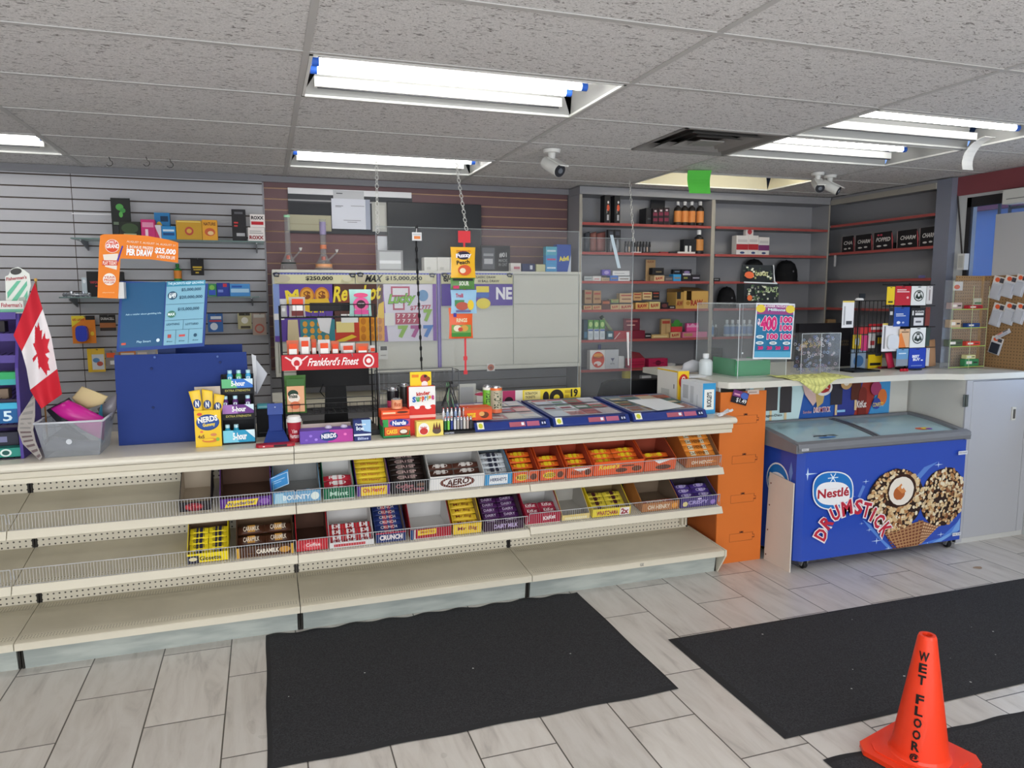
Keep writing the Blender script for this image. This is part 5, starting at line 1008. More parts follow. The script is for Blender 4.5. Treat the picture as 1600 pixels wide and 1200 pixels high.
pack('gum_box', 'dark and light blue gum box stacked on the darker one', 'gum box', (553, 656, 580, 681), 3.60, .05, '#1f2f6e', [('p', [(.45, 1), (1, 1), (1, .2), (.55, .3)], '#9cc4e8'), T('Dentyne', .1, .62, .7, .8, '#f0f4fa', .03), T('Ice', .15, .35, .6, .6, '#e0ecf8', .04), ('r', 0, 0, 1, .12, '#dfe6f0')], zq)
# ---- wire rack of jerky bags
ry0, ry1 = 3.74, 3.93; rx0, rx1 = at(446, 662, y=ry0).x, at(591, 650, y=ry0).x
t = empty('wire_display_rack', ((rx0+rx1)/2, 3.84, ZT), 'tall black wire display rack with a red banner between the cup and the candy', 'display rack')
BK = mat('#17171a', .4); zt = at(512, 478, y=ry0).z
for x in (rx0, rx1):
    for y in (ry0, ry1): mb = MB(); mb.tube([(x, y, ZT), (x-.004, y, zt)], .004, BK, 6); part(mb, 'wire_post', t)
def basket(va, vb, z_d=.0):
    za, zb2 = at(515, va, y=ry0).z, at(515, vb, y=ry0).z; mb = MB()
    for z_ in (za, zb2):
        mb.tube([(rx0, ry0, z_), (rx1, ry0, z_), (rx1, ry1, z_), (rx0, ry1, z_), (rx0, ry0, z_)], .0025, BK, 5)
    n = 13
    for k in range(n+1):
        x = rx0+(rx1-rx0)*k/n; mb.tube([(x, ry0, za), (x, ry0, zb2), (x, ry1, zb2)], .0018, BK, 4)
    for k in range(1, 5): y_ = ry0+(ry1-ry0)*k/5; mb.tube([(rx0, y_, za), (rx0, y_, zb2), (rx1, y_, zb2), (rx1, y_, za)], .0018, BK, 4)
    part(mb, 'wire_basket', t); return za, zb2
B1 = basket(476, 496); B2 = basket(553, 573); B3 = basket(630, 646)
mb = MB(); mb.box(rx0-.01, ry0-.004, ZT, rx1+.01, ry1, ZT+.028, BK); part(mb, 'base_tray', t, bev=.003)
za, zb2 = at(516, 553, y=ry0-.006).z, at(516, 577, y=ry0-.006).z
mb = MB(); mb.box(rx0-.006, ry0-.010, zb2, rx1+.006, ry0-.006, za, '#c2242e')
ops = [('e', .15, .55, .055, .32, '#f0dcdc'), ('e', .15, .45, .03, .22, '#c2242e'), ('p', [(.03, .85), (.09, .6), (.1, .68), (.045, .9)], '#f0dcdc'), ('p', [(.27, .9), (.21, .6), (.2, .68), (.255, .93)], '#f0dcdc'), ('p', [(.13, .3), (.17, .3), (.16, .05), (.14, .05)], '#f0dcdc'), T("Frankford's Finest", .27, .25, .79, .78, '#fbf0f0', .02, 0, .3), ('e', .895, .5, .06, .43, '#f0e0e0'), ('e', .895, .5, .045, .3, '#c2242e'), ('e', .895, .5, .025, .16, '#f0e0e0')]
mb.art((rx0-.006, ry0-.010, zb2), (rx1-rx0+.012, 0, 0), (0, 0, za-zb2), ops); part(mb, 'red_banner', t)
for u in (499, 550): p_ = at(u, 555, y=ry0-.012); mb = MB(); mb.tube([p_+Vector((0, .004, .012)), p_+Vector((0, -.001, .004)), p_+Vector((.004, -.002, -.004)), p_+Vector((-.002, -.002, -.006))], .0018, '#9a9a9e'); part(mb, 'hook', t)
# bags in the baskets
def bag(label, u0, v0, u1, v1, Y, th, bands, group=None, zb_=None, name='snack_bag'):
    "upright pouch: flat sealed top and bottom, puffed middle; bands = printed fields, art in 0..1"
    x0, z0, x1, z1 = rect_at(u0, v0, u1, v1, Y, zb_); mb = MB(); n = 8; m_ = 6; v = []; H = z1-z0; W = x1-x0
    for side in (0, 1):
        for j in range(n+1):
            for i in range(m_+1):
                a, b = i/m_, j/n; puff = th/2*(math.sin(PI*a)**.6)*(math.sin(PI*min(1, max(0, (b-.02)/.92)))**.5) if 0 < b < .96 else 0
                w_ = 1-.06*math.sin(PI*b); X = x0+W*(.5+(a-.5)*w_); v.append((X, Y+th/2+(-puff if side == 0 else puff), z0+H*b))
    k0 = (m_+1)*(n+1)
    base = bands[0]; fs = [(j*(m_+1)+i, j*(m_+1)+i+1, (j+1)*(m_+1)+i+1, (j+1)*(m_+1)+i) for j in range(n) for i in range(m_)]
    mb.add(v[:k0], fs, mat(base, .28), True); mb.add(v[k0:], [f[::-1] for f in fs], mat(base, .28), True)
    mb.art((x0+W*.1, Y-.001, z0+H*.06), (W*.8, 0, 0), (0, 0, H*.86), bands[1], step=.0003)
    o = mb.build(name); return tag(o, label, 'snack bag', group)
OJ = lambda c='#e8552a': ('#e4d8d0', [('r', .1, .2, .9, .75, '#f2efee'), ('r', .1, .75, .9, .95, c), ('r', .2, .05, .8, .15, '#8a4a3a')])
jl = ['clear jerky bag with an orange label, leftmost above the red banner', 'taller orange-labelled jerky bag second from the left above the banner', 'clear jerky bag with a big white label, mid-left above the banner', 'orange-topped jerky bag in the middle above the banner', 'narrow silver jerky bag above the banner', 'white-labelled jerky bag right of the silver one', 'orange and white jerky bag near the right post', 'thin dark jerky bag touching the right post of the rack']
for k, (u0, u1, v0) in enumerate(((449, 468, 532), (469, 486, 527), (487, 496, 530), (498, 517, 531), (518, 531, 533), (533, 556, 536), (557, 577, 537), (578, 588, 540))):
    bag(jl[k], u0, v0, u1, 568, ry0+.012+.018*(k % 3), .028, ('#d2ccca' if k % 2 else '#c86a50', [('r', .1, .1, .9, .72, '#f0eeec'), ('r', .1, .72, .9, .95, ('#e8552a', '#e04a26', '#d84a2a')[k % 3])]), zb_=B2[1]+.003)
bag('red-topped bag of dark red jerky in the top basket', 452, 464, 478, 494, ry0+.02, .035, ('#b8b0ae', [('r', .1, .62, .95, .98, '#d8442e'), ('r', .15, .3, .9, .62, '#efecea'), ('r', .05, 0, .95, .3, '#6a2a2a')]), zb_=B1[1]+.003)
bag('silver bag at the left post in the top basket', 438, 467, 449, 494, ry0+.05, .02, ('#b4b4b6', [('r', .2, .3, .8, .5, '#d8d8d8')]), zb_=B1[1]+.003)
bag('teal and pink popcorn bag standing in the top basket', 547, 452, 582, 494, ry0+.02, .05, ('#a9d6cf', [('e', .5, .45, .44, .3, '#d65a92'), ('e', .5, .84, .4, .1, '#d8507f'), ('e', .5, .45, .25, .18, '#3a2430'), T('popcorn', .32, .42, .68, .5, '#f0e0e8', .02), ('r', .1, .02, .9, .2, '#c84a8a')]), zb_=B1[1]+.003)
bag('green and pink chip bag leaning in the lowest wire basket', 446, 587, 480, 645, ry0+.015, .05, ('#4c7a3c', [('r', 0, 0, 1, .78, '#e0a880'), ('r', 0, .8, 1, 1, '#3e6a34'), ('e', .35, .55, .3, .12, '#1e3a2a'), ('e', .4, .42, .34, .13, '#e8dcd0'), ('e', .45, .2, .3, .12, '#d8704a'), T('miss', .12, .42, .6, .54, '#26382c', .04)]), zb_=B3[1]+.003)
pack('header_card', 'black header card behind the bags in the top basket', 'card', (484, 473, 548, 486), ry1-.01, .003, '#17171a')
# ---- monitor behind the rack
ym = 4.02; x0, x1 = at(464, 600, y=ym).x, at(577, 600, y=ym).x; z0, z1 = at(520, 603, y=ym).z, at(520, 566, y=ym).z
t = empty('computer_monitor', ((x0+x1)/2, ym, ZT), 'black computer monitor facing away behind the wire rack', 'monitor'); BM = mat('#0f0f11', .65)
mb = MB(); mb.box(x0, ym, z0, x1, ym+.03, z1+.06, BM); mb.art((x0+.12, ym, z1-.03), (.07, 0, 0), (0, 0, .007), [T('Element', 0, 0, 1, 1, '#8a8a90')]); part(mb, 'screen_housing', t, bev=.004)
mb = MB(); xa, xb = at(509, 620, y=ym+.02).x, at(541, 620, y=ym+.02).x; mb.prism([(xa-.01, ZT+.02), (xb+.01, ZT+.02), (xb, z0+.04), (xa+.005, z0+.04)], 1, ym+.035, ym+.055, BM); part(mb, 'neck', t)
mb = MB(); mb.box(xa-.12, ym-.03, ZT, xb+.14, ym+.16, ZT+.02, BM); part(mb, 'stand_foot', t, bev=.005)
mb = MB(); mb.tube([at(505, 600, y=ym-.005), at(500, 612, y=ym-.005), at(507, 620, y=ym-.005)], .003, BM); part(mb, 'cable', t)
# keyboard-ish cash drawer & dark clutter left of the rack
mb = MB(); x0, x1 = at(402, 686, y=3.86).x, at(424, 686, y=3.86).x; mb.box(x0, 3.87, ZT, x0+.13, 4.05, at(412, 640, y=3.86).z, BM); mb.box(x0+.01, 3.868, ZT+.02, x0+.12, 3.87, ZT+.025, '#444448'); tag(mb.build('card_terminal', bev=.006), 'dark box-shaped terminal behind the blue scanner stand', 'terminal')
pack('medicine_box', 'small teal box on the dark terminal left of the scanner', 'box', (402, 632, 421, 639), 3.885, .05, '#59b4c0', [('r', .1, .3, .9, .6, '#a8dce0')], at(412, 640, y=3.86).z+.001)
mb = MB(); x0, x1 = at(478, 652, y=3.99).x, at(590, 645, y=3.99).x
# ---- candy right of the rack
y0 = 3.625
x0, z0, x1, z1 = rect_at(600, 660, 640, 683, y0, ZT)
t = empty('snack_tray', ((x0+x1)/2, y0, ZT), 'green cardboard tray of snack cakes right of the wire rack', 'snack tray'); GN = '#2f8a4a'
mb = MB(); mb.box(x0, y0, ZT, x1, y0+.15, ZT+.003, '#c9b8a0'); mb.box(x0, y0+.14, ZT, x1, y0+.143, ZT+.06, GN); mb.prism([(y0, ZT), (y0+.14, ZT), (y0+.14, ZT+.1), (y0, ZT+.075)], 0, x0-.003, x0, GN); mb.prism([(y0, ZT), (y0+.14, ZT), (y0+.14, ZT+.08), (y0, ZT+.03)], 0, x1, x1+.003, GN); mb.box(x0, y0, ZT, x1, y0+.003, ZT+.012, GN); part(mb, 'tray', t)
pack('snack_box', 'orange snack cake box at the bottom of the green tray', 'snack box', (601, 667, 641, 680), y0+.012, .1, '#e2662e', [T('CAKES', .08, .3, .5, .75, '#f6d23a', .04, .05), ('e', .74, .45, .18, .35, '#8a4a2c'), ('e', .74, .5, .14, .2, '#efe6d8')], ZT+.004)
zq = rect_at(601, 667, 641, 680, y0+.012, ZT+.004)[3]+.001
pack('snack_box', 'pink and blue candy box in the middle of the green tray stack', 'snack box', (598, 655, 641, 667), y0+.014, .1, '#c24a78', [('e', .6, .5, .35, .5, '#28409a'), T('Nerds', .35, .2, .85, .8, '#f0f0f8', .05), ('r', 0, 0, .2, 1, '#3aa050')], zq)
zq = rect_at(598, 655, 641, 667, y0+.014, zq)[3]+.001
pack('snack_box', 'bright orange peanut butter box on top of the green tray stack', 'snack box', (596, 641, 640, 654), y0+.016, .1, '#f0582a', [('r', 0, .35, 1, .5, '#c8401e'), ('e', .75, .75, .2, .12, '#5a2a1a'), ('r', .05, .6, .5, .8, '#f6c8a0')], zq)
zq2 = rect_at(596, 641, 640, 654, y0+.016, zq)[3]+.001
def can(label, u0, v0, u1, v1, Y, segs, zb_=None, txt=None, name='drink_can'):
    x0, z0, x1, z1 = rect_at(u0, v0, u1, v1, Y, zb_); r = (x1-x0)/2; h = z1-z0; cx_, cy_ = (x0+x1)/2, Y+r; mb = MB(); al = mat('#b9bbc0', .25, .9)
    prof = [(r*.75, 0), (r, h*.04)]; ms = [al]
    for f_, c_ in segs: prof.append((r, h*(.04+.9*f_))); ms.append(mat(c_, .3))
    prof += [(r*.86, h*.985), (r*.86, h), (r*.8, h*.985), (r*.1, h*.98)]; ms += [al]*4
    mb.lathe(prof, (cx_, cy_, z0), al, 24, ms=ms, cap=True)
    if txt:
        s_, c_, f0, f1, rot_ = txt; v_, f_, _a = text_mesh(s_, .03); vv = []
        for X, Yq in v_:
            if rot_: X, Yq = 1-Yq, X; 
            an = -PI/2+(X-.5)*1.3; rr = r+.0006; vv.append((cx_+rr*math.cos(an), cy_+rr*math.sin(an), z0+h*(f0+(f1-f0)*Yq)))
        mb.add(vv, f_, c_)
    return tag(mb.build(name), label, 'can')
can('pale orange soda can standing on the orange snack box', 613, 624, 630, 641, y0+.03, [(1, '#e8a27a')], zq2, ('fizz', '#b8502a', .3, .7, False))
can('black and pink tall can behind the snack boxes', 607, 607, 626, 660, 3.80, [(.5, '#1c1a1e'), (.75, '#c84a70'), (1, '#1c1a1e')], ZT)
can('dark can with a pale lid behind the surprise egg box', 627, 600, 642, 660, 3.80, [(.6, '#5c4a48'), (1, '#2c2828')], ZT)
# surprise egg boxes
x0, z0, x1, z1 = rect_at(639, 628, 682, 672, 3.66, ZT)
pack('chocolate_egg_box', 'tall red and white surprise egg box with rainbow lettering', 'candy box', (640, 604, 681, 672), 3.665, .05, '#d8342c', [('r', 0, .58, 1, 1, '#f2f0ee'), ('e', .1, .58, .1, .03, '#d8342c'), ('e', .3, .57, .1, .03, '#f2f0ee'), ('e', .5, .58, .1, .03, '#d8342c'), ('e', .72, .57, .12, .04, '#f2f0ee'), ('e', .9, .59, .1, .03, '#d8342c'),
     T('kinder', .28, .82, .8, .9, '#c8342c', .04, .08), T('S', .12, .68, .26, .8, '#2a6ac0', .06), T('u', .27, .69, .39, .79, '#3aa050', .06), T('r', .4, .7, .47, .79, '#e0a020', .06), T('p', .48, .69, .58, .8, '#d84a2a', .06), T('r', .59, .71, .66, .8, '#3a8ac8', .06), T('i', .68, .71, .71, .82, '#3aa050', .06), T('s', .73, .72, .83, .81, '#e0a020', .06), T('e', .84, .72, .95, .82, '#c84a8a', .06), ('r', 0, .36, 1, .42, '#f0b0a8'), ('r', 0, .0, 1, .04, '#a82420')], ZT)
zt2 = rect_at(640, 604, 681, 672, 3.665, ZT)[3]
flat('display_card', 'yellow card with red cartoon shapes on top of the egg box', 'card', (641, 581, 674, 606), 3.70, [('e', .68, .6, .2, .25, '#b8403a'), ('e', .68, .3, .15, .18, '#f0ece8'), ('e', .85, .6, .1, .12, '#8a4a2a'), ('r', .08, .7, .4, .85, '#e8862a'), ('e', .72, .75, .07, .08, '#3a2a20')], '#f2d42c', .003, zb=zt2-.02)
pack('chocolate_egg_box', 'small yellow box picturing an egg and fries beside the lighters', 'candy box', (651, 658, 693, 682), 3.612, .05, '#ecd870', [('e', .27, .5, .2, .4, '#f2f0ee'), ('e', .27, .35, .15, .22, '#c83a34'), T('kinder', .15, .55, .4, .68, '#c83a34', .03), ('e', .75, .35, .16, .22, '#5a4a44'), ('p', [(.6, .45), (.65, .9), (.7, .5), (.75, .95), (.8, .5), (.86, .9), (.9, .45)], '#6a3424')], ZT)
# lighters
def lighter(x, y, z, c, lab):
    mb = MB(); mb.lathe([(.0065, 0), (.007, .002), (.007, .046), (.006, .048)], (x, y, z), mat(c, .3), 10); mb.lathe([(.0068, .048), (.0068, .056), (.005, .060), (.005, .064)], (x, y, z), mat('#c9cbd0', .25, .9), 10); mb.box(x-.004, y-.003, z+.064, x+.004, y+.003, z+.068, '#d0453a' if c != '#d8d8dc' else '#30343a')
    tag(mb.build('lighter'), lab, 'lighter', 'lighters in the black stand')
lx0 = at(694, 668, y=3.64).x; lx1 = at(736, 666, y=3.64).x
mb = MB(); mb.prism([(3.63, ZT), (3.63, ZT+.012), (3.66, ZT+.02), (3.665, ZT+.055), (3.72, ZT+.06), (3.72, ZT)], 0, lx0-.004, lx1+.02, '#1d1d20'); mb.art((lx0, 3.63, ZT+.001), (.05, 0, 0), (0, 0, .011), [T('LIGHTERS', .0, .1, 1, .9, '#c8ccdc')]); tag(mb.build('lighter_stand'), 'stepped black stand holding two rows of lighters', 'stand')
cl = ['#2e6a44', '#79c850', '#2e3f8a', '#d8d8dc', '#a8a4a0', '#8a8a94', '#d4cfc8', '#b8a8a0', '#3a3a40']
lc = {'#2e6a44': 'dark green', '#79c850': 'lime green', '#2e3f8a': 'navy', '#d8d8dc': 'white', '#a8a4a0': 'warm grey', '#8a8a94': 'cool grey', '#d4cfc8': 'off-white', '#b8a8a0': 'beige', '#3a3a40': 'charcoal'}
for k in range(9): lighter(lx0+.008+k*(lx1-lx0-.002)/8.3, 3.648, ZT+.0205, cl[k], lc[cl[k]]+' lighter in the front row of the black stand')
cl2 = ['#e4e6ea', '#9fb4d8', '#e4e6ea', '#9fb4d8', '#c8ccd4', '#d8b0a8', '#e4e6ea']
for k in range(7): lighter(lx0+.01+k*(lx1-lx0-.004)/6.4, 3.695, ZT+.0605, cl2[k], {'#e4e6ea': 'white', '#9fb4d8': 'light blue', '#c8ccd4': 'silver', '#d8b0a8': 'pink'}[cl2[k]]+' lighter in the back row of the black stand')
# grey wire rack behind them with cables
gx0, gx1 = at(592, 640, y=3.90).x, at(716, 640, y=3.90).x; gz = at(650, 580, y=3.90).z; GW = mat('#77797e', .35, .7)
t = empty('wire_basket_rack', ((gx0+gx1)/2, 3.9, ZT), 'grey wire basket rack behind the egg boxes and lighters', 'rack')
for x, y in ((gx0, 3.88), (gx1, 3.88), (gx0, 4.02), (gx1, 4.02)): mb = MB(); mb.tube([(x, y, ZT), (x, y, gz)], .003, GW, 5); part(mb, 'wire_post', t)
zb2 = at(650, 605, y=3.88).z; mb = MB()
for z_ in (gz, zb2): mb.tube([(gx0, 3.88, z_), (gx1, 3.88, z_), (gx1, 4.02, z_), (gx0, 4.02, z_), (gx0, 3.88, z_)], .002, GW, 4)
for k in range(17): x = gx0+(gx1-gx0)*k/16; mb.tube([(x, 3.88, gz), (x, 3.88, zb2), (x, 4.02, zb2)], .0013, GW, 4)
part(mb, 'upper_basket', t)
zb3, zb4 = at(650, 612, y=3.88).z, at(650, 650, y=3.88).z; mb = MB()
for k in range(25): x = gx0+(gx1-gx0)*k/24; mb.tube([(x, 3.88, zb3), (x, 3.88, zb4)], .0013, GW, 4)
for z_ in (zb3, zb4): mb.tube([(gx0, 3.88, z_), (gx1, 3.88, z_)], .002, GW, 4)
part(mb, 'lower_basket', t)
mb = MB(); rnd = random.Random(5)
for k in range(12):
    u = 690+k*2.2; a, b = at(700+rnd.uniform(-3, 6), 597, y=3.83), at(u, 632+rnd.uniform(-5, 5), y=3.80); mb.tube([a, a.lerp(b, .4)+Vector((rnd.uniform(-.01, .01), 0, .012)), b], .0028, mat(rnd.choice(['#1c1c1e', '#232326', '#38582f', '#6a9a70']), .5), 5)
mb.lathe([(.012, 0), (.012, .012)], at(704, 600, y=3.83), '#1c1c1e', 10)
tag(mb.build('charging_cables'), 'bundle of black and green cables hanging above the lighters', 'cables')
mb = MB(); p_ = at(630, 603, y=3.90); mb.lathe([(.028, 0), (.03, .004), (.012, .010)], p_, '#1a1a1c', 16); tag(mb.build('round_dish'), 'small black lid resting on the grey wire rack', 'lid')
# ---- lottery ticket trays on the counter
def ticket_tray(bl, br, blb, brb, label, arts, zback):
    x0, x1 = at(*bl, z=ZT).x, at(*br, z=ZT).x; y0 = 3.635; X0, X1 = blb, brb; y1 = 4.17; zf = ZT+.045
    t = empty('ticket_tray', ((x0+x1)/2, 3.9, ZT), label, 'ticket tray', 'blue lottery ticket trays'); bl_ = mat('#26387e', .35)
    mb = MB(); mb.prism([(y0, ZT), (y0-.004, ZT+.01), (y0+.02, zf), (y1, zback), (y1, ZT)], 0, x0, x1, bl_); part(mb, 'blue_tray', t, bev=.004)
    N = Vector((0, -(zback-zf), (y1-y0-.02))).normalized(); O = Vector((x0+.022, y0+.055, zf+(zback-zf)*.06))+N*.0012; U = Vector((x1-x0-.044, 0, 0)); V = Vector((0, y1-y0-.1, (zback-zf)*(y1-y0-.1)/(y1-y0-.02)))
    mb = MB(); mb.art(O, U, V, [('r', 0, 0, 1, 1, '#c9cdd6')]+arts, step=.0003); part(mb, 'ticket_sheet', t)
    mb = MB(); e = N*.0045; mb.quad(O+e, O+U+e, O+U+V+e, O+V+e, clear_mat('tray_glass', (1, 1, 1), .05, .03, 1.5)); part(mb, 'glass_cover', t)
    V2 = Vector((0, .024, .035)); O2 = Vector((x0+.015, y0-.004, ZT+.010)); U2 = Vector((x1-x0-.03, 0, 0)); mb = MB()
    mb.art(O2+Vector((0, -.0004, .0004)), U2, V2, [('r', .0, .1, .09, 1.05, '#e8e8d8'), ('e', .045, .55, .03, .35, '#c8c83a'), ('r', .45, .15, .68, .8, '#a85a6a'), ('r', .7, .15, .88, .8, '#b0607a'), ('r', .62, .3, .66, .7, '#e8e8f0'), ('r', .90, .1, .98, .9, '#1a2450'), ('r', .915, .3, .935, .6, '#c8cce0'), ('r', .95, .3, .97, .6, '#c8cce0')], step=.0006); part(mb, 'printed_strip', t)
rnd = random.Random(9)
def tickets(cols, seed, nx=4, ny=3):
    r = random.Random(seed); o = []
    for j in range(ny):
        for i in range(nx):
            c = r.choice(cols); x0 = .02+i*.96/nx; y0 = .03+j*.94/ny; x1 = x0+.92/nx; y1 = y0+.86/ny
            o += [('r', x0, y0, x1, y1, c), ('r', x0+.03/nx, y0+.6/ny, x1-.03/nx, y1-.03/ny, r.choice(cols)), ('r', x0+.08/nx, y0+.12/ny, x1-.2/nx, y0+.4/ny, r.choice(cols))]
    return o
ticket_tray((743, 676), (862, 669), 0, 0, 'blue lottery ticket tray on the counter, under the two tall cans', tickets(['#d8b8b8', '#c8ccd8', '#b8707c', '#e0dcd8', '#9aa4b8'], 1), ZT+.075)
ticket_tray((866, 668), (981, 659), 0, 0, 'blue lottery ticket tray in the middle of the three', tickets(['#c8d4e4', '#dcdfe6', '#b86a70', '#6a8a78', '#c8c8d0', '#8a4a58'], 2), ZT+.075)
ticket_tray((985, 658), (1096, 650), 0, 0, 'blue lottery ticket tray at the right with a white sheet on it', tickets(['#a8543c', '#7a8a94', '#d8c48a', '#4a6a60', '#8a5a48', '#c8b8a0'], 3), ZT+.075)
zr = ZT+.064; mb = MB(); p_ = [at(u, v_, z=ZT+.085) for u, v_ in ((980, 622), (1020, 617), (1070, 628), (1028, 633))]; q4 = [(a_.x, a_.y, ZT+.045+(a_.y-3.655)/(4.17-3.655)*.03+.008) for a_ in p_]
mb.add(q4+[(a, b, c+.001) for a, b, c in q4], [(3, 2, 1, 0), (4, 5, 6, 7), (0, 1, 5, 4), (1, 2, 6, 5), (2, 3, 7, 6), (3, 0, 4, 7)], '#e9ecf0'); tag(mb.build('paper_sheet'), 'white paper sheet lying on the rightmost ticket tray', 'paper')
# things on the first tray
zz = ZT+.055
pack('candy_box', 'open orange peanut butter cup box on the first ticket tray', 'candy box', (726, 637, 769, 656), 3.68, .10, '#e4572a', [T("REESE", .1, .25, .4, .6, '#f2d22c', .04), ('e', .72, .4, .16, .25, '#6a3820'), ('e', .62, .5, .1, .18, '#e0a860'), ('r', 0, .85, 1, 1, '#b8603a')], zz)
zq = zz+.004
can('tall green and white energy drink can on the ticket tray', 757, 603, 772, 648, 3.80, [(.12, '#c8cac0'), (.9, '#76b83c'), (1, '#e8e8e4')], zz+.012, ('ENERGY', '#26402a', .2, .75, True))
can('tall pale can with an orange lid beside the green one', 769, 604, 787, 650, 3.765, [(.15, '#d8704a'), (.9, '#b4ac94'), (1, '#e8743c')], zz+.012, ('PEACHY', '#3a4a36', .2, .8, True))
# boxes at the right end of the counter
def end_box(label, u0, u1, vt, us, Y, front, ops, side, sops, name):
    x0, z0, x1, z1 = rect_at(u0, vt, u1, 650, Y, ZT); yb2 = at(us, 640, x=x0).y; mb = MB(); mb.box(x0, Y, ZT, x1, yb2, z1, side); mb.art((x0, Y, ZT), (x1-x0, 0, 0), (0, 0, z1-ZT), [('r', 0, 0, 1, 1, front)]+ops); mb.art((x0, yb2, ZT), (0, Y-yb2, 0), (0, 0, z1-ZT), sops)
    tag(mb.build(name, bev=.0015), label, 'box')
end_box('tall white carton with a yellow end and red ring mark, behind the medicine box', 1058, 1075, 580, 1026, 4.02, '#eec628', [('e', .5, .72, .42, .2, '#c83a2a'), ('e', .5, .80, .14, .05, '#f4f0ea'), ('e', .5, .80, .07, .025, '#c83a2a'), ('r', .42, .58, .58, .76, '#f4f0ea'), ('r', .3, .66, .7, .7, '#f4f0ea')], '#e2e0da', [('r', .2, .15, .6, .45, '#c4c4c0'), ('r', .80, .5, .84, .62, '#55555a'), ('r', 0, .96, 1, 1, '#e8c020'), ('r', .97, 0, 1, 1, '#e8c020')], 'tall_carton')
end_box('white medicine box with a blue end at the right end of the counter', 1097, 1117, 599, 1063, 3.74, '#3a9ad0', [('r', .12, .14, .88, .80, '#eceee8'), T("BUCKLEY'S", .0, .38, 1.0, .56, '#222831', .04, 1.57)], '#e2e6ea', [('r', .1, .4, .35, .85, '#b8bcc0'), ('r', .45, .3, .6, .85, '#c4c8cc'), ('r', .75, .05, .78, .6, '#c0c8cc')], 'medicine_box')
mb = MB(); rnd = random.Random(4); g = [[Vector((2.50+.09*i/5+rnd.uniform(-.008, .008), 3.625+.06*j/4, ZT+.002+(i/5)**1.5*.03+rnd.uniform(0, .012))) for i in range(6)] for j in range(5)]
for j in range(4):
    for i in range(5): mb.quad(g[j][i], g[j][i+1], g[j+1][i+1], g[j+1][i], mat('#e6e8ec', .6))
o = mb.build('receipt'); o.modifiers.new('s', 'SOLIDIFY').thickness = .0008; tag(o, 'crumpled white receipt at the right corner of the long counter', 'receipt')
# ---- things on the raised counter
ZR_ = ZC+.0006
def bottle(label, u0, v0, u1, v1, Y, body, cap, zb_=None, lab=None, capf=.16, name='bottle', clear=False, neck=.35):
    x0, z0, x1, z1 = rect_at(u0, v0, u1, v1, Y, zb_); r = (x1-x0)/2; h = z1-z0; cx_, cy_ = (x0+x1)/2, Y+r; mb = MB(); bm = clear_mat('clear_plastic_bottle', (.82, .88, .92), .35, .1, 1.4) if clear else mat(body, .35)
    hs = h*(1-capf); prof = [(r*.9, 0), (r, h*.03), (r, hs*.78), (r*.85, hs*.88), (r*neck, hs*.96), (r*neck, hs)]
    mb.lathe(prof, (cx_, cy_, z0), bm, 18); mb.lathe([(r*(neck+.12), hs), (r*(neck+.12), h*.99), (r*neck, h)], (cx_, cy_, z0), mat(cap, .4), 14)
    if lab:
        lm = mat(lab, .5); mb.lathe([(r*1.015, h*.14), (r*1.015, h*.6)], (cx_, cy_, z0), lm, 18, cap=False)
    return tag(mb.build(name), label, 'bottle')
bottle('frosted white sanitizer bottle at the left end of the raised counter', 1099, 553, 1117, 588, 4.08, '#d5dde0', '#e9ecee', ZR_, None, .2)
blobby('plastic_wrap', 'crumpled clear and black plastic packet left of the sanitizer bottle', 'packet', [(1066, 583), (1072, 568), (1085, 562), (1099, 566), (1098, 582)], 4.22, 4.27, '#c2c2c8', rough=.15)
for q_, (u0, u1, v_, Y, lab) in enumerate(((1070, 1105, 588, 4.02, 'loose white papers at the left corner of the raised counter'), (1131, 1172, 577, 4.28, 'white papers lying inside the clear acrylic case'))):
    a = at(u0, v_, y=Y).x; b = at(u1, v_, y=Y).x; mb = MB()
    for k in range(3): mb.box(a+.01*k, Y+.006*k, ZR_+.003*k, b-.01+.008*k, Y+.09+.006*k, ZR_+.0025+.003*k, ['#e2e2e4', '#d4d6da', '#eceef0'][k])
    tag(mb.build('paper_stack'), lab, 'papers')
# acrylic case
CA = clear_mat('acrylic', (.97, .98, .99), .05, .02, 1.35); ya, yb = 3.89, 4.36; x0, x1 = at(1130, 588, y=4.04).x, at(1243, 590, y=3.86).x+.02; x0 = 2.80; x1 = 3.165; zt = at(1190, 476, y=ya).z
t = empty('acrylic_case', ((x0+x1)/2, 4.1, ZR_), 'clear acrylic ticket case with a poster taped on its front', 'acrylic case'); mb = MB()
zt = 1.15+ (at(1190, 474, y=4.0).z-1.15); e = .004
for b_ in ((x0, ya, ZR_, x1, ya+e, zt), (x0, yb-e, ZR_, x1, yb, zt), (x0, ya, ZR_, x0+e, yb, zt), (x1-e, ya, ZR_, x1, yb, zt), (x0, ya, zt, x1, yb, zt+e)): mb.box(*b_, CA)
part(mb, 'acrylic_panel', t)
mb = MB(); ed = mat('#dfe6ea', .2)
for x in (x0, x1): mb.tube([(x, ya, ZR_), (x, ya, zt)], .002, ed, 4); mb.tube([(x, yb, ZR_), (x, yb, zt)], .002, ed, 4)
mb.tube([(x0, ya, zt), (x1, ya, zt), (x1, yb, zt), (x0, yb, zt), (x0, ya, zt)], .002, ed, 4); mb.lathe([(.006, 0), (.006, -.003)], (x0+.03, ya, ZR_+.16), ed, 12, axis='y'); part(mb, 'polished_edge', t)
ypp = ya-.006; a = at(1176, 563, y=ypp); b = at(1240, 563, y=ypp); zc = at(1210, 474, y=ypp).z; PO = [at(1176, 561, y=ypp), at(1236, 561, y=ypp), at(1243, 473, y=ypp), at(1182, 473, y=ypp)]
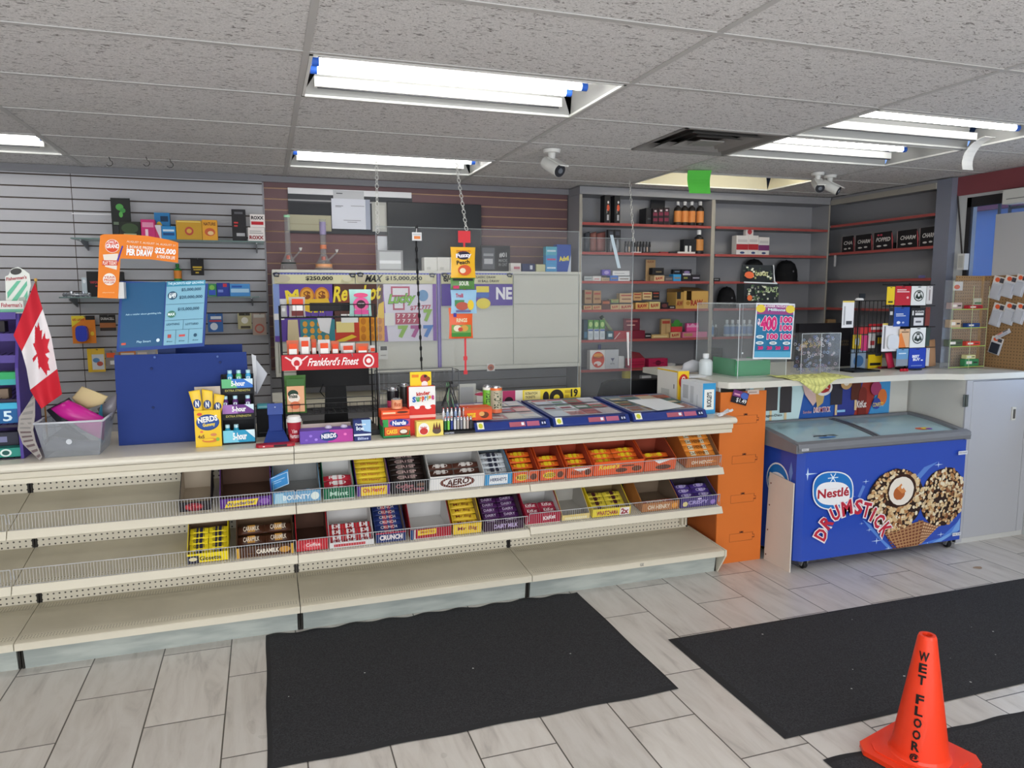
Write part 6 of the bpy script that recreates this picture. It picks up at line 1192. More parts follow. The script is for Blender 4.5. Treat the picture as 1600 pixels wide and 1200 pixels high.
mb = MB(); O_, U, V = PO[0], PO[1]-PO[0], PO[3]-PO[0]; bk = Vector((0, .001, 0)); mb.add([O_, O_+U, O_+U+V, O_+V, O_+bk, O_+U+bk, O_+U+V+bk, O_+V+bk], [(0, 1, 2, 3), (7, 6, 5, 4), (0, 4, 5, 1), (3, 2, 6, 7), (0, 3, 7, 4), (1, 5, 6, 2)], '#e6ecf2')
PK = '#d8307c'
ops = [('r', .03, .03, .97, .97, '#2d7aa6'), ('r', .03, .80, .97, .97, '#9a4a8a'), ('e', .12, .9, .12, .07, '#e8d04a'), ('e', .88, .9, .12, .07, '#e8d04a'), T('SUMMER PAYDAY', .2, .925, .8, .965, '#f2e4ee', .03), T('Millions', .3, .86, .75, .91, '#d8f0f4', .03), ('r', .03, .03, .97, .14, '#5aaad0'), ('r', .03, .74, .97, .8, '#246a94'),
       T('$', .05, .6, .12, .72, '#f8dcea', .08), T('400', .12, .50, .56, .78, '#fbe6f0', .09), T('400', .13, .51, .55, .77, PK, .05), T('100', .62, .64, .96, .78, '#fbe6f0', .09), T('100', .63, .65, .95, .77, PK, .05), T('100', .62, .5, .96, .63, '#fbe6f0', .09), T('100', .63, .51, .95, .62, PK, .05), T('100', .3, .345, .6, .47, '#fbe6f0', .09), T('100', .31, .355, .59, .46, PK, .05), T('100', .65, .345, .95, .47, '#fbe6f0', .09), T('100', .66, .355, .94, .46, PK, .05)]
for (x_, y_) in ((.13, .4), (.13, .29), (.47, .29), (.82, .29)): ops += [('e', x_, y_, .1, .03, '#e2eef4'), T('100', x_-.05, y_-.015, x_+.05, y_+.015, '#3a4a5a')]
for x_ in (.15, .38, .6, .82): ops += [T('20', x_-.07, .17, x_+.07, .235, PK, .06)]
mb.art(O_, U, V, ops); tag(mb.build('poster'), 'pink and blue lottery poster reading 400 and 100 on the acrylic case', 'poster')
t = empty('green_box', (2.98, 4.1, ZR_), 'green open-topped box of papers inside the acrylic case', 'box')
a, b = 2.86, 3.13; mb = MB(); zg = at(1180, 563, y=4.0).z; gmt = mat('#2f9a5e', .6); mb.box(a, 4.0, ZR_, b, 4.25, zg-.02, gmt); mb.box(a, 4.0, zg-.02, b, 4.004, zg, gmt); mb.box(a, 4.0, zg-.02, a+.004, 4.25, zg+.01, gmt); mb.box(b-.004, 4.0, zg-.02, b, 4.25, zg, gmt); part(mb, 'green_tray', t)
mb = MB(); mb.box(a+.01, 4.02, zg-.0195, b-.02, 4.2, zg-.004, '#e4e6e4'); part(mb, 'paper_stack', t)
# display box on the acrylic case
zc2 = zt+e+.0006; yy = 4.02; x0_, z0_, x1_, z1_ = rect_at(1162, 443, 1216, 472, yy, zc2)
t = empty('lighter_display_box', ((x0_+x1_)/2, yy, zc2), 'black patterned display box with a raised lid standing on the acrylic case', 'display box')
rnd = random.Random(2)
def clutter(n, seed, cols, s=.05):
    r = random.Random(seed); o = []
    for _ in range(n): x_, y_ = r.uniform(.04, .9), r.uniform(.05, .85); w_, h_ = r.uniform(.4, 1)*s, r.uniform(.4, 1)*s*1.6; o.append(('r', x_, y_, min(x_+w_, .99), min(y_+h_, .99), r.choice(cols)))
    return o
mb = MB(); mb.box(x0_, yy, zc2, x1_, yy+.08, z1_, '#24282a'); mb.art((x0_, yy, zc2), (x1_-x0_, 0, 0), (0, 0, z1_-zc2), clutter(60, 3, ['#4e6a44', '#7a8a5a', '#c8c8b0', '#3a4a3a', '#8a8a80', '#20301e'], .07)+[('e', .1, .25, .07, .15, '#d86a3a'), T('BLAZY', .55, .55, .9, .8, '#a8b88a', .02)]); part(mb, 'printed_box', t)
mb = MB(); zl = at(1195, 414, y=yy+.08).z; mb.add([(x0_+.02, yy+.075, z1_+.012), (x1_+.01, yy+.075, z1_+.004), (x1_+.02, yy+.095, zl+.0), (x0_+.045, yy+.095, zl-.0)], [(0, 1, 2, 3)], '#24282a'); mb.art((x0_+.03, yy+.078, z1_+.012), (x1_-x0_-.01, 0, 0), (0, .018, zl-z1_-.02), clutter(40, 5, ['#5a6a40', '#a8a86a', '#d8d8c0', '#3a4a3a'], .08)+[('e', .22, .4, .14, .22, '#d8643a'), T('GADGET', .4, .35, .8, .6, '#c8c890', .03)]); part(mb, 'lid', t)
mb = MB(); mb.tube([(x0_-.005, yy-.004, z1_+.008), (x0_+.06, yy-.006, z1_+.006), (x1_-.02, yy-.004, z1_), (x1_+.012, yy+.06, z1_+.012), (x1_+.02, yy+.09, zl)], .005, '#d8dadc', 6); part(mb, 'white_trim', t)
# cloth over the edge
mb = MB(); g = []; r = random.Random(8); YC = mat('#dcdc8a', .85)
for j in range(9):
    row = []
    for i in range(17):
        u = i/16; X = 3.06+.46*u; 
        d_ = j/8
        yv = 3.90-.27*d_; z_ = ZR_+.003+.005*abs(math.sin(i*1.3+j))
        hm = .10*max(.02, 1-abs(u-.42)/.32)
        if j == 6: yv = 3.706; z_ = ZR_+.004
        if j > 6: yv = 3.700-.004*(1+math.sin(i*1.7)); z_ = ZR_-(j-6)/2*hm
        if (u < .1 or u > .9) and j < 6: yv += .05*(1-d_)
        row.append(Vector((X+.01*math.sin(j*2), yv, z_)))
    g.append(row)
for j in range(8):
    for i in range(16): mb.add([g[j][i], g[j+1][i], g[j+1][i+1], g[j][i+1]], [(0, 1, 2, 3)], YC, True)
o = mb.build('cleaning_cloth'); sm = o.modifiers.new('s', 'SOLIDIFY'); sm.thickness = .002; sm.offset = 1; tag(o, 'pale yellow cloth hanging over the raised counter edge above the poster', 'cloth')
# black panel with gold script
a = at(1246, 578, y=4.30); b = at(1330, 578, y=4.30); mb = MB(); z_ = at(1290, 505, y=4.30).z; mb.box(a.x, 4.30, ZR_, b.x, 4.34, z_, '#17151a'); mb.art((a.x, 4.30, ZR_), (b.x-a.x, 0, 0), (0, 0, z_-ZR_), [T('gift shop', .02, .42, .42, .62, '#d8b86a', .01, .08, .4), T('ESTD', .75, .55, .92, .6, '#6a5a40'), T('GOODS', .75, .48, .92, .53, '#6a5a40')])
tag(mb.build('black_display_board'), 'black standing panel with gold script behind the clear ring case', 'panel')
# clear case of glasses
yy = 3.97; x0_, z0_, x1_, z1_ = rect_at(1251, 521, 1311, 582, yy, ZR_); t = empty('clear_display_case', ((x0_+x1_)/2, yy+.05, ZR_), 'clear divided case full of small glittering trinkets', 'display case'); mb = MB()
for b_ in ((x0_, yy, ZR_, x1_, yy+.003, z1_), (x0_, yy, ZR_, x0_+.003, yy+.1, z1_), (x1_-.003, yy, ZR_, x1_, yy+.1, z1_), (x0_, yy, z1_, x1_, yy+.1, z1_+.003), ((x0_+x1_)/2-.001, yy+.004, ZR_+.001, (x0_+x1_)/2+.001, yy+.1, z1_)): mb.box(*b_, CA)
part(mb, 'acrylic_shell', t); mb = MB()
for x in (x0_, (x0_+x1_)/2, x1_): mb.tube([(x, yy, ZR_), (x, yy, z1_)], .0016, ed, 4)
mb.tube([(x0_, yy, z1_), (x1_, yy, z1_)], .0016, ed, 4); part(mb, 'polished_edge', t)
mb = MB(); r = random.Random(6)
for k in range(110):
    x = r.uniform(x0_+.012, x1_-.012); z_ = ZR_+.008+r.random()**1.2*(z1_-ZR_-.03); R0 = r.uniform(.005, .009)
    mb.tube([(x+R0*math.cos(q)*1.3, yy+.02+r.uniform(0, .05)*0+.03*(k % 3), z_+R0*math.sin(q)) for q in [i*PI/5 for i in range(11)]], .0022, mat(r.choice(['#9a6a7a', '#6a78b0', '#b89ab0', '#4a5a8a', '#dcd8de', '#c8b0b8', '#8fa8c8']), .3, .2), 4)
tag(mb.build('trinkets'), 'pile of small shiny rings and clips in the clear case', 'trinkets', kind='stuff')
# black wire merch stand
sx, sy = at(1357, 582, z=ZC).x, 4.02; t = empty('wire_spinner_rack', (sx, sy, ZR_), 'black wire merchandise stand with a square frame base on the raised counter', 'rack'); BW = mat('#131315', .35)
mb = MB()
for a_, b_ in (((-.11, -.09), (.11, -.09)), ((.11, -.09), (.11, .09)), ((.11, .09), (-.11, .09)), ((-.11, .09), (-.11, -.09))): mb.box(min(a_[0], b_[0])+sx-.007, min(a_[1], b_[1])+sy-.007, ZR_, max(a_[0], b_[0])+sx+.007, max(a_[1], b_[1])+sy+.007, ZR_+.010, BW)
mb.box(sx-.1, sy-.007, ZR_, sx+.1, sy+.007, ZR_+.009, BW); part(mb, 'base_frame', t)
zt = at(1357, 470, y=sy).z; mb = MB(); mb.tube([(sx, sy, ZR_), (sx, sy, zt)], .007, BW); part(mb, 'post', t)
wx0, wx1 = at(1333, 500, y=sy-.03).x, at(1397, 500, y=sy-.03).x; mb = MB(); n = 10; zl = at(1360, 550, y=sy).z
for k in range(n+1): x = wx0+(wx1-wx0)*k/n; mb.tube([(x, sy-.02, zt), (x, sy-.02, zl)], .0025, BW, 5)
for z_ in (zt, zl, (zt+zl)/2): mb.tube([(wx0-.02, sy-.02, z_), (wx1+.02, sy-.02, z_)], .003, BW, 5)
part(mb, 'wire_panel', t); mb = MB(); mb.box(sx-.02, sy-.02, zt+.018, sx+.03, sy-.015, zt+.05, BW); mb.tube([(sx, sy-.017, zt), (sx, sy-.017, zt+.02)], .002, BW); part(mb, 'sign_holder', t)
mb = MB(); mb.lathe([(.026, 0), (.028, .004), (.022, .014), (.006, .016)], (sx-.01, sy-.01, zt+.004), '#e8e8ea', 18); tag(mb.build('white_dish'), 'small white dish on top of the black wire stand', 'dish')
def blister(label, u0, v0, u1, v1, Y, card, ops, name='blister_pack', cat='packet', rot=0, group=None, bump=None):
    x0, z0, x1, z1 = rect_at(u0, v0, u1, v1, Y); mb = MB(); cx_, cz_ = (x0+x1)/2, (z0+z1)/2; w_, h_ = (x1-x0), (z1-z0)
    mb.T = Matrix.Translation((cx_, Y, cz_)) @ Matrix.Rotation(rot, 4, 'Y'); mb.box(-w_/2, 0, -h_/2, w_/2, .002, h_/2, card); mb.art((-w_/2, 0, -h_/2), (w_, 0, 0), (0, 0, h_), ops)
    if bump:
        bx0, by0_, bx1, by1_, c_, dd = bump; n = 10; o_ = [(-w_/2+w_*(bx0+bx1)/2+w_*(bx1-bx0)/2*math.copysign(abs(math.cos(a))**.6, math.cos(a)), -h_/2+h_*(by0_+by1_)/2+h_*(by1_-by0_)/2*math.copysign(abs(math.sin(a))**.6, math.sin(a))) for a in [2*PI*k/16 for k in range(16)]]
        mb.prism(o_, 1, -dd, -.0008, mat(c_, .25))
    mb.T = None; return tag(mb.build(name), label, cat, group)
blister('white hook-hung accessory card at the left of the black wire stand', 1315, 470, 1333, 512, sy-.045, '#e4e6ea', [('r', 0, .94, 1, 1, '#d8c25a'), ('r', .12, .1, .25, .8, '#a8aaae'), ('r', .35, .12, .85, .25, '#44464c')])
blister('white charger card with a clear bubble in front of the black wire stand', 1377, 505, 1404, 549, sy-.06, '#e6e6ea', [('r', 0, .94, 1, 1, '#e0c860'), ('r', .08, .1, .18, .9, '#8a8a8e')], bump=(.25, .08, .9, .6, '#d4d6da', .015))
for q_, (r_, c_, ops, lab) in enumerate((((1336, 510, 1356, 522), '#c83a3e', [], 'red hanging pack behind the left wires of the black stand'), ((1358, 506, 1384, 519), '#c8343c', [('r', .1, .3, .9, .7, '#f0e0e0')], 'long red and white pack behind the right wires'),
      ((1333, 523, 1345, 545), '#e2c438', [('e', .5, .5, .3, .3, '#d8e0ea')], 'yellow-edged pack hanging low left in the wire stand'), ((1346, 524, 1356, 548), '#d84a86', [], 'pink pack in the middle of the wire stand'), ((1357, 521, 1368, 544), '#eceef0', [('r', .2, .2, .8, .5, '#c84a50')], 'white pack in the middle of the wire stand'),
      ((1369, 524, 1377, 556), '#3a3c44', [('r', .1, .6, .9, .9, '#e0c020')], 'black pack hanging right in the wire stand'), ((1357, 554, 1378, 568), '#e8c81e', [('r', .1, .2, .9, .4, '#26241e')], 'yellow box lying under the wire stand'), ((1330, 546, 1352, 572), '#8aa0b8', [('e', .5, .4, .35, .3, '#3f6a98')], 'pale blue blister pack standing behind the post'))):
    zb_ = ZR_ if r_[3] >= 568 else None
    pack('accessory_pack', lab, 'packet', r_, sy+.02+.012*q_, .01, c_, ops, zb_)
# gift card rack
gx, gy = at(1428, 578, z=ZC).x, 3.98; t = empty('gift_card_rack', (gx, gy, ZR_), 'round-based rack of gift cards at the right of the raised counter', 'card rack')
mb = MB(); mb.lathe([(.085, 0), (.085, .008), (.02, .012)], (gx, gy, ZR_), BW, 30); part(mb, 'round_base', t); mb = MB(); zt = at(1430, 443, y=gy).z; mb.tube([(gx, gy+.03, ZR_), (gx, gy+.03, zt)], .008, BW); part(mb, 'post', t)
mb = MB(); zt0 = zt
for v_ in (445, 478, 511, 543): z_ = at(1428, v_, y=gy).z; mb.tube([(at(1380, v_, y=gy-.02).x, gy-.015, z_), (at(1462, v_, y=gy-.02).x, gy-.015, z_)], .0025, BW, 5); mb.tube([(gx, gy-.015, z_), (gx, gy+.03, z_)], .0025, BW, 5)
part(mb, 'card_hooks', t)
mb = MB(); mb.box(gx-.07, gy+.0, ZR_+.02, gx+.075, gy+.02, zt-.01, '#1c1c20'); part(mb, 'rear_plate', t)
def mermaid(x, y, s): return [('e', x, y, s, s*.86, '#26332c'), ('e', x, y, s*.84, s*.72, '#e9ebea'), ('e', x, y-.02, s*.42, s*.5, '#26332c'), ('e', x, y+s*.12, s*.22, s*.28, '#e9ebea'), ('p', [(x-s*.3, y+s*.42), (x-s*.32, y+s*.72), (x-s*.1, y+s*.55), (x, y+s*.82), (x+s*.1, y+s*.55), (x+s*.32, y+s*.72), (x+s*.3, y+s*.42)], '#26332c'), ('p', [(x-s*.7, y-s*.3), (x-s*.45, y+s*.3), (x-s*.35, y-s*.5)], '#26332c'), ('p', [(x+s*.7, y-s*.3), (x+s*.45, y+s*.3), (x+s*.35, y-s*.5)], '#26332c')]
cards = [((1385, 448, 1397, 476), '#e8ca28', [('r', .2, .1, .8, .2, '#4a4420')], 'yellow gift card on the top row of the card rack'), ((1398, 447, 1422, 477), '#c02a38', [('r', .1, .78, .7, .83, '#f0d8d8'), ('r', .1, .68, .9, .73, '#f0d8d8'), ('e', .8, .4, .08, .06, '#f0c0c0')], 'red gift card on the top row of the card rack'),
 ((1423, 447, 1446, 477), '#eceeed', mermaid(.5, .5, .34), 'white gift card with a round black emblem on the top row'), ((1447, 447, 1456, 475), '#d8d6d6', [('r', .4, .2, .6, .8, '#9a8a8a')], 'narrow white gift card at the right of the top row'),
 ((1388, 481, 1395, 509), '#26262c', [('r', .2, .6, .8, .8, '#c8c8c8')], 'narrow black gift card at the left of the second row'), ((1396, 480, 1420, 510), '#2850a8', [('r', .12, .62, .6, .67, '#d8e0f0'), ('r', .12, .53, .75, .57, '#d8e0f0'), ('e', .3, .2, .12, .08, '#e8eef8'), ('e', .6, .2, .08, .05, '#a8b8e0')], 'blue gift card on the second row of the card rack'),
 ((1422, 481, 1444, 510), '#26262a', [('r', .1, .6, .2, .85, '#e4e4e4'), ('r', .3, .6, .9, .72, '#e4e4e4'), T('FLIGHTS', .3, .75, .92, .85, '#e4e4e4'), ('r', .22, .05, .9, .48, '#dcdce0'), ('r', .35, .2, .75, .3, '#6a6a72')], 'black gift card with a white square on the second row'), ((1445, 480, 1452, 509), '#7a352c', [], 'narrow red-brown gift card on the second row'),
 ((1404, 514, 1420, 543), '#e0b890', [('p', [(0, 0), (.7, 0), (.2, .8), (0, .7)], '#e8843a'), ('r', .2, .8, .9, .86, '#8a6a50')], 'tan and orange gift card on the third row'), ((1421, 512, 1445, 543), '#eceeed', mermaid(.5, .5, .36), 'white gift card with a round black emblem on the third row'), ((1446, 512, 1452, 541), '#3a4a42', [], 'narrow dark green gift card on the third row'),
 ((1400, 545, 1418, 572), '#6a9cc8', [('r', 0, 0, 1, .4, '#8a94a0'), ('r', .15, .7, .8, .76, '#d8e8f4')], 'light blue gift card on the bottom row'), ((1419, 544, 1445, 575), '#1f3fb4', [T('BEST', .2, .52, .62, .66, '#f2f4fa', .05), T('BUY', .25, .36, .68, .5, '#f2f4fa', .05), ('r', .72, .36, .84, .42, '#f2f4fa'), ('r', .15, .1, .8, .15, '#7a90d0')], 'royal blue gift card on the bottom row, right'), ((1446, 544, 1451, 572), '#c8ccd2', [], 'narrow pale gift card on the bottom row')]
for q_, (r_, c_, ops, lab) in enumerate(cards):
    zb_ = None; vv = r_
    o = blister(lab, *vv, gy-.032-.002*(q_ % 2), c_, ops+[('e', .5, .95, .12, .02, '#2a2a2a')], 'gift_card', 'gift card')
mb = MB(); mb.box(gx+.085, 4.03, ZR_, gx+.20, 4.07, at(1465, 485, y=4.03).z, '#1c1b20'); mb.box(gx+.195, 4.02, ZR_, gx+.21, 4.075, at(1465, 487, y=4.03).z, '#141417'); tag(mb.build('tall_stand', bev=.004), 'tall black panel standing right of the gift cards', 'panel')
blobby('pouch', 'tan paper pouch behind the gift card rack base', 'pouch', [(1450, 574), (1449, 532), (1463, 530), (1464, 572)], 3.975, 4.00, '#a8805e', rough=.7)
blobby('red_wallet', 'red bag leaning behind the base of the gift card rack', 'bag', [(1385, 552), (1395, 550), (1400, 574), (1390, 576)], 3.995, 4.02, '#b82448')
mb = MB(); p_ = at(1385, 576, z=ZR_); mb.box(p_.x-.05, p_.y, ZR_+.0005, p_.x+.05, p_.y+.03, ZR_+.014, '#8a1f30'); mb.box(p_.x-.045, p_.y-.001, ZR_+.002, p_.x+.04, p_.y, ZR_+.01, '#2a2028'); tag(mb.build('pocket_knife_box', bev=.003), 'long dark red box lying between the two racks', 'box')
mb = MB(); p_ = at(1411, 580, z=ZR_)
for k in range(5): mb.lathe([(.006, 0), (.008, .008), (.004, .018)], (p_.x-.03+.014*k, p_.y-.01+.004*(k % 2), ZR_+.0005), '#c8283a', 8)
tag(mb.build('red_candies'), 'small cluster of red figures in front of the blue gift card', 'figures')
# clear tower with green edges
ty0, ty1 = 3.87, 3.94; tx0, tx1 = at(1482, 570, y=ty0).x, at(1537, 570, y=ty0).x; ztt = at(1510, 438, y=ty0).z
t = empty('acrylic_shelf_tower', ((tx0+tx1)/2, 3.92, ZR_), 'clear acrylic shelf tower with glowing green edges at the window', 'display tower'); mb = MB()
for b_ in ((tx0, ty0, ZR_, tx0+.003, ty1, ztt), (tx1-.003, ty0, ZR_, tx1, ty1, ztt), (tx0, ty1-.003, ZR_, tx1, ty1, ztt)): mb.box(*b_, CA)
part(mb, 'acrylic_wall', t); ge = mat('#b8d860', .3); SZ = []
for v_ in (573, 541, 512, 483): 
    z_ = max(at(1510, v_, y=ty0).z, ZR_+.003); SZ.append(z_); mb = MB(); mb.box(tx0+.003, ty0+.002, z_-.003, tx1-.003, ty1-.003, z_, CA); mb.box(tx0, ty0, z_-.003, tx1, ty0+.002, z_+.001, ge); part(mb, 'shelf_plate', t)
mb = MB()
for x in (tx0, (tx0+tx1)/2+.02, tx1): mb.box(x-.0015, ty0-.0015, ZR_, x+.0015, ty0, ztt-(.04 if x > tx0 else 0), mat('#c4cc9a', .3))
part(mb, 'vertical_edge', t)
w2 = (tx1-tx0)/2; it = [(0, .03, .9, .05, '#3f8a58', 'green boxed item lying on the bottom tier of the clear tower', 1), (0, .02, .6, .028, '#d8d49a', 'pale yellow rounded pack on the green box', None), (1, .02, .9, .03, '#d84a3c', 'red boxed item on the second tier right of the clear tower', 1), (1, .02, .9, .045, '#4a5a3a', 'small green and pink pack on the second tier left', 0), (2, .02, .8, .028, '#2a4a8a', 'blue box on the third tier right of the clear tower', 1), (2, .02, .7, .055, '#c8ab8a', 'tan carded item on the third tier left', 0), (3, .02, .9, .025, '#b82c38', 'red and black item on the top tier right', 1), (3, .02, .7, .045, '#bfa6a0', 'pinkish packet on the top tier left', 0)]
for (lv, dy_, wf, h_, c_, lab, side) in it:
    if side is None: xa = tx0+w2+.02; zb_ = SZ[0]+.0515+.001
    else: xa = tx0+.01+w2*side; zb_ = SZ[lv]+.001
    mb = MB(); mb.box(xa, ty0+.02, zb_, xa+(w2-.02)*wf, ty0+.06, zb_+h_, c_); mb.art((xa, ty0+.02, zb_), ((w2-.02)*wf, 0, 0), (0, 0, h_), [('r', .1, .3, .5, .7, '#e8e0d8'), ('r', .6, .4, .9, .6, '#3a3434')]); tag(mb.build('boxed_item', bev=.002), lab, 'packet')
# pegboards
PG = peg_mat('brown_pegboard', '#a5845c', '#4a3826', .0225, .16, 'xz', .8); PG2 = peg_mat('brown_pegboard_side', '#96754f', '#4a3826', .0225, .16, 'yz', .8)
px0 = at(1490, 500, y=4.0).x; ztp = at(1520, 431, y=4.0).z
t = empty('pegboard_stand', (4.8, 3.98, ZR_), 'two-panel brown pegboard stand by the window at the far right', 'pegboard')
mb = MB(); mb.box(px0, 4.0, ZR_, XR-.03, 4.006, ztp, PG); part(mb, 'front_panel', t)
mb = MB(); mb.box(XR-.03, 3.60, ZR_, XR-.024, 4.006, ztp, PG2); part(mb, 'side_panel', t); mb = MB(); mb.box(XR-.034, 3.985, ZR_, XR-.03, 3.999, ztp, '#b8935e'); part(mb, 'edge_strip', t)
xs_ = XR-.036
for q_, (u, v_, w_, h_) in enumerate(((1558, 450, 20, 40), (1577, 448, 16, 38), (1594, 446, 14, 38), (1558, 492, 18, 40), (1577, 490, 16, 38), (1594, 490, 14, 36), (1556, 540, 16, 30), (1567, 522, 18, 12))):
    p_ = at(u, v_, x=xs_-.004*(q_ % 2)); mb = MB(); hh = h_/1146*p_.y*1.2*.5; ww = .045 if w_ > 15 else .04
    if q_ == 7: hh = .016; ww = .06
    mb.T = Matrix.Translation(p_) @ Matrix.Rotation(.25 if q_ != 7 else -.5, 4, 'X'); mb.box(-.002, -ww, -hh, 0, ww, hh, '#cfd2da'); mb.art((-.002, ww, -hh), (0, -2*ww, 0), (0, 0, 2*hh), [('r', 0, .72, 1, 1, '#e2dcd6'), ('e', .35, .85, .2, .1, '#e8643c'), ('r', .55, .75, .9, .95, '#4a4a52'), ('r', .2, .05, .8, .65, '#b8bcc8' if q_ != 6 else '#343a44')]); mb.box(-.012, -ww*.7, -hh*.9, -.0025, ww*.7, hh*.3, mat('#c4c8d2' if q_ != 6 else '#2e3440', .2)) if q_ != 7 else None
    tag(mb.build('blister_pack'), 'white cable pack on the side pegboard, '+['top row, by the corner', 'top row, middle one', 'top row, at the picture edge', 'second row, by the corner', 'second row, middle one', 'second row, at the picture edge', 'lowest one, dark inside', 'tilted flat one above the lowest'][q_], 'packet')
blister('small white pack with an orange sticker at the top left of the front pegboard', 1489, 440, 1504, 454, 3.992, '#e2deda', [('e', .4, .4, .3, .25, '#e8643c')])
blister('small green and white pack on the right of the front pegboard', 1521, 466, 1537, 476, 3.992, '#d8d8c0', [('r', .1, .1, .9, .4, '#4a8a4a')])
# ================================================================== GREY SHELVING AT THE BACK AND ALONG THE SIDE
SG = mat('#98989c', .6); SE = mat('#a8524e', .55); SP = mat('#a9a49a', .5)
ZS = [2.255, 2.02, 1.787, 1.553, 1.305, 1.058, .81]; YS = 5.52
t = empty('wall_shelving', (3.65, 5.6, 0), 'grey wall shelving with red shelf edges behind the counter, full of small boxes', 'shelving')
BX = [(2.44, 3.655), (3.69, 4.885)]
mb = MB(); mb.box(2.425, 5.735, .02, 4.895, 5.745, HC-.01, SG); part(mb, 'back_board', t)
for x0, x1, lb in ((2.425, 2.45, 0), (3.655, 3.69, 0), (4.885, 4.90, 0)):
    mb = MB(); mb.box(x0, YS, .02, x1, 5.734, HC-.07, SG); mb.box(x0, YS-.006, .02, x1, YS-.0005, HC-.07, SP); part(mb, 'upright', t)
mb = MB(); mb.box(2.425, YS-.01, HC-.068, 4.9, 5.734, HC-.008, SG); part(mb, 'top_fascia', t)
for x0, x1 in BX:
    for z in ZS:
        mb = MB(); mb.box(x0+.012, YS+.002, z-.018, x1-.002, 5.733, z, SG); mb.box(x0+.012, YS-.003, z-.02, x1-.002, YS+.0015, z+.001, SE); part(mb, 'shelf', t)
XF = 4.90; ZS2 = [2.29, 2.043, 1.797, 1.553, 1.305]
t = empty('wall_shelving', (5.0, 4.9, 0), 'grey wall shelving with red edges along the side wall, mostly empty', 'shelving')
mb = MB(); mb.box(5.10, 4.41, .02, 5.11, 5.735, HC-.01, SG); part(mb, 'back_board', t)
mb = MB(); mb.box(XF, 4.27, .02, XF+.20, 4.40, HC-.01, mat('#8b90a0', .35, .3)); part(mb, 'end_post', t)
mb = MB(); mb.box(XF-.0, 4.402, HC-.06, 5.099, 5.5, HC-.008, SG); mb.box(XF-.012, 4.402, HC-.075, XF-.0005, 5.5, HC-.03, SP); part(mb, 'top_fascia', t)
for z in ZS2:
    mb = MB(); mb.box(XF+.004, 4.402, z-.018, 5.099, 5.733, z, SG); mb.box(XF-.001, 4.402, z-.02, XF+.0035, 5.5, z+.001, SE); part(mb, 'shelf', t)
F1 = lambda a, b, c, d: (900+a/7.273, 290+b/7.273, 900+c/7.273, 290+d/7.273)
F2 = lambda a, b, c, d: (900+a/7.273, 430+b/7.273, 900+c/7.273, 430+d/7.273)
G2 = lambda a, b, c, d: (880+a/3.81, 280+b/3.81, 880+c/3.81, 280+d/3.81)
yi = YS+.012; KR = '#c8a878'; RED_ = '#a82830'
def sp(lab, r, z, col, ops=(), d=.08, yo=0, name='product_box', cat='box', group=None): return pack(name, lab, cat, r, yi+yo, d, col, list(ops), z+.001, group)
z = ZS[0]
for k, (r, s_) in enumerate(((F1(322, 110, 385, 415), 'left'), (F1(436, 110, 500, 415), 'right'))):
    sp('tall black butane carton with an orange flame, %s one of two on the top shelf' % s_, r, z, '#1f1f22', [('r', .35, .05, .95, .78, '#2c2a2c'), ('e', .65, .55, .25, .12, '#d85a3a'), ('e', .65, .75, .15, .05, '#e0ddd8'), ('r', .45, .1, .8, .3, '#b8b8ba'), ('r', .4, .35, .45, .5, '#d8d8d8')], name='butane_carton', cat='carton')
sp('black open display box with a raised lid on the top shelf', F1(795, 255, 880, 425), z, '#26262a', [('r', .2, .3, .6, .4, '#4a4a50')], .12, .02); sp('flat black card standing up behind the tins on the top shelf', F1(850, 108, 1012, 250), z, '#222226', [], .006, .15, 'black_card', 'card')
for k in range(3):
    sp('dark red and black tin stack in the open display, '+('left', 'middle', 'right')[k], F1(870+64*k, 262-6*k, 930+64*k, 425), z, '#2a1e24', [('r', .1, .55, .9, .75, '#7a2a44'), ('r', .1, .2, .9, .4, '#7a2a44'), ('r', .3, .8, .7, .9, '#c8b8c0')], .06, .0)
for k, x_ in enumerate((1175, 1255, 1335, 1430)):
    bottle('orange-labelled dark bottle on the top shelf, '+('first', 'second', 'third', 'rightmost')[k]+' of the four', *F1(x_-38, 175, x_+38, 436), yi+.005, '#2a2624', '#c4c4c8', z+.001, '#d88a4a', .16)
z = ZS[1]
for k, (a, b, c_) in enumerate(((105, 165, '#3c4048'), (170, 240, '#8a5a52'), (245, 345, '#94605a'))):
    blobby('hanging_pouch', ('dark pouch', 'dull red pouch', 'wide dull red pouch')[k]+' in the far left corner of the second shelf', 'pouch', [(F1(a, 0, 0, 0)[0], 290+540/7.273), (F1(b, 0, 0, 0)[0], 290+520/7.273), (F1(b, 0, 0, 0)[0], 290+746/7.273), (F1(a, 0, 0, 0)[0], 290+746/7.273)], yi+.03+.02*k, yi+.07+.02*k, c_)
for k in range(2): sp('black blister pipe pack on the second shelf, %s' % ('left one', 'right one')[k], F1(362+72*k, 500, 430+76*k, 752), z, '#2a2b30', [('r', .2, .75, .8, .92, '#4a4c55'), ('e', .5, .3, .2, .28, '#7c8088')], .03)
for k in range(9):
    p_ = at(F1(562+34*k, 0, 0, 0)[0], 395, y=yi+.03); mb = MB(); mb.lathe([(.010, 0), (.011, .004), (.011, .07), (.008, .078), (.009, .09), (.005, .095)], (p_.x, yi+.03, z+.001), mat(['#2c2c30', '#3a3a3e', '#28282c'][k % 3], .3), 10); mb.art((p_.x-.006, yi+.0185, z+.01), (.012, 0, 0), (0, 0, .04), [('r', 0, 0, 1, 1, ['#8a8a90', '#b4a090', '#6a6a70'][k % 3])])
    tag(mb.build('torch_lighter'), 'black torch lighter in the row on the second shelf', 'lighter', 'black torch lighters on the second shelf')
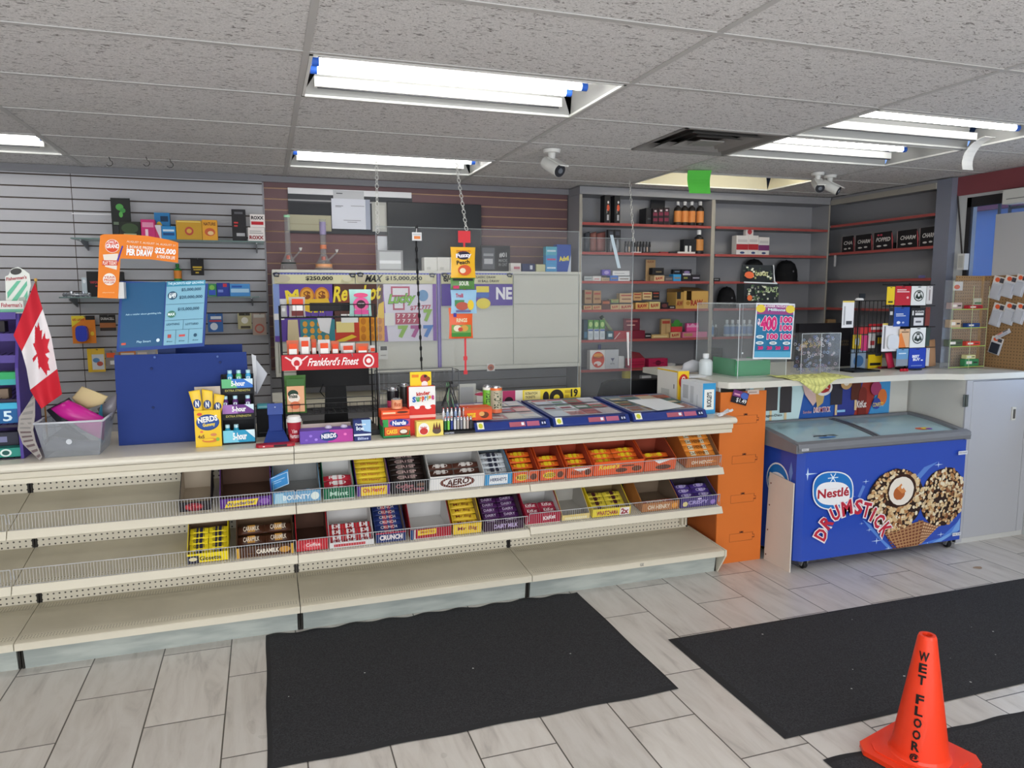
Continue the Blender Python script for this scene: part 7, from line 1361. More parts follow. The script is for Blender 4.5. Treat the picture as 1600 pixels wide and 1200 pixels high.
sp('small black box with two white stripes on the second shelf', F1(1222, 612, 1365, 742), z, '#232327', [('r', .1, .05, .32, .55, '#dcdcdc'), ('r', .45, .05, .6, .55, '#dcdcdc')], .06)
bottle('black bottle with a white cap and orange label at the end of the second shelf', *F1(1375, 498, 1468, 755), yi+.005, '#26262a', '#e4e4e6', z+.001, '#c8884a', .2)
mb = MB(); 
for k, (a, b, c_) in enumerate(((640, 740, '#c8ccd0'), (760, 930, '#34343a'), (950, 1045, '#8a2a34'), (1060, 1145, '#2a2a30'), (1150, 1350, '#d8d4d0'))):
    p0, p1 = at(F1(a, 0, 0, 0)[0], 396, y=yi).x, at(F1(b, 0, 0, 0)[0], 396, y=yi).x; mb = MB(); mb.box(p0, yi-.006, z+.001, p1, yi+.06 if k < 4 else yi+.0, z+.008+.002*k, c_); tag(mb.build('flat_pack'), 'flat '+('pale grey', 'charcoal', 'dark red', 'black', 'white')[k]+' packet lying at the front of the second shelf', 'packet')
z = ZS[2]
for r, c_, lab, d_, yo in (((92, 1030, 185, 1084), '#b9c0c0', 'pale grey small carton, leftmost on the third shelf', .08, 0), ((190, 1030, 284, 1084), '#d8d6d4', 'white small carton with pink print on the third shelf', .08, 0), ((290, 1046, 382, 1084), '#b8a888', 'flat tan carton under the purple packs', .09, 0),
    ((388, 1022, 478, 1084), '#3f74c4', 'bright blue carton beside the purple packs', .07, 0), ((482, 1034, 612, 1084), '#d8dadc', 'white carton at the bottom of the white pair', .08, 0), ((888, 1022, 1004, 1084), '#d0b48c', 'kraft paper box with red lettering under the black lid', .07, 0),
    ((1010, 1034, 1100, 1084), '#5a5a60', 'small grey carton between the kraft and the blue box', .07, 0), ((1105, 1008, 1194, 1080), '#3f9ad4', 'sky blue box on the third shelf', .07, 0), ((1200, 950, 1312, 1078), '#26242c', 'black patterned pouch pack right of the sky blue box', .05, 0), ((1318, 1012, 1410, 1080), '#2a2830', 'low black pouch pack at the right of the third shelf', .05, 0), ((792, 842, 900, 1084), '#bc9a70', 'tall kraft card standing on the third shelf', .01, .1)):
    ops = {'#d0b48c': [T('RAW', .15, .25, .85, .75, '#a8322c', .04, .1)], '#d8d6d4': [('r', .2, .3, .8, .5, '#c87a80')], '#26242c': [('r', .1, .5, .9, .65, '#c8c4d0'), ('r', .2, .2, .6, .35, '#8a8a40'), ('e', .5, .75, .3, .1, '#8a7aa8')], '#2a2830': [('r', .1, .4, .9, .6, '#a8a4b4')], '#b9c0c0': [('r', .1, .4, .9, .6, '#7a8488')]}.get(c_, [('r', .12, .35, .88, .6, '#8c8078')] if d_ > .05 else [T('RAW', .15, .85, .85, .95, '#8a4a30')])
    sp(lab, F1(*r), z, c_, ops, d_, yo)
sp('purple pack standing on the tan carton', F1(300, 955, 392, 1040), z+.045, '#6a5cb8', [('e', .5, .5, .3, .3, '#b0a0d8')], .04, .01); sp('white carton on top of the white pair', F1(416, 968, 608, 1030), z+.045, '#e0e0e2', [('r', .1, .4, .7, .5, '#8a9098')], .07, .01)
sp('black lid piece on top of the kraft box', F1(868, 934, 998, 1018), z+.055, '#242326', [('r', .3, .3, .8, .5, '#8a7a5a')], .06, .01); sp('black pouch on top of the sky blue box', F1(1104, 952, 1192, 1003), z+.062, '#22242a', [('r', .2, .4, .8, .6, '#7a90a8')], .04, .01)
mb = MB(); a = at(F1(615, 0, 0, 0)[0], 438, y=yi).x; b = at(F1(780, 0, 0, 0)[0], 438, y=yi).x; mb.box(a, yi, z+.001, b, yi+.05, z+.008, '#232326'); tag(mb.build('flat_pack'), 'flat black packet at the front of the third shelf', 'packet')
z = ZS[3]
RAWOP = [T('RAW', .15, .22, .88, .78, '#a8322c', .04, .08)]
raws = [((88, 342, 180, 392), 'leftmost', 0, KR), ((188, 340, 288, 390), 'second from the left', 0, KR), ((395, 332, 488, 388), 'under the green-topped one', 0, '#ccb084'), ((492, 330, 652, 386), 'wide, in the middle of the row', 0, '#d0b288'), ((678, 312, 825, 385), 'wide orange-toned', 0, '#d8ac68'), ((832, 302, 955, 382), 'pale yellow', 0, '#d8c888')]
for r, lab, yo, c_ in raws: sp('kraft paper box lettered in red, fourth shelf, '+lab, F2(*r), z, c_, RAWOP, .08, yo, 'rolling_paper_box')
ups = [((98, 168, 180, 338), 'brown taller box stacked at the far left', '#a88a68', .05), ((196, 178, 284, 336), 'brown slanted box stacked second from the left', '#b08a62', .05), ((400, 272, 484, 328), 'green-topped small box stacked on the kraft row', '#8fa86a', .056), ((496, 206, 645, 326), 'broad kraft box stack above the middle box', '#cbaa80', .056), ((652, 198, 745, 306), 'kraft box standing on the orange-toned one', '#c8a070', .073), ((756, 192, 862, 298), 'pale kraft pair of tubes standing on the yellow box', '#d4bc8c', .08), ((868, 184, 948, 298), 'black pouch standing on the pale yellow box', '#2a2628', .08)]
for r, lab, c_, dz_ in ups:
    zz_ = z+dz_; x0, z0, x1, z1 = rect_at(*F2(*r), yi+.01, None)
    pack('rolling_paper_box', lab+', fourth shelf', 'box', F2(*r), yi+.012, .06, c_, [('r', .1, .7, .9, .85, '#a8463a'), ('r', .15, .3, .85, .45, '#8a5a40')], max(zz_, z0-.004))
sp('dark reddish pouch pack left of the kraft row', F2(292, 282, 390, 390), z, '#5a3a34', [('r', .1, .6, .9, .85, '#b0603c')], .06, 0); sp('round black pouch pack right of the pale yellow box', F2(962, 310, 1050, 378), z, '#2a2326', [('e', .5, .5, .35, .3, '#6a3a3a')], .05); sp('low black strip pack beside the big carton', F2(1054, 346, 1130, 380), z, '#242226', [('r', .2, .3, .8, .6, '#b8b0a8')], .05)
x0, z0, x1, z1 = rect_at(*F2(1135, 180, 1500, 368), yi, z+.001); t = empty('open_carton', ((x0+x1)/2, yi, z), 'big yellow-brown open carton with large red lettering on the fourth shelf', 'carton'); w_ = x1-x0; h_ = z1-z0; kc = '#cfa55c'
mb = MB(); mb.box(x0+.24*w_, yi, z+.001, x1, yi+.004, z+.001+h_*.48, kc); mb.box(x0+.48*w_, yi, z+.001+h_*.48, x1, yi+.004, z1, kc); mb.box(x0+.24*w_, yi, z+.001+h_*.48, x0+.32*w_, yi+.004, z1, kc); mb.box(x0, yi+.002, z+.001, x0+.24*w_, yi+.006, z1-.01, '#b8904c'); mb.box(x0, yi+.15, z+.001, x1, yi+.154, z1+.02, '#7a5c38'); mb.box(x1-.004, yi+.004, z+.001, x1, yi+.15, z1, kc); mb.box(x0, yi+.006, z+.001, x0+.004, yi+.15, z1-.01, kc); mb.box(x0+.004, yi+.006, z+.001, x1-.004, yi+.15, z+.004, kc); part(mb, 'carton_wall', t)
mb = MB(); mb.art((x0+.24*w_, yi, z+.001), (w_*.76, 0, 0), (0, 0, h_), [T('RAW', .28, .18, .78, .5, '#a8322c', .04, .05), ('e', .17, .32, .08, .12, '#b08038'), T('98', .8, .25, .92, .4, '#b86a3a')]); mb.art((x0, yi+.002, z+.001), (w_*.24, 0, 0), (0, 0, h_), [T('AW', .1, .15, .9, .45, '#8a2c24', .04), ('r', .1, .55, .6, .95, '#2c2a28')]); part(mb, 'print', t)
mb = MB(); mb.add([(x0+.3*w_, yi+.02, z1), (x1, yi+.02, z1), (x1-.02, yi+.14, z1+.03), (x0+.35*w_, yi+.14, z1+.035)], [(0, 1, 2, 3)], '#9a7a50'); part(mb, 'flap', t)
z = ZS[4]
for k in range(3):
    r = F2(138+67*k, 610, 194+67*k, 738); sp('white-fronted pack under a green one, %s stack on the fifth shelf' % ('left', 'middle', 'right')[k], r, z, '#d0d8dc', [('r', .05, .8, .95, .95, '#4a6aa8'), ('r', .15, .2, .85, .6, '#b8c4cc')], .05)
    x0, z0, x1, z1 = rect_at(*r, yi, z+.001); sp('green pack on top of the %s white pack' % ('left', 'middle', 'right')[k], F2(138+67*k, 510, 194+67*k, 608), z1, '#5a9a4a', [('e', .5, .5, .35, .3, '#b8d48a')], .05, .001)
sp('dark teal pack at the far left of the fifth shelf', F2(88, 505, 132, 742), z, '#2a4a58', [('r', .1, .1, .9, .4, '#4a7a98')], .05); sp('small teal and white box beside the white packs', F2(352, 636, 425, 742), z, '#2e5a6e', [('r', .2, .3, .8, .7, '#c8dce0')], .05)
p0, p1 = at(*F2(300, 490, 0, 0)[:2], y=yi+.06), at(*F2(405, 640, 0, 0)[:2], y=yi+.06); mb = MB(); mb.tube([p0, p1+Vector((0, 0, .0))], .016, '#8a9a72', 8); mb.tube([p0+(p0-p1)*.15, p0], .017, '#2a3a2a', 8); tag(mb.build('incense_tube'), 'pale green tube leaning on the fifth shelf', 'tube')
sp('red box with dark right half on the fifth shelf', F2(432, 632, 782, 738), z, '#a8303a', [('r', .55, 0, 1, 1, '#7a1f34'), ('p', [(.0, 0), (.03, 0), (.2, .8), (.17, .8)], '#e0c8c4')], .08); x0, z0, x1, z1 = rect_at(*F2(432, 632, 782, 738), yi, z+.001)
sp('maroon card standing up behind the red box', F2(540, 492, 725, 625), z1, '#6a2434', [('r', .15, .7, .85, .85, '#a85a5a'), ('r', .2, .4, .7, .5, '#c89a90')], .01, .03)
sp('small black box right of the red box', F2(784, 662, 852, 722), z, '#25262a', [('r', .1, .4, .9, .6, '#b8b8b8')], .05); sp('flat yellow kraft packet on the fifth shelf', F2(860, 674, 1056, 722), z, '#c8a870', [('r', .1, .3, .9, .6, '#e0cc9c')], .05)
sp('tall kraft pack standing on the fifth shelf', F2(968, 498, 1074, 668), z, '#c0a070', [('r', .1, .75, .9, .9, '#b84a3a'), ('r', .48, 0, .52, .75, '#8a7048')], .03, .08); sp('red box with a green leaf top on the fifth shelf', F2(1080, 545, 1205, 650), z, '#c83a40', [('r', 0, .75, 1, 1, '#3f8a3a'), ('e', .5, 1.0, .3, .25, '#4a9a40')], .03, .08)
sp('small kraft box with red lettering before the red and green box', F2(1072, 650, 1186, 716), z, '#d0b080', RAWOP, .05); sp('pink crown-topped pack on the fifth shelf', F2(1255, 545, 1392, 650), z, '#e05a9a', [('p', [(0, .7), (.1, 1), (.25, .8), (.5, 1), (.75, .8), (.9, 1), (1, .7)], '#f0b0d0')], .03, .08); sp('long pink pack lying at the right of the fifth shelf', F2(1210, 646, 1490, 710), z, '#d8709a', [('r', .05, .2, .4, .8, '#b8906a')], .06)
z = ZS[5]
sp('white box with an orange round emblem at the left of the sixth shelf', F2(158, 852, 330, 1048), z, '#eae6e2', [('e', .53, .5, .42, .42, '#d84a34'), ('e', .53, .72, .3, .12, '#f0a040'), T('HANGOVER', .2, .55, .86, .68, '#8a3a2a', .03), ('e', .5, .3, .25, .12, '#f2e4e0'), ('e', .4, .22, .1, .08, '#d84a34')], .06)
sp('pale grey box with a small dark mark on the sixth shelf', F2(332, 846, 482, 1040), z, '#c8ccd2', [('p', [(.4, .55), (.7, .55), (.58, .42), (.55, .3), (.52, .42)], '#4a5070'), T('KTX', .4, .22, .7, .3, '#4a4a5a')], .05, .01); sp('small white box beside the pale grey box', F2(484, 922, 546, 1040), z, '#dcdde0', [], .05, .01)
sp('magenta box on the sixth shelf, left one', F2(600, 948, 780, 1048), z, '#b8284c', [('r', .05, .6, .95, .66, '#8a1a38'), ('r', .05, .3, .95, .36, '#8a1a38')], .07); sp('magenta box with a dark emblem on the sixth shelf, right one', F2(826, 948, 1040, 1044), z, '#c02858', [('e', .5, .5, .15, .3, '#6a1434'), ('r', .2, .45, .8, .55, '#8a1a44')], .07)
x0, z0, x1, z1 = rect_at(*F2(610, 948, 780, 1048), yi+.07, z); mb = MB(); mb.add([(x0, yi+.065, z1), (x1, yi+.065, z1), (x1-.05, yi+.075, z1+.05), (x0+.01, yi+.075, z1+.065)], [(0, 1, 2, 3)], '#8a3038'); o = part(mb, 'lid', [q for q in bpy.data.objects if q.get('label', '').startswith('magenta box on the sixth shelf, left')][0])
bottle('small white bottle lying behind the orange emblem box', *F2(245, 790, 315, 1040), yi+.09, '#c8ccd8', '#4a4f8a', z+.001, None, .2); sp('flat white packet right of the magenta boxes', F2(1044, 1004, 1130, 1044), z, '#c8cacc', [], .06)
z = ZS[6]
bottle('jar with a yellow cap on the low shelf behind the counter', 975, 579, 990, 612, yi+.01, '#8a7a6a', '#d8c83a', z+.001, None, .3, neck=.8); sp('small white box on the low shelf behind the chair', (1003, 587, 1017, 612), z, '#d8dadc', [('r', .2, .3, .6, .6, '#8a8a90')], .05)
# second bay
z = ZS[1]
for k, (a, b, v0) in enumerate(((1030, 1100, 335), (1101, 1160, 335), (1161, 1225, 345))):
    sp('white and red lip balm carton on the second bay, '+('left', 'middle', 'right')[k]+' one', G2(a, v0, b, 438), z, '#dedad8', [('r', 0, .25, 1, .55, '#b03038' if k < 2 else '#7a3a70'), ('r', .1, .65, .9, .8, '#c8c4c4'), ('e', .5, .1, .2, .06, '#3a4a7a')], .07)
x0, z0, x1, z1 = rect_at(*G2(1030, 335, 1100, 438), yi, z+.001); sp('small white carton standing on top of the lip balm cartons', G2(1088, 292, 1132, 333), z1, '#dcd4d2', [('e', .5, .5, .3, .35, '#b8404a')], .04, .002)
def cap(label, u0, v0, u1, v1, z, Y, flipx=1):
    x0, z0, x1, z1 = rect_at(u0, v0, u1, v1, Y, z+.001); w_ = x1-x0; h_ = z1-z0; t = empty('baseball_cap', ((x0+x1)/2, Y, z), label, 'cap'); ck = mat('#131316', .85); mb = MB(); n = 18; v = []; 
    cx_, cy_ = (x0+x1)/2, Y+.10; R0 = w_*.42
    prof = [(R0, 0), (R0*1.02, h_*.25), (R0*.95, h_*.55), (R0*.75, h_*.82), (R0*.4, h_*.97), (R0*.06, h_)]; mb.lathe(prof, (cx_, cy_, z+.001), ck, 24); mb.lathe([(.006, h_), (.004, h_+.005)], (cx_, cy_, z+.001), ck, 8); part(mb, 'crown', t)
    mb = MB(); pts = []
    for k in range(9): a = PI+PI*k/8; pts.append((cx_+flipx*.0+R0*.9*math.cos(a), cy_-R0*.45+R0*.75*math.sin(a)))
    mb.prism(pts, 2, z+.004, z+.010, ck, True); part(mb, 'brim', t)
    mb = MB(); mb.art((cx_-.02, cy_-R0*1.0, z+h_*.4), (.04, 0, 0), (0, 0, .03), [('e', .5, .5, .2, .3, '#6a6a6e')]); part(mb, 'emblem', t)
cap('black baseball cap on the third shelf, left of the other cap', 1171, 404, 1205, 439, ZS[2], 5.53); cap('black baseball cap on the third shelf at the right', 1222, 406, 1256, 439, ZS[2], 5.53); cap('black baseball cap on the fourth shelf, half behind the acrylic case', 1130, 448, 1160, 482, ZS[3], 5.53)
sp('small black pack at the left end of the third shelf, second bay', G2(890, 588, 934, 606), ZS[2], '#232327', [('r', .2, .4, .8, .7, '#8a8a8e')], .04)
z = ZS[4]
for k in range(5): bottle('clear bottle with a blue label on the fifth shelf, seen through the acrylic case, '+('leftmost', 'second', 'middle', 'fourth', 'rightmost')[k], *G2(968+34*k, 838, 998+34*k, 924), yi+.01, '#b8c8d4', '#dfe6ea', z+.001, '#7a9ac8', .22)
bottle('clear blue-labelled bottle beside the shelf upright, fifth shelf', *G2(874, 840, 904, 930), yi+.01, '#b4c4d0', '#dde4e8', z+.001, '#6a9ad0', .22); bottle('small black spray bottle beside the blue-labelled one', *G2(904, 866, 922, 932), yi+.005, '#26262c', '#d8dadc', z+.001, '#3a3a44', .22)
sp('dark basket-like box at the left of the sixth shelf, second bay', G2(878, 1008, 946, 1110), ZS[5], '#26262a', [('r', .1, .6, .9, .7, '#44444a'), ('r', .1, .3, .9, .4, '#44444a')], .1)
sp('tan cardboard box on the fifth shelf behind the black panel', (1293, 499, 1306, 506), ZS[4], '#b8946a', [], .1)
# trays on the side shelf
H = lambda x, y: (1240+x/4.444, 240+y/4.444)
z = ZS2[1]
def side_tray(label, a, b, vt, txt, ops2=()):
    ya, yb = at(*H(a, 650), x=XF+.012).y, at(*H(b, 640), x=XF+.012).y; zt = at(*H((a+b)/2, vt), x=XF+.012).z
    t = empty('display_tray', (XF+.03, (ya+yb)/2, z), label, 'display tray'); W = ya-yb; h_ = zt-z-.001; kk = mat('#201e20', .5)
    mb = MB(); mb.prism([(yb, z+.001), (ya, z+.001), (ya, z+.001+h_*.97), (yb+W*.12, z+.001+h_), (yb+W*.02, z+.001+h_*.6)], 0, XF+.012, XF+.016, kk); mb.box(XF+.016, yb+.002, z+.001, XF+.12, ya-.002, z+.05, kk); part(mb, 'tray', t)
    mb = MB(); mb.art((XF+.012, ya, z+.001), (0, -W, 0), (0, 0, h_), [T(txt, .15, .45, .85, .68, '#d8d4d0', .02, 0, .2), ('e', .3, .2, .12, .05, '#c8c4c0'), ('e', .62, .22, .1, .05, '#c8c4c0'), ('r', .0, .02, .02, .97, '#c8a8a4'), ('p', [(.97, 0), (1, 0), (1, .5), (.93, .9), (.9, .9)], '#b8545a')]+list(ops2)); part(mb, 'print', t)
side_tray('black incense tray lettered in white, deepest in the corner of the side shelf', 335, 422, 572, 'CHA'); side_tray('black incense tray lettered in white, second from the corner', 426, 548, 560, 'CHARM'); side_tray('black tray with two red marks, in the middle of the side shelf', 552, 690, 542, 'POPPED', [('e', .25, .82, .06, .05, '#c8485a'), ('e', .4, .82, .06, .05, '#c8485a')])
side_tray('black incense tray lettered in white, second from the end post', 716, 866, 528, 'CHARM'); side_tray('black incense tray lettered in white, right against the end post', 872, 998, 508, 'CHARM')
p_ = at(*H(890, 855), x=XF-.004); mb = MB(); mb.box(XF-.006, p_.y-.03, ZS2[2]+.002, XF-.003, p_.y+.03, ZS2[2]+.022, '#6a6a9a'); tag(mb.build('shelf_tag'), 'small bluish shelf tag on the side shelf edge', 'tag')
p_ = at(*H(288, 745), x=XF+.0); mb = MB(); mb.box(XF-.002, p_.y-.012, p_.z-.05, XF+.0, p_.y+.012, ZS2[1]-.021, '#c8c8cc'); tag(mb.build('paper_tag'), 'small white paper tag hanging under the side shelf in the corner', 'tag')
# ================================================================== TOBACCO CABINET
CY = 5.40; cx0, cx1 = at(428, 500, y=CY).x, at(908, 500, y=CY).x; cz0, cz1 = at(660, 581, y=CY).z, at(660, 423, y=CY).z
t = empty('tobacco_cabinet', ((cx0+cx1)/2, CY, cz0), 'wide white wall cabinet with flap doors and lottery posters behind the counter', 'cabinet')
cwm = mat('#d4d4ca', .4); mb = MB(); mb.box(cx0, CY+.012, cz0, cx1, YB-.002, cz1, cwm)
for b_ in ((cx0, CY-.01, cz0, cx0+.02, CY+.012, cz1), (cx1-.02, CY-.01, cz0, cx1, CY+.012, cz1), (cx0+.02, CY-.01, cz1-.02, cx1-.02, CY+.012, cz1), (cx0+.02, CY-.01, cz0, cx1-.02, CY+.012, cz0+.028)): mb.box(*b_, cwm)
part(mb, 'body', t, bev=.002)
ux = [cx0+.022, at(554, 500, y=CY).x, at(686, 500, y=CY).x, at(802, 500, y=CY).x, cx1-.022]; vz = [cz1-.022, at(850, 475, y=CY).z, at(850, 527, y=CY).z, cz0+.03]
for i in range(4):
    for j in range(3): mb = MB(); mb.box(ux[i]+.003, CY, vz[j+1]+.003, ux[i+1]-.003, CY+.011, vz[j]-.003, mat('#cfcfc4', .4)); part(mb, 'flap_door', t, bev=.002)
mb = MB(); xm = at(684, 500, y=CY).x; mb.box(xm-.004, CY-.012, cz0+.03, xm+.022, CY-.0006, cz1-.02, '#6a55a8'); mb.box(xm+.004, CY-.0135, cz0+.03, xm+.012, CY-.012, cz1-.02, '#9a8cc8'); part(mb, 'purple_strip', t)
def at_rect(u0, v0, u1, v1, Y): a = at(u0, v1, y=Y); b = at(u1, v0, y=Y); return a.x, a.z, b.x, b.z
yy = CY-.0128
def poster(label, r, ops, base, Y=yy, name='lottery_poster', dz=0):
    x0, z0, x1, z1 = at_rect(*r, Y); mb = MB(); mb.box(x0, Y, z0, x1, Y+.002, z1, base); mb.art((x0, Y, z0), (x1-x0, 0, 0), (0, 0, z1-z0), ops); return tag(mb.build(name), label, 'poster')
PU = '#6448a4'
poster('purple lottery poster with yellow money lettering and gold coins', (430, 444, 521, 534), [('p', [(0, 0), (.1, 0), (.1, 1), (0, 1)], '#8aa0d8'), T('M', .2, .66, .42, .9, '#f4dc3c', .05, .1), ('e', .55, .8, .125, .15, '#c87a2c'), ('e', .55, .8, .1, .12, '#e8a83c'), T('$', .49, .72, .61, .88, '#8a4a20', .04), ('e', .8, .8, .125, .15, '#c87a2c'), ('e', .8, .8, .1, .12, '#e8a83c'), T('$', .74, .72, .86, .88, '#8a4a20', .04), ('p', [(.1, .7), (.2, .72), (.9, .75), (.95, .6), (.8, .62), (.6, .5), (.3, .6)], '#e8c03a'), T('PLAY', .6, .5, .85, .62, '#f4dc3c', .05),
    ('r', .42, 0, 1, .38, '#3f8a94')]+[('e', .5+.12*i, .06+.12*j, .04, .05, '#e0a040') for i in range(4) for j in range(3)]+[('r', 0, .1, .18, .0, PU), ('p', [(.2, 0), (.4, 0), (.38, .38), (.22, .38)], '#d8c8a0'), ('p', [(.75, .18), (.9, .12), (.95, .4), (.7, .42)], '#e8e8ea')], PU)
poster('brown and yellow lottery poster with gold script', (522, 444, 599, 534), [('p', [(0, .0), (1, .0), (1, .3), (.4, .35), (0, .2)], '#c8402c'), ('e', .4, .72, .3, .16, '#8a4438'), T('Re', .02, .7, .3, .97, '#f0d83c', .03, .15, .3), T('hot', .6, .72, .95, 1.0, '#f0d83c', .03, .15, .3), ('r', .5, 0, 1, .42, '#e8a02c'), ('p', [(.85, .4), (1, .4), (1, .7), (.9, .65)], '#f0c83c'), ('r', .05, .16, .4, .35, '#e8d890'), ('r', .15, .33, .48, .48, '#ecece8'), ('p', [(0, 0), (.35, .12), (.45, .08), (.2, 0)], '#e8c83a')]+[('e', .58+.16*i, .07+.14*j, .05, .06, '#c87a20') for i in range(3) for j in range(3)], '#5a3a34')
poster('white lottery poster with green lucky lettering and coloured sevens', (600, 444, 681, 534), [('p', [(0, 0), (.08, 0), (0, 1)], '#8a5ab0'), ('r', .15, .78, .5, .96, '#b84a6a'), ('r', .18, .81, .47, .93, '#eceaf0'), ('r', .18, .55, .4, .7, '#b84a6a'), ('r', .21, .58, .37, .68, '#eceaf0'), T('Lucky', .1, .62, .6, .84, '#3a7a2a', .06, .06, .3), T('Lucky', .11, .63, .59, .83, '#8ac83c', .02, .06, .3), ('e', .75, .8, .1, .1, '#6a9ac8'), T('$77,777', .5, .54, .9, .63, '#b83a5a', .03, .05),
    ('r', .22, .3, .68, .5, '#b02c50')]+[T('7', .25+.1*i, .42, .31+.1*i, .48, '#f0e0e4', .03) for i in range(4)]+[T('7', .25+.1*i, .33, .31+.1*i, .39, '#f0e0e4', .03) for i in range(4)]+[T('7', .75, .34, .92, .56, '#8ab83a', .07), T('7', .26, .06, .46, .28, '#8ab83a', .07), T('7', .5, .06, .7, .28, '#a83a8a', .07), T('7', .74, .06, .94, .28, '#3a7ac8', .07), ('r', .02, .28, .2, .5, '#e4e4e0'), ('r', .93, .0, 1, 1, '#7a4aa8')], '#e0dcea')
for r, lab, tx in (((429, 427, 554, 443), 'cream jackpot strip over the purple poster', '$250,000'), ((556, 427, 681, 443), 'cream jackpot strip over the lucky sevens poster', '$15,000,000'), ((690, 427, 801, 443), 'cream jackpot strip at the right of the purple divider', None)):
    ops = [('r', 0, .85, 1, 1.0, '#5a62b8')]+[('r', .02+.04*k, .87, .04+.04*k, .93, '#b0b4e0') for k in range(24)]+([('e', .1, .45, .09, .35, '#c8c0a8'), T(tx, .38 if tx[1:3] == '25' else .36, .25, .72 if tx[1:3] == '25' else .82, .7, '#2a2a2a', .03), ('e', .9, .5, .06, .3, '#d8d4b8')] if tx else [T('6/49', .02, .15, .2, .8, '#222222', .04), T('CLASSIC DRAW', .45, .5, .75, .72, '#2a2a2a', .02), T('10 BALL DRAW', .5, .12, .8, .36, '#2a2a2a', .02), ('e', .88, .5, .05, .3, '#d8d4b8')])
    if tx == '$15,000,000': ops.append(T('MAX', .12, .15, .32, .8, '#222222', .04, 0, .3))
    poster(lab, r, ops, '#dcd8b0', yy-.003)
poster('purple banner with yellow blocks and the letters NE', (690, 444, 801, 478), [('r', .48, .62, .66, .9, '#f0dc3c'), ('r', .48, .38, .66, .6, '#3a6ac0'), ('e', .58, .1, .1, .25, '#f0dc3c'), T('NE', .76, .28, .99, .86, '#f2f0f6', .04)], '#5b45a0', yy)
for k, (u, v_, lab) in enumerate(((432, 429, 'far left end'), (551, 430, 'middle, left one'), (563, 429, 'middle, right one'), (675, 430, 'left of the purple divider'), (695, 430, 'right of the purple divider'), (796, 430, 'right end'))):
    p_ = at(u, v_, y=CY-.02); mb = MB(); mb.tube([p_+Vector((-.02, 0, .008)), p_+Vector((0, -.012, .012)), p_+Vector((.02, 0, .006)), p_+Vector((.012, -.008, -.012)), p_+Vector((-.012, -.006, -.01)), p_+Vector((-.02, 0, .008))], .006, mat('#5a5f6c', .3, .7), 6); tag(mb.build('suction_clip'), 'metal clip holding the jackpot strips, '+lab, 'clip')
poster('small white note pinned under the lucky sevens poster', (592, 541, 606, 562), [('r', .2, .7, .9, 1, '#3a3a3a'), ('r', .2, .3, .8, .35, '#888888')], '#dededa', yy, 'note')
poster('small round orange cartoon sticker on the lower flap doors', (761, 568, 773, 580), [('e', .5, .5, .42, .42, '#c86a4a'), ('e', .5, .45, .2, .2, '#8a4a3a')], '#ece8e4', yy-.006, 'sticker')
poster('white paper note stuck on the lower left of the purple poster', (428, 490, 444, 500), [], '#e6e6e6', yy-.002, 'note')
# things on the cabinet
ZK = cz1+.0006
def bong(label, u0, u1, vt, bands):
    Y = 5.5; x0, x1 = at(u0, 415, y=Y).x, at(u1, 415, y=Y).x; cx_ = (x0+x1)/2; h_ = at((u0+u1)/2, vt, y=Y).z-ZK; r = (x1-x0)/2; g = clear_mat('smoked_glass', (.8, .82, .82), .12, .03, 1.45); t = empty('glass_water_pipe', (cx_, Y, ZK), label, 'glass pipe')
    mb = MB(); mb.lathe([(r, 0), (r, .01), (r*.85, h_*.14), (r*.35, h_*.3), (r*.33, h_*.34), (r*.33, h_*.97), (r*.4, h_)], (cx_, Y, ZK), g, 22, cap=False); part(mb, 'glass_body', t)
    for f0, f1, c_ in bands:
        rr = r*.36 if f0 > .3 else r*(.95-.4*f0/.14*.2); mb = MB(); mb.lathe([(rr*1.02, h_*f0), (rr*1.02, h_*f1)], (cx_, Y, ZK), mat(c_, .3), 20, cap=False); part(mb, 'colour_band', t)
    mb = MB(); mb.tube([(cx_+r*.3, Y, ZK+h_*.16), (cx_+r*1.5, Y, ZK+h_*.36)], .006, g, 8); mb.lathe([(.006, 0), (.013, .02)], (cx_+r*1.5, Y, ZK+h_*.36), mat('#d8d8d4', .2), 12); part(mb, 'downstem_bowl', t)
    mb = MB(); mb.lathe([(r*.25, h_*.2), (r*.22, h_*.27)], (cx_, Y, ZK), '#d8502c', 12); part(mb, 'orange_percolator', t)
bong('clear glass water pipe with a pale green rim, left one on the cabinet', 438, 464, 336, [(.96, 1.0, '#a8e0b8'), (.115, .135, '#1f2a26')])
bong('clear glass water pipe with patterned neck and orange base, right one on the cabinet', 492, 520, 343, [(.7, .95, '#8f86a8'), (.05, .12, '#e0a070'), (.42, .5, '#c87a5a')])
def onk(label, r, Y, d, col, ops=(), name='product_box', cat='box', zb_=None): return pack(name, label, cat, r, Y, d, col, list(ops), ZK if zb_ is None else zb_)
onk('grey picture frame with a pale shiny sheet on the cabinet', (590, 391, 630, 420), 5.48, .02, '#8a8a8c', [('r', .08, .08, .92, .92, '#b8babc'), ('r', .08, .35, .92, .5, '#e0e2e4')], 'picture_frame', 'frame')
for k in range(3): onk('plain white carton on the cabinet, '+('left', 'middle', 'right')[k]+' of three', (663+20.5*k, 402+0*k, 683+20.5*k, 421), 5.5, .1, '#d8d7d2', [('r', .2, .1, .5, .3, '#c0bfba')])
onk('black framed double picture with white text on the cabinet', (752, 384, 797, 421), 5.55, .015, '#26262a', [('r', .04, .1, .46, .92, '#5a5c62'), ('r', .1, .3, .4, .5, '#b8b8bc'), ('r', .08, .6, .42, .7, '#9a9ca0'), ('r', .54, .1, .96, .92, '#1c1c20'), T('#01', .62, .55, .88, .75, '#c8c8c8', .03), T('MADE', .6, .38, .9, .5, '#8a8a8a', .02), T('IN ONT', .6, .22, .9, .34, '#8a8a8a', .02)], 'picture_frame', 'frame')
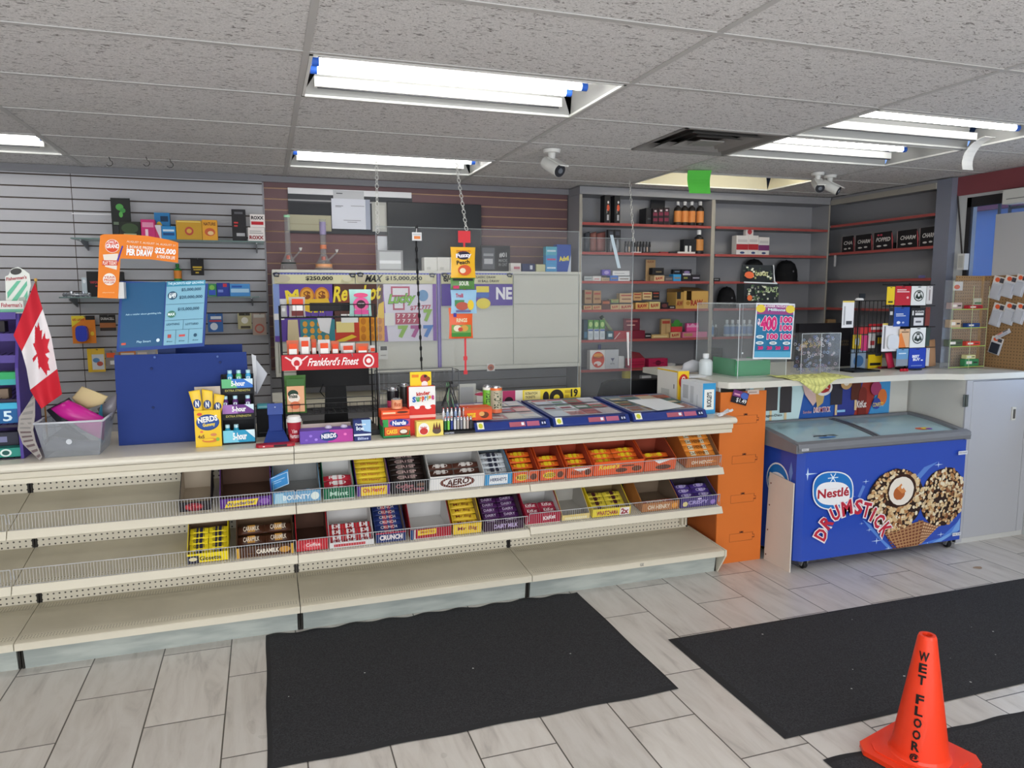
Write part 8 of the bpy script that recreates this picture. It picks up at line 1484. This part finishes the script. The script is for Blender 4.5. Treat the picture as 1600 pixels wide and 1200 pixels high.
onk('small white and pink carton on the cabinet', (798, 411, 814, 421), 5.5, .06, '#dcd6d2', [('r', .3, .3, .9, .6, '#b86a78')]); onk('small dark blue carton on the cabinet', (816, 412, 836, 421), 5.5, .06, '#2c3560', [('r', .6, .3, .8, .8, '#d0d4e0')]); onk('small pale yellow carton on the cabinet', (838, 413, 852, 421), 5.5, .06, '#c8c8a0')
for k, vv in enumerate(((412, 421.5), (402.5, 411.5), (393, 402))):
    x0, z0, x1, z1 = rect_at(853, vv[0], 870, vv[1], 5.5); dz_ = k*.0465; onk('blue condom-size carton in the stack, '+('bottom', 'middle', 'top')[k]+' one', (853, 412, 870, 421.5), 5.5, .06, '#4a9ad0' if k != 2 else '#58b0c8', [('r', .1, .4, .9, .6, '#b84a7a' if k == 1 else '#d0e4f0')], zb_=None) if k == 0 else None
    if k: 
        mb = MB(); b0 = rect_at(853, 412, 870, 421.5, 5.5, ZK); hh = b0[3]-b0[1]; mb.box(b0[0], 5.5, ZK+k*(hh+.0006), b0[2], 5.56, ZK+k*(hh+.0006)+hh, '#4a9ad0' if k != 2 else '#58b0c8'); mb.art((b0[0], 5.5, ZK+k*(hh+.0006)), (b0[2]-b0[0], 0, 0), (0, 0, hh), [('r', .1, .4, .9, .6, '#b84a7a' if k == 1 else '#d0e4f0')]); tag(mb.build('small_carton'), 'light blue carton in the stack beside the painkiller box, '+('', 'middle', 'top')[k]+' one', 'box')
for o_ in list(bpy.data.objects):
    if o_.get('label', '').startswith('blue condom-size'): o_['label'] = 'light blue carton in the stack beside the painkiller box, bottom one'
onk('royal blue painkiller display box with yellow lettering on the cabinet', (870, 382, 892, 421), 5.5, .08, '#2a50a8', [T('Advil', .15, .4, .85, .58, '#f0e04a', .05, .1), ('p', [(.75, .0), (1, .0), (1, .65)], '#c8d0e0')])
# wall behind the cabinet
WY = YB-.004
def onwall(label, r, col, ops=(), th=.003, name='wall_sign', cat='sign', dy=0): return pack(name, label, cat, r, WY-th-dy, th, col, list(ops), None, None, 0, .5)
t_ = onwall('wide dark board with a white top strip on the brown slat wall', (452, 303, 645, 366), '#33353a', [('r', 0, .78, .98, .82, '#9a9a9c'), ('r', .01, .12, .42, .74, '#2a2c31'), ('r', .44, .1, .98, .74, '#3a3d45')], .01)
onwall('narrow white strip along the top of the dark board', (450, 297, 643, 306), '#dcdcdf', [], .004, 'white_strip', 'strip', .011)
onwall('tan paper under the dark board, above the glass pipes', (450, 336, 518, 361), '#a8a48c', [('r', 0, .0, 1, .05, '#8a8670'), ('r', .05, .4, .9, .45, '#9a967e')], .001, 'paper_notice', 'paper', .012)
onwall('grey printed notice pinned at the top of the dark board', (521, 298, 569, 320), '#b4b6ba', [('r', .1, .75, .3, .82, '#55555a')], .001, 'paper_notice', 'paper', .017)
onwall('white printed notice hanging in the middle of the dark board', (519, 311, 579, 358), '#c9ccd6', [('r', .1, .75, .3, .77, '#6a6a70'), ('r', .1, .72, .25, .735, '#6a6a70'), ('r', .5, .76, .85, .78, '#8a8a90'), ('r', .3, .28, .75, .3, '#8a8a90'), ('r', .4, .22, .65, .24, '#8a8a90'), ('r', .88, 0, 1, 1, '#9aa0b0')], .001, 'paper_notice', 'paper', .021)
onwall('grey curled notice at the left of the big black screen', (582, 316, 607, 362), '#a5a59f', [('r', .2, .1, .8, .9, '#b4b4ae')], .001, 'paper_notice', 'paper', .02)
onwall('white vertical strip under the left edge of the big black screen', (590, 369, 608, 391), '#c8cad0', [], .002, 'white_strip', 'strip', .012)
mb = MB(); a = at(607, 420, y=WY-.05); b = at(752, 320, y=WY-.05); mb.box(a.x, WY-.05, b.z-.52, b.x, WY-.012, b.z, mat('#2b2d31', .35)); tt = empty('flat_television', ((a.x+b.x)/2, WY-.03, ZK), 'large switched-off black screen on the brown slat wall', 'television'); part(mb, 'housing', tt, bev=.004)
mb = MB(); mb.box(a.x+.012, WY-.0515, b.z-.5, b.x-.012, WY-.0503, b.z-.2, mat('#24262b', .12)); part(mb, 'screen', tt)
# ================================================================== LEFT SLAT WALL GOODS
# glass shelves
def wall_shelf(label, u0, u1, v, depth):
    Y = YB-depth; a = at(u0, v, y=Y); b = at(u1, v, y=Y); t = empty('glass_shelf', ((a.x+b.x)/2, Y, a.z), label, 'shelf'); mb = MB(); mb.box(a.x, Y, a.z-.008, b.x, YB-.002, a.z, clear_mat('shelf_glass', (.7, .82, .8), .3, .05, 1.5)); mb.box(a.x, Y-.001, a.z-.008, b.x, Y, a.z, mat('#5c7672', .3)); part(mb, 'glass_plate', t)
    for x in (a.x+.05, b.x-.05): mb = MB(); mb.prism([(YB-.002, a.z-.009), (Y+.03, a.z-.009), (Y+.03, a.z-.018), (YB-.002, a.z-.07)], 0, x-.004, x+.004, mat('#8a8c90', .4, .6)); part(mb, 'bracket', t)
    return a.z, Y
zA, yA = wall_shelf('upper glass shelf on the grey slat wall', 110, 412, 371, .25)
zB, yB_ = wall_shelf('lower glass shelf on the grey slat wall behind the lit screen', 92, 405, 464, .25)
zA += .001; zB += .001
def ws(label, r, z, Y, d, col, ops=(), name='product_box', cat='box'): return pack(name, label, cat, (r[0]/3.81, 240+r[1]/3.81, r[2]/3.81, 240+r[3]/3.81), Y, d, col, list(ops), z)
ws('black display card with a green leaf picture on the upper glass shelf', (670, 265, 785, 478), zA, yA+.09, .01, '#1e211f', [('e', .45, .78, .2, .08, '#4f9a4a'), ('e', .6, .7, .15, .06, '#3f8a44'), ('e', .5, .6, .1, .07, '#5aa850'), ('r', .1, .35, .9, .42, '#6a7a66')])
ws('round-topped black tin box with green print before the leaf card', (712, 405, 838, 482), zA, yA+.012, .07, '#22281f', [('e', .5, .6, .4, .3, '#3c4f34'), ('r', .2, .15, .8, .3, '#8a9a7a')]); ws('black tin pack at the left end before the leaf card', (680, 430, 710, 480), zA, yA+.012, .05, '#26282a')
ws('pink and white box on the upper glass shelf', (842, 392, 925, 492), zA, yA+.012, .07, '#c82f74', [('r', .1, .6, .9, .85, '#e090b0'), ('r', .3, .1, .5, .5, '#f0d0dc')]); ws('blue and black box behind the pink one, topmost', (920, 352, 1012, 425), zA+.035, yA+.10, .05, '#2a7ab4', [('e', .3, .35, .2, .25, '#e0b83c'), ('r', .4, .6, .9, .85, '#183a5a')])
ws('tilted pink and white end of a box on the upper glass shelf', (926, 425, 962, 496), zA, yA+.012, .06, '#d8d0d8', [('p', [(0, 0), (.8, 0), (0, .9)], '#c8386a')]); ws('bright blue striped box on the upper glass shelf', (964, 432, 1048, 500), zA, yA+.012, .07, '#2f8ac8', [('r', .1, .3, .9, .5, '#1f4a80'), ('r', .1, .6, .9, .75, '#c8e0f0')])
ws('shiny gold gift carton on the upper glass shelf', (1052, 398, 1205, 506), zA, yA+.012, .07, '#c8992c', [('e', .5, .45, .17, .22, '#b84a3c'), ('e', .5, .45, .1, .12, '#d8a84a'), ('r', .05, .9, .95, .96, '#e8cc6a')]); ws('orange-yellow box picturing food beside the gold carton', (1207, 395, 1296, 506), zA, yA+.012, .06, '#e0a030', [T('NATURE', .1, .72, .9, .88, '#6a3a1a', .03), ('e', .5, .4, .35, .2, '#c8603a'), ('e', .55, .35, .2, .1, '#e8c890')])
ws('black upright box with red stripes near the end of the upper shelf', (1385, 332, 1468, 512), zA, yA+.03, .06, '#211f23', [('r', .15, .55, .45, .6, '#c03a3c'), ('r', .15, .45, .4, .5, '#c03a3c'), ('r', .3, .15, .9, .25, '#a8a8ac'), ('r', .2, .85, .8, .92, '#5a5a60')])
ws('white and red box at the end of the upper glass shelf, lower one', (1478, 440, 1578, 520), zA, yA+.012, .07, '#dcd4d2', [T('ROXX', .08, .12, .92, .4, '#8a2028', .05), ('r', .1, .55, .9, .62, '#9a9a9a'), ('r', .1, .7, .8, .76, '#9a9a9a')]); x0, z0, x1, z1 = rect_at(1478/3.81, 240+440/3.81, 1578/3.81, 240+520/3.81, yA+.012, zA)
pack('product_box', 'white and red box stacked on top at the end of the upper shelf', 'box', (1490/3.81, 240+362/3.81, 1578/3.81, 240+438/3.81), yA+.014, .06, '#e0d8d6', [T('ROXX', .08, .6, .92, .88, '#2a2628', .05), ('r', .08, .2, .9, .45, '#b8202c')], z1+.001)
# lower shelf
def gl(u, v_): return (u/3.81, 240+v_/3.81)
mb = MB(); p_ = at(*gl(440, 840), y=yB_+.05)
for k in range(5): mb.lathe([(.012, 0), (.012, .025+.01*(k % 2))], (p_.x-.05+.035*k, p_.y+.01*(k % 2), zB), mat(['#8a9098', '#c4c8cc', '#5a6068'][k % 3], .15, .7), 12)
mb.tube([(p_.x-.06, p_.y-.02, zB+.012), (p_.x+.1, p_.y-.025, zB+.012)], .009, mat('#a8acb2', .15, .8), 8); tag(mb.build('glassware_group'), 'small cluster of glass and metal pieces at the left of the lower shelf', 'glassware')
ws('white bottle-shaped pack left of the black vape box', (492, 738, 522, 848), zB, yB_+.05, .03, '#b8c4cc', [('e', .5, .8, .3, .1, '#e4e8ec')]); ws('large black box with red lettering on the lower glass shelf', (524, 702, 742, 858), zB, yB_+.06, .05, '#1b1a1d', [T('VAPOR', .08, .52, .3, .62, '#b83a40', .03), ('e', .25, .42, .03, .03, '#b83a40')])
ws('green and white pack on the lower shelf right of the screen', (1238, 775, 1290, 838), zB, yB_+.03, .04, '#3a8a5a', [('r', .1, .1, .9, .5, '#3a5ac0'), ('e', .5, .7, .3, .2, '#8ac85a')]); ws('dark blue carton on the lower shelf right of the screen', (1292, 770, 1368, 842), zB, yB_+.03, .05, '#2a3f98', [('r', .5, .7, .8, .95, '#c83a4a'), ('r', .1, .3, .5, .5, '#7a90d8')]); ws('light blue long carton at the right of the lower glass shelf', (1370, 775, 1490, 845), zB, yB_+.03, .05, '#4a90d0', [('r', .05, .3, .95, .6, '#a8d0ec'), ('r', .1, .7, .6, .85, '#2a5ab0')])
# hanging packets
hang = [((435, 965, 575, 1130), '#e8862a', 'orange blister pack with a blue holder hanging on the grey slats', [('p', [(0, 1), (.7, 1), (.0, .6)], '#f0d83c'), T('LED LIGHT', .05, .82, .55, .9, '#c83a2a', .03), ('e', .85, .35, .08, .08, '#f0c83c'), ('r', .6, .85, 1, 1, '#2a2624')], (.2, .08, .7, .65, '#3a48b8', .05)),
 ((597, 960, 692, 1055), '#26221f', 'black and copper battery pack hanging beside the blue frame', [T('DURACELL', .08, .68, .92, .84, '#c8c4c0', .03), ('r', 0, .2, 1, .5, '#a8683c'), ('r', .1, .0, .9, .2, '#3a302c')], None),
 ((527, 1160, 630, 1300), '#e0b840', 'yellow toy-car card hanging left of the blue stand', [('r', .25, .1, .95, .75, '#c8ccd0'), ('e', .5, .5, .2, .1, '#5a8ab8'), ('e', .7, .35, .18, .1, '#b85a4a'), ('r', 0, .0, .2, 1, '#e8c030')], None),
 ((632, 1172, 696, 1265), '#8a8480', 'dark hanging card with an orange sticker at the blue stand', [('r', .1, .55, .9, .85, '#e05a30'), ('r', .4, .1, .9, .35, '#d8d8d8')], None),
 ((1240, 952, 1330, 1062), '#3a68a8', 'blue and white packet hanging right of the screen', [('r', .2, .7, .9, .85, '#e0e4ec'), ('e', .4, .3, .25, .2, '#d8e0ec'), ('r', .1, .55, .9, .65, '#b84a5a')], None),
 ((1418, 950, 1500, 1045), '#b8b088', 'yellow and black packet hanging near the brown wall', [('r', .1, .85, .9, 1, '#3a3830'), ('e', .5, .55, .25, .2, '#e8e4d8'), ('r', .2, .05, .9, .2, '#4a4438')], None),
 ((1506, 950, 1588, 1080), '#a89488', 'clear packet with a reddish loop hanging beside the brown wall', [('e', .5, .3, .35, .22, '#a8584a'), ('e', .5, .3, .25, .14, '#a89488'), ('r', .1, .8, .9, .95, '#c8c4bc')], None),
 ((1138, 622, 1216, 725), '#1c1a1c', 'black packet with yellow lettering hanging under the upper shelf', [('r', .15, .42, .85, .52, '#c8a838'), ('r', .2, .3, .8, .36, '#c8a838'), ('r', .35, .12, .6, .2, '#c8a838')], None)]
for r_, c_, lab, ops, bump in hang:
    a = gl(r_[0], r_[1]); b = gl(r_[2], r_[3]); o = blister(lab, a[0], a[1], b[0], b[1], YB-.10, c_, ops, 'hanging_packet', 'packet', bump=bump)
    p_ = at((a[0]+b[0])/2, a[1]+2, y=YB-.10); mb = MB(); mb.tube([(p_.x, YB-.115, p_.z+.006), (p_.x, YB-.11, p_.z), (p_.x, YB+.002, p_.z)], .0025, mat('#8a8c90', .4, .6), 5); tag(mb.build('slatwall_hook'), 'metal hook on the grey slats holding the '+lab.split(' hanging')[0].split(' with ')[0], 'hook')
a = gl(1035, 655); b = gl(1082, 758); x0, z0, x1, z1 = rect_at(a[0], a[1], b[0], b[1], YB-.12)
bottle('small green bottle with an orange label hanging behind the orange sign', a[0], a[1], b[0], b[1], YB-.062, '#2f8a44', '#2a7a3a', None, '#e08a3a', .2)
a = gl(718, 1178); b = gl(815, 1200)
for q_, (u0, v0, u1, v1, c_, lab) in enumerate(((716, 1176, 815, 1225, '#d8844a', 'orange-topped packet peeking between the screen and the blue stand'), (820, 1172, 888, 1225, '#b8b4b0', 'pale packet peeking above the blue stand'), (935, 1165, 1015, 1225, '#b4a890', 'tan packet peeking above the blue stand, rightmost'))):
    a = gl(u0, v0); b = gl(u1, v1); blister(lab, a[0], a[1], b[0], b[1]+20, YB-.0035, c_, [('r', .1, .75, .9, .92, '#e8dcd0')], 'hanging_packet', 'packet')
mb = MB(); a = at(112, 333, y=YB-.001); b = at(175, 335, y=YB-.001); mb.box(a.x, YB-.003, a.z-.006, b.x, YB-.001, a.z, '#dcdcde'); tag(mb.build('label_strip'), 'short white strip on the upper left of the grey slats', 'strip')
# ================================================================== BACK COUNTER, CHAIR, BANNER
t = empty('back_counter', (1.2, 5.3, 0), 'low cream back counter under the white cabinet', 'counter'); mb = MB(); mb.box(.05, 5.25, .02, 1.55, YB-.02, .90, '#8d8d90'); part(mb, 'body', t); mb = MB(); mb.box(.04, 5.22, .901, 1.56, YB-.02, .94, '#d0cab8'); part(mb, 'top', t, bev=.004)
xw0, xw1 = at(426, 620, y=5.3).x, at(444, 620, y=5.3).x; pack('white_box', 'white box on the back counter behind the scanner stand', 'box', (426, 616, 446, 632), 5.30, .1, '#d8d6cc', [], .941)
o = pack('picture_frame', 'white framed sheet leaning behind the grey wire rack', 'frame', (716, 600, 744, 640), 4.45, .012, '#d8d8d0', [('r', .12, .1, .85, .88, '#c4c6ca')], None)
YB2 = 4.24; a = at(745, 628, y=YB2); b = at(907, 609, y=YB2); zq = .9665
mb = MB(); mb.box(a.x, YB2, zq, b.x, YB2+.003, b.z+.015, '#e4e2da')
ops = [('r', .0, .0, .2, 1, '#d8d4cc'), ('e', .1, .9, .12, .1, '#b83a5a'), ('r', .24, .35, .36, 1, '#b83a68'), ('e', .30, .5, .04, .2, '#2a1a20'), ('r', .43, .45, 1, 1, '#f0d83c'), ('r', .445, .5, .60, .95, '#e8d890'), T('SCRATCH', .455, .76, .57, .88, '#2a2620', .02), T('TICKETS', .455, .58, .55, .7, '#2a2620', .02), ('e', .655, .6, .03, .28, '#2a2420'), ('e', .76, .58, .07, .38, '#2a2420'), ('e', .76, .55, .03, .16, '#f0d83c'), ('r', .84, .75, .9, .9, '#c8a830'), ('r', .84, .52, .88, .68, '#c8a830'), T('19', .90, .55, .97, .95, '#2a2420', .04)]
mb.art((a.x, YB2, zq), (b.x-a.x, 0, 0), (0, 0, b.z+.015-zq), ops); tag(mb.build('ticket_banner'), 'long white, pink and yellow banner strip standing behind the ticket trays', 'banner')
# chair back
t = empty('office_chair', (2.75, 4.75, 0), 'black chair with a jacket over its back behind the counter', 'chair'); a, b = at(938, 622, y=4.75), at(1026, 593, y=4.75); ck = mat('#1f2024', .9); mb = MB()
mb.prism([(a.x-.02, .62), (b.x+.18, .62), (b.x+.18, b.z-.03), (b.x+.1, b.z), (a.x+.10, b.z+.003), (a.x+.05, b.z-.02), (a.x+.02, b.z-.10)], 1, 4.75, 4.84, ck); part(mb, 'backrest', t, bev=.02); mb = MB(); mb.box(a.x, 4.40, .44, b.x+.16, 4.86, .52, ck); part(mb, 'seat', t, bev=.02); mb = MB(); xm = (a.x+b.x)/2+.08; mb.lathe([(.025, .08), (.025, .439)], (xm, 4.65, 0), '#2a2a2c', 12); mb.box(xm-.02, 4.80, .5, xm+.02, 4.835, .7, ck); part(mb, 'column', t)
for k in range(5): an = 2*PI*k/5; mb = MB(); mb.tube([(xm, 4.65, .1), (xm+.26*math.cos(an), 4.65+.26*math.sin(an), .05)], .014, '#2a2a2c'); mb.lathe([(.025, -.01), (.025, .01)], (xm+.26*math.cos(an), 4.65+.26*math.sin(an), .0255), '#1a1a1c', 12, axis='x'); part(mb, 'leg', t)
# ================================================================== HANGING SHIELDS, CHAINS, CLIP STRIPS
SH = clear_mat('hanging_acrylic', (.97, .975, .98), .04, .12, 1.08); SY = 4.42
def shield(label, u0, u1, v0, zb_):
    a, b = at(u0, v0, y=SY), at(u1, v0, y=SY); t = empty('acrylic_shield', ((a.x+b.x)/2, SY, zb_), label, 'acrylic shield'); zt = (a.z+b.z)/2; mb = MB(); mb.box(a.x, SY, zb_, b.x, SY+.004, zt, SH); part(mb, 'acrylic_sheet', t); mb = MB(); em = mat('#a9b0b2', .2)
    for p_, q_ in (((a.x, zb_), (a.x, zt)), ((a.x, zt), (b.x, zt)), ((b.x, zt), (b.x, zb_))): mb.tube([(p_[0], SY+.002, p_[1]), (q_[0], SY+.002, q_[1])], .0018, em, 4)
    part(mb, 'edge', t); return a.x, b.x, zt
sa = shield('wide clear acrylic shield hanging behind the counter, in front of the white cabinet', 587, 905, 358, 1.0)
sb = shield('clear acrylic shield hanging in front of the grey shelves', 909, 990, 372, 1.0)
def chain(label, pts, r=.004, n=22):
    P = [Vector(p_) for p_ in pts]; mb = MB(); L = sum((b_-a_).length for a_, b_ in zip(P, P[1:])); cw_ = mat('#d8d8d4', .5); step = L/n; acc = 0
    for a_, b_ in zip(P, P[1:]):
        d = (b_-a_); m_ = max(1, int(d.length/step)); dn = d.normalized(); s1 = dn.cross(Vector((0, 1, 0))).normalized()*.009; s2 = Vector((0, 1, 0))*.009
        for k in range(m_):
            c0 = a_+d*(k/m_)-dn*.004; c1 = a_+d*((k+1)/m_)+dn*.004; s = s1 if k % 2 else s1*.6+s2*.6
            mb.tube([c0, c0+dn*.01+s, c1-dn*.01+s, c1, c1-dn*.01-s, c0+dn*.01-s, c0], .0022, cw_, 4)
    return tag(mb.build('plastic_chain'), label, 'chain')
tp = lambda u, v_: at(u, v_, y=4.6)
c1 = at(588, 240, z=HC-.003); chain('white plastic chain hanging on the left, in front of the dark wall board', [c1, at(590, 364, y=4.50)], n=18)
c2 = at(712, 250, z=HC-.003); chain('white plastic chain slanting down to the red clip of the candy strip', [c2, at(729, 360, y=4.34)], n=18)
c3 = at(984, 282, z=HC-.003); chain('thin white chain hanging in front of the grey shelves', [c3, at(990, 378, y=4.45)], n=16)
mb = MB(); mb.tube([at(990, 378, y=4.44), at(987, 470, y=4.44), at(985, 560, y=4.44)], .0013, '#d8dadc', 4); tag(mb.build('string'), 'thin white string hanging down from the right chain', 'string')
mb = MB(); a_, b_, c_, d_ = [at(u, v_, y=SY-.006) for u, v_ in ((953, 367), (958, 367), (970, 419), (965, 419))]; mb.add([d_, c_, b_, a_], [(0, 1, 2, 3)], '#c4d4de'); o = mb.build('tape_strip'); o.modifiers.new('s', 'SOLIDIFY').thickness = .001; tag(o, 'slanted pale tape strip on the right shield, by the second shelf', 'tape')
mb = MB(); a_, b_, c_, d_ = [at(u, v_, y=SY-.006) for u, v_ in ((979, 519), (983, 519), (983, 571), (981, 571))]; mb.add([d_, c_, b_, a_], [(0, 1, 2, 3)], '#d8d4d4'); o = mb.build('tape_strip'); o.modifiers.new('s', 'SOLIDIFY').thickness = .001; tag(o, 'small vertical tape strip low on the right shield', 'tape')
# candy strip
YC2 = 4.30
mb = MB(); a_ = at(716, 379, y=YC2); b_ = at(735, 361, y=YC2); rc = mat('#d8303a', .4); mb.box(a_.x, YC2, a_.z, b_.x, YC2+.003, b_.z, rc); p_ = at(726, 385, y=YC2); mb.box(p_.x-.008, YC2+.0, at(726, 584, y=YC2).z, p_.x+.004, YC2+.002, a_.z, rc)
for v_ in (560, 582): q_ = at(719, v_, y=YC2); mb.box(p_.x-.014, YC2-.001, q_.z-.012, p_.x+.010, YC2+.003, q_.z+.012, rc)
tag(mb.build('clip_strip'), 'red clip strip hanging from the slanting chain and holding candy bags', 'clip strip')
candy = [('yellow chewy candy bag at the top of the red clip strip', (705, 386, 744, 434), ('#f0b828', [('e', .5, .78, .35, .16, '#2a2440'), T('maynards', .15, .9, .85, .98, '#c83a2a', .02), T('Fuzzy', .12, .66, .9, .86, '#f4eef8', .05, .08), T('Peach', .15, .44, .8, .6, '#2a2420', .03, .1), ('e', .55, .22, .33, .2, '#d85a30'), ('e', .45, .2, .15, .1, '#f0e0c0')])),
 ('dark green candy bag behind the yellow one on the clip strip', (704, 434, 743, 452), ('#5a8a4a', [('r', 0, .8, 1, 1, '#22242a'), T('SOUR', .3, .3, .8, .75, '#e0e4d8', .04), ('r', 0, 0, .3, .3, '#c83a6a')])),
 ('light blue candy bag in the middle of the clip strip', (705, 453, 746, 490), ('#9ac4e0', [T('Trolli', .1, .72, .45, .92, '#c83a5a', .03), ('r', .05, .3, .5, .6, '#4a8a5a'), ('e', .4, .3, .3, .2, '#b85a4a'), ('e', .8, .35, .15, .25, '#e8c83a'), ('r', .1, 0, .8, .1, '#6a6a9a')])),
 ('orange and green candy bag at the bottom of the clip strip', (702, 481, 740, 529), ('#e8602a', [('r', 0, 0, 1, .15, '#3f8a3a'), ('r', 0, .15, 1, .45, '#7aa050'), ('e', .3, .32, .2, .12, '#e8e0c8'), ('e', .65, .32, .2, .12, '#d8a04a'), ('e', .45, .28, .12, .08, '#c84a3a'), T('RINGS', .25, .55, .8, .7, '#f0e8c0', .03), ('r', .1, .75, .25, .9, '#4a3a9a')]))]
for k, (lab, r_, bd) in enumerate(candy): bag(lab, *r_, YC2-.05+.010*k, .022, bd, name='candy_bag')
# black clip strip
YC3 = SY-.0085; p0 = at(650, 372, y=YC3); p1 = at(659, 578, y=YC3); mb = MB(); pts = [p0.lerp(p1, k/12) for k in range(13)]; mb.tube(pts, .004, '#18181a', 6)
for k in range(1, 12): q_ = p0.lerp(p1, k/12); mb.lathe([(.004, -.015), (.008, -.008), (.008, .008), (.004, .015)], q_, '#18181a', 8)
mb.tube([at(651, 355, y=YC3), p0], .003, '#d0d0d0', 5); q_ = at(651, 350, y=YC3+.03); mb.lathe([(.010, 0), (.006, .02)], at(651, 357, y=YC3), '#2a2a2e', 10)
tag(mb.build('clip_strip'), 'empty black beaded clip strip hanging left of the candy bags', 'clip strip')
flat('hang_tag', 'small white tag with an orange print at the top of the black clip strip', 'tag', (644, 363, 659, 376), YC3-.008, [('r', .2, .2, .85, .55, '#e88a4a'), ('r', .1, .65, .9, .85, '#c8ccd0')], '#e4e4e6')
# ---- the added fill lamp behind the viewer stands with the lamps above
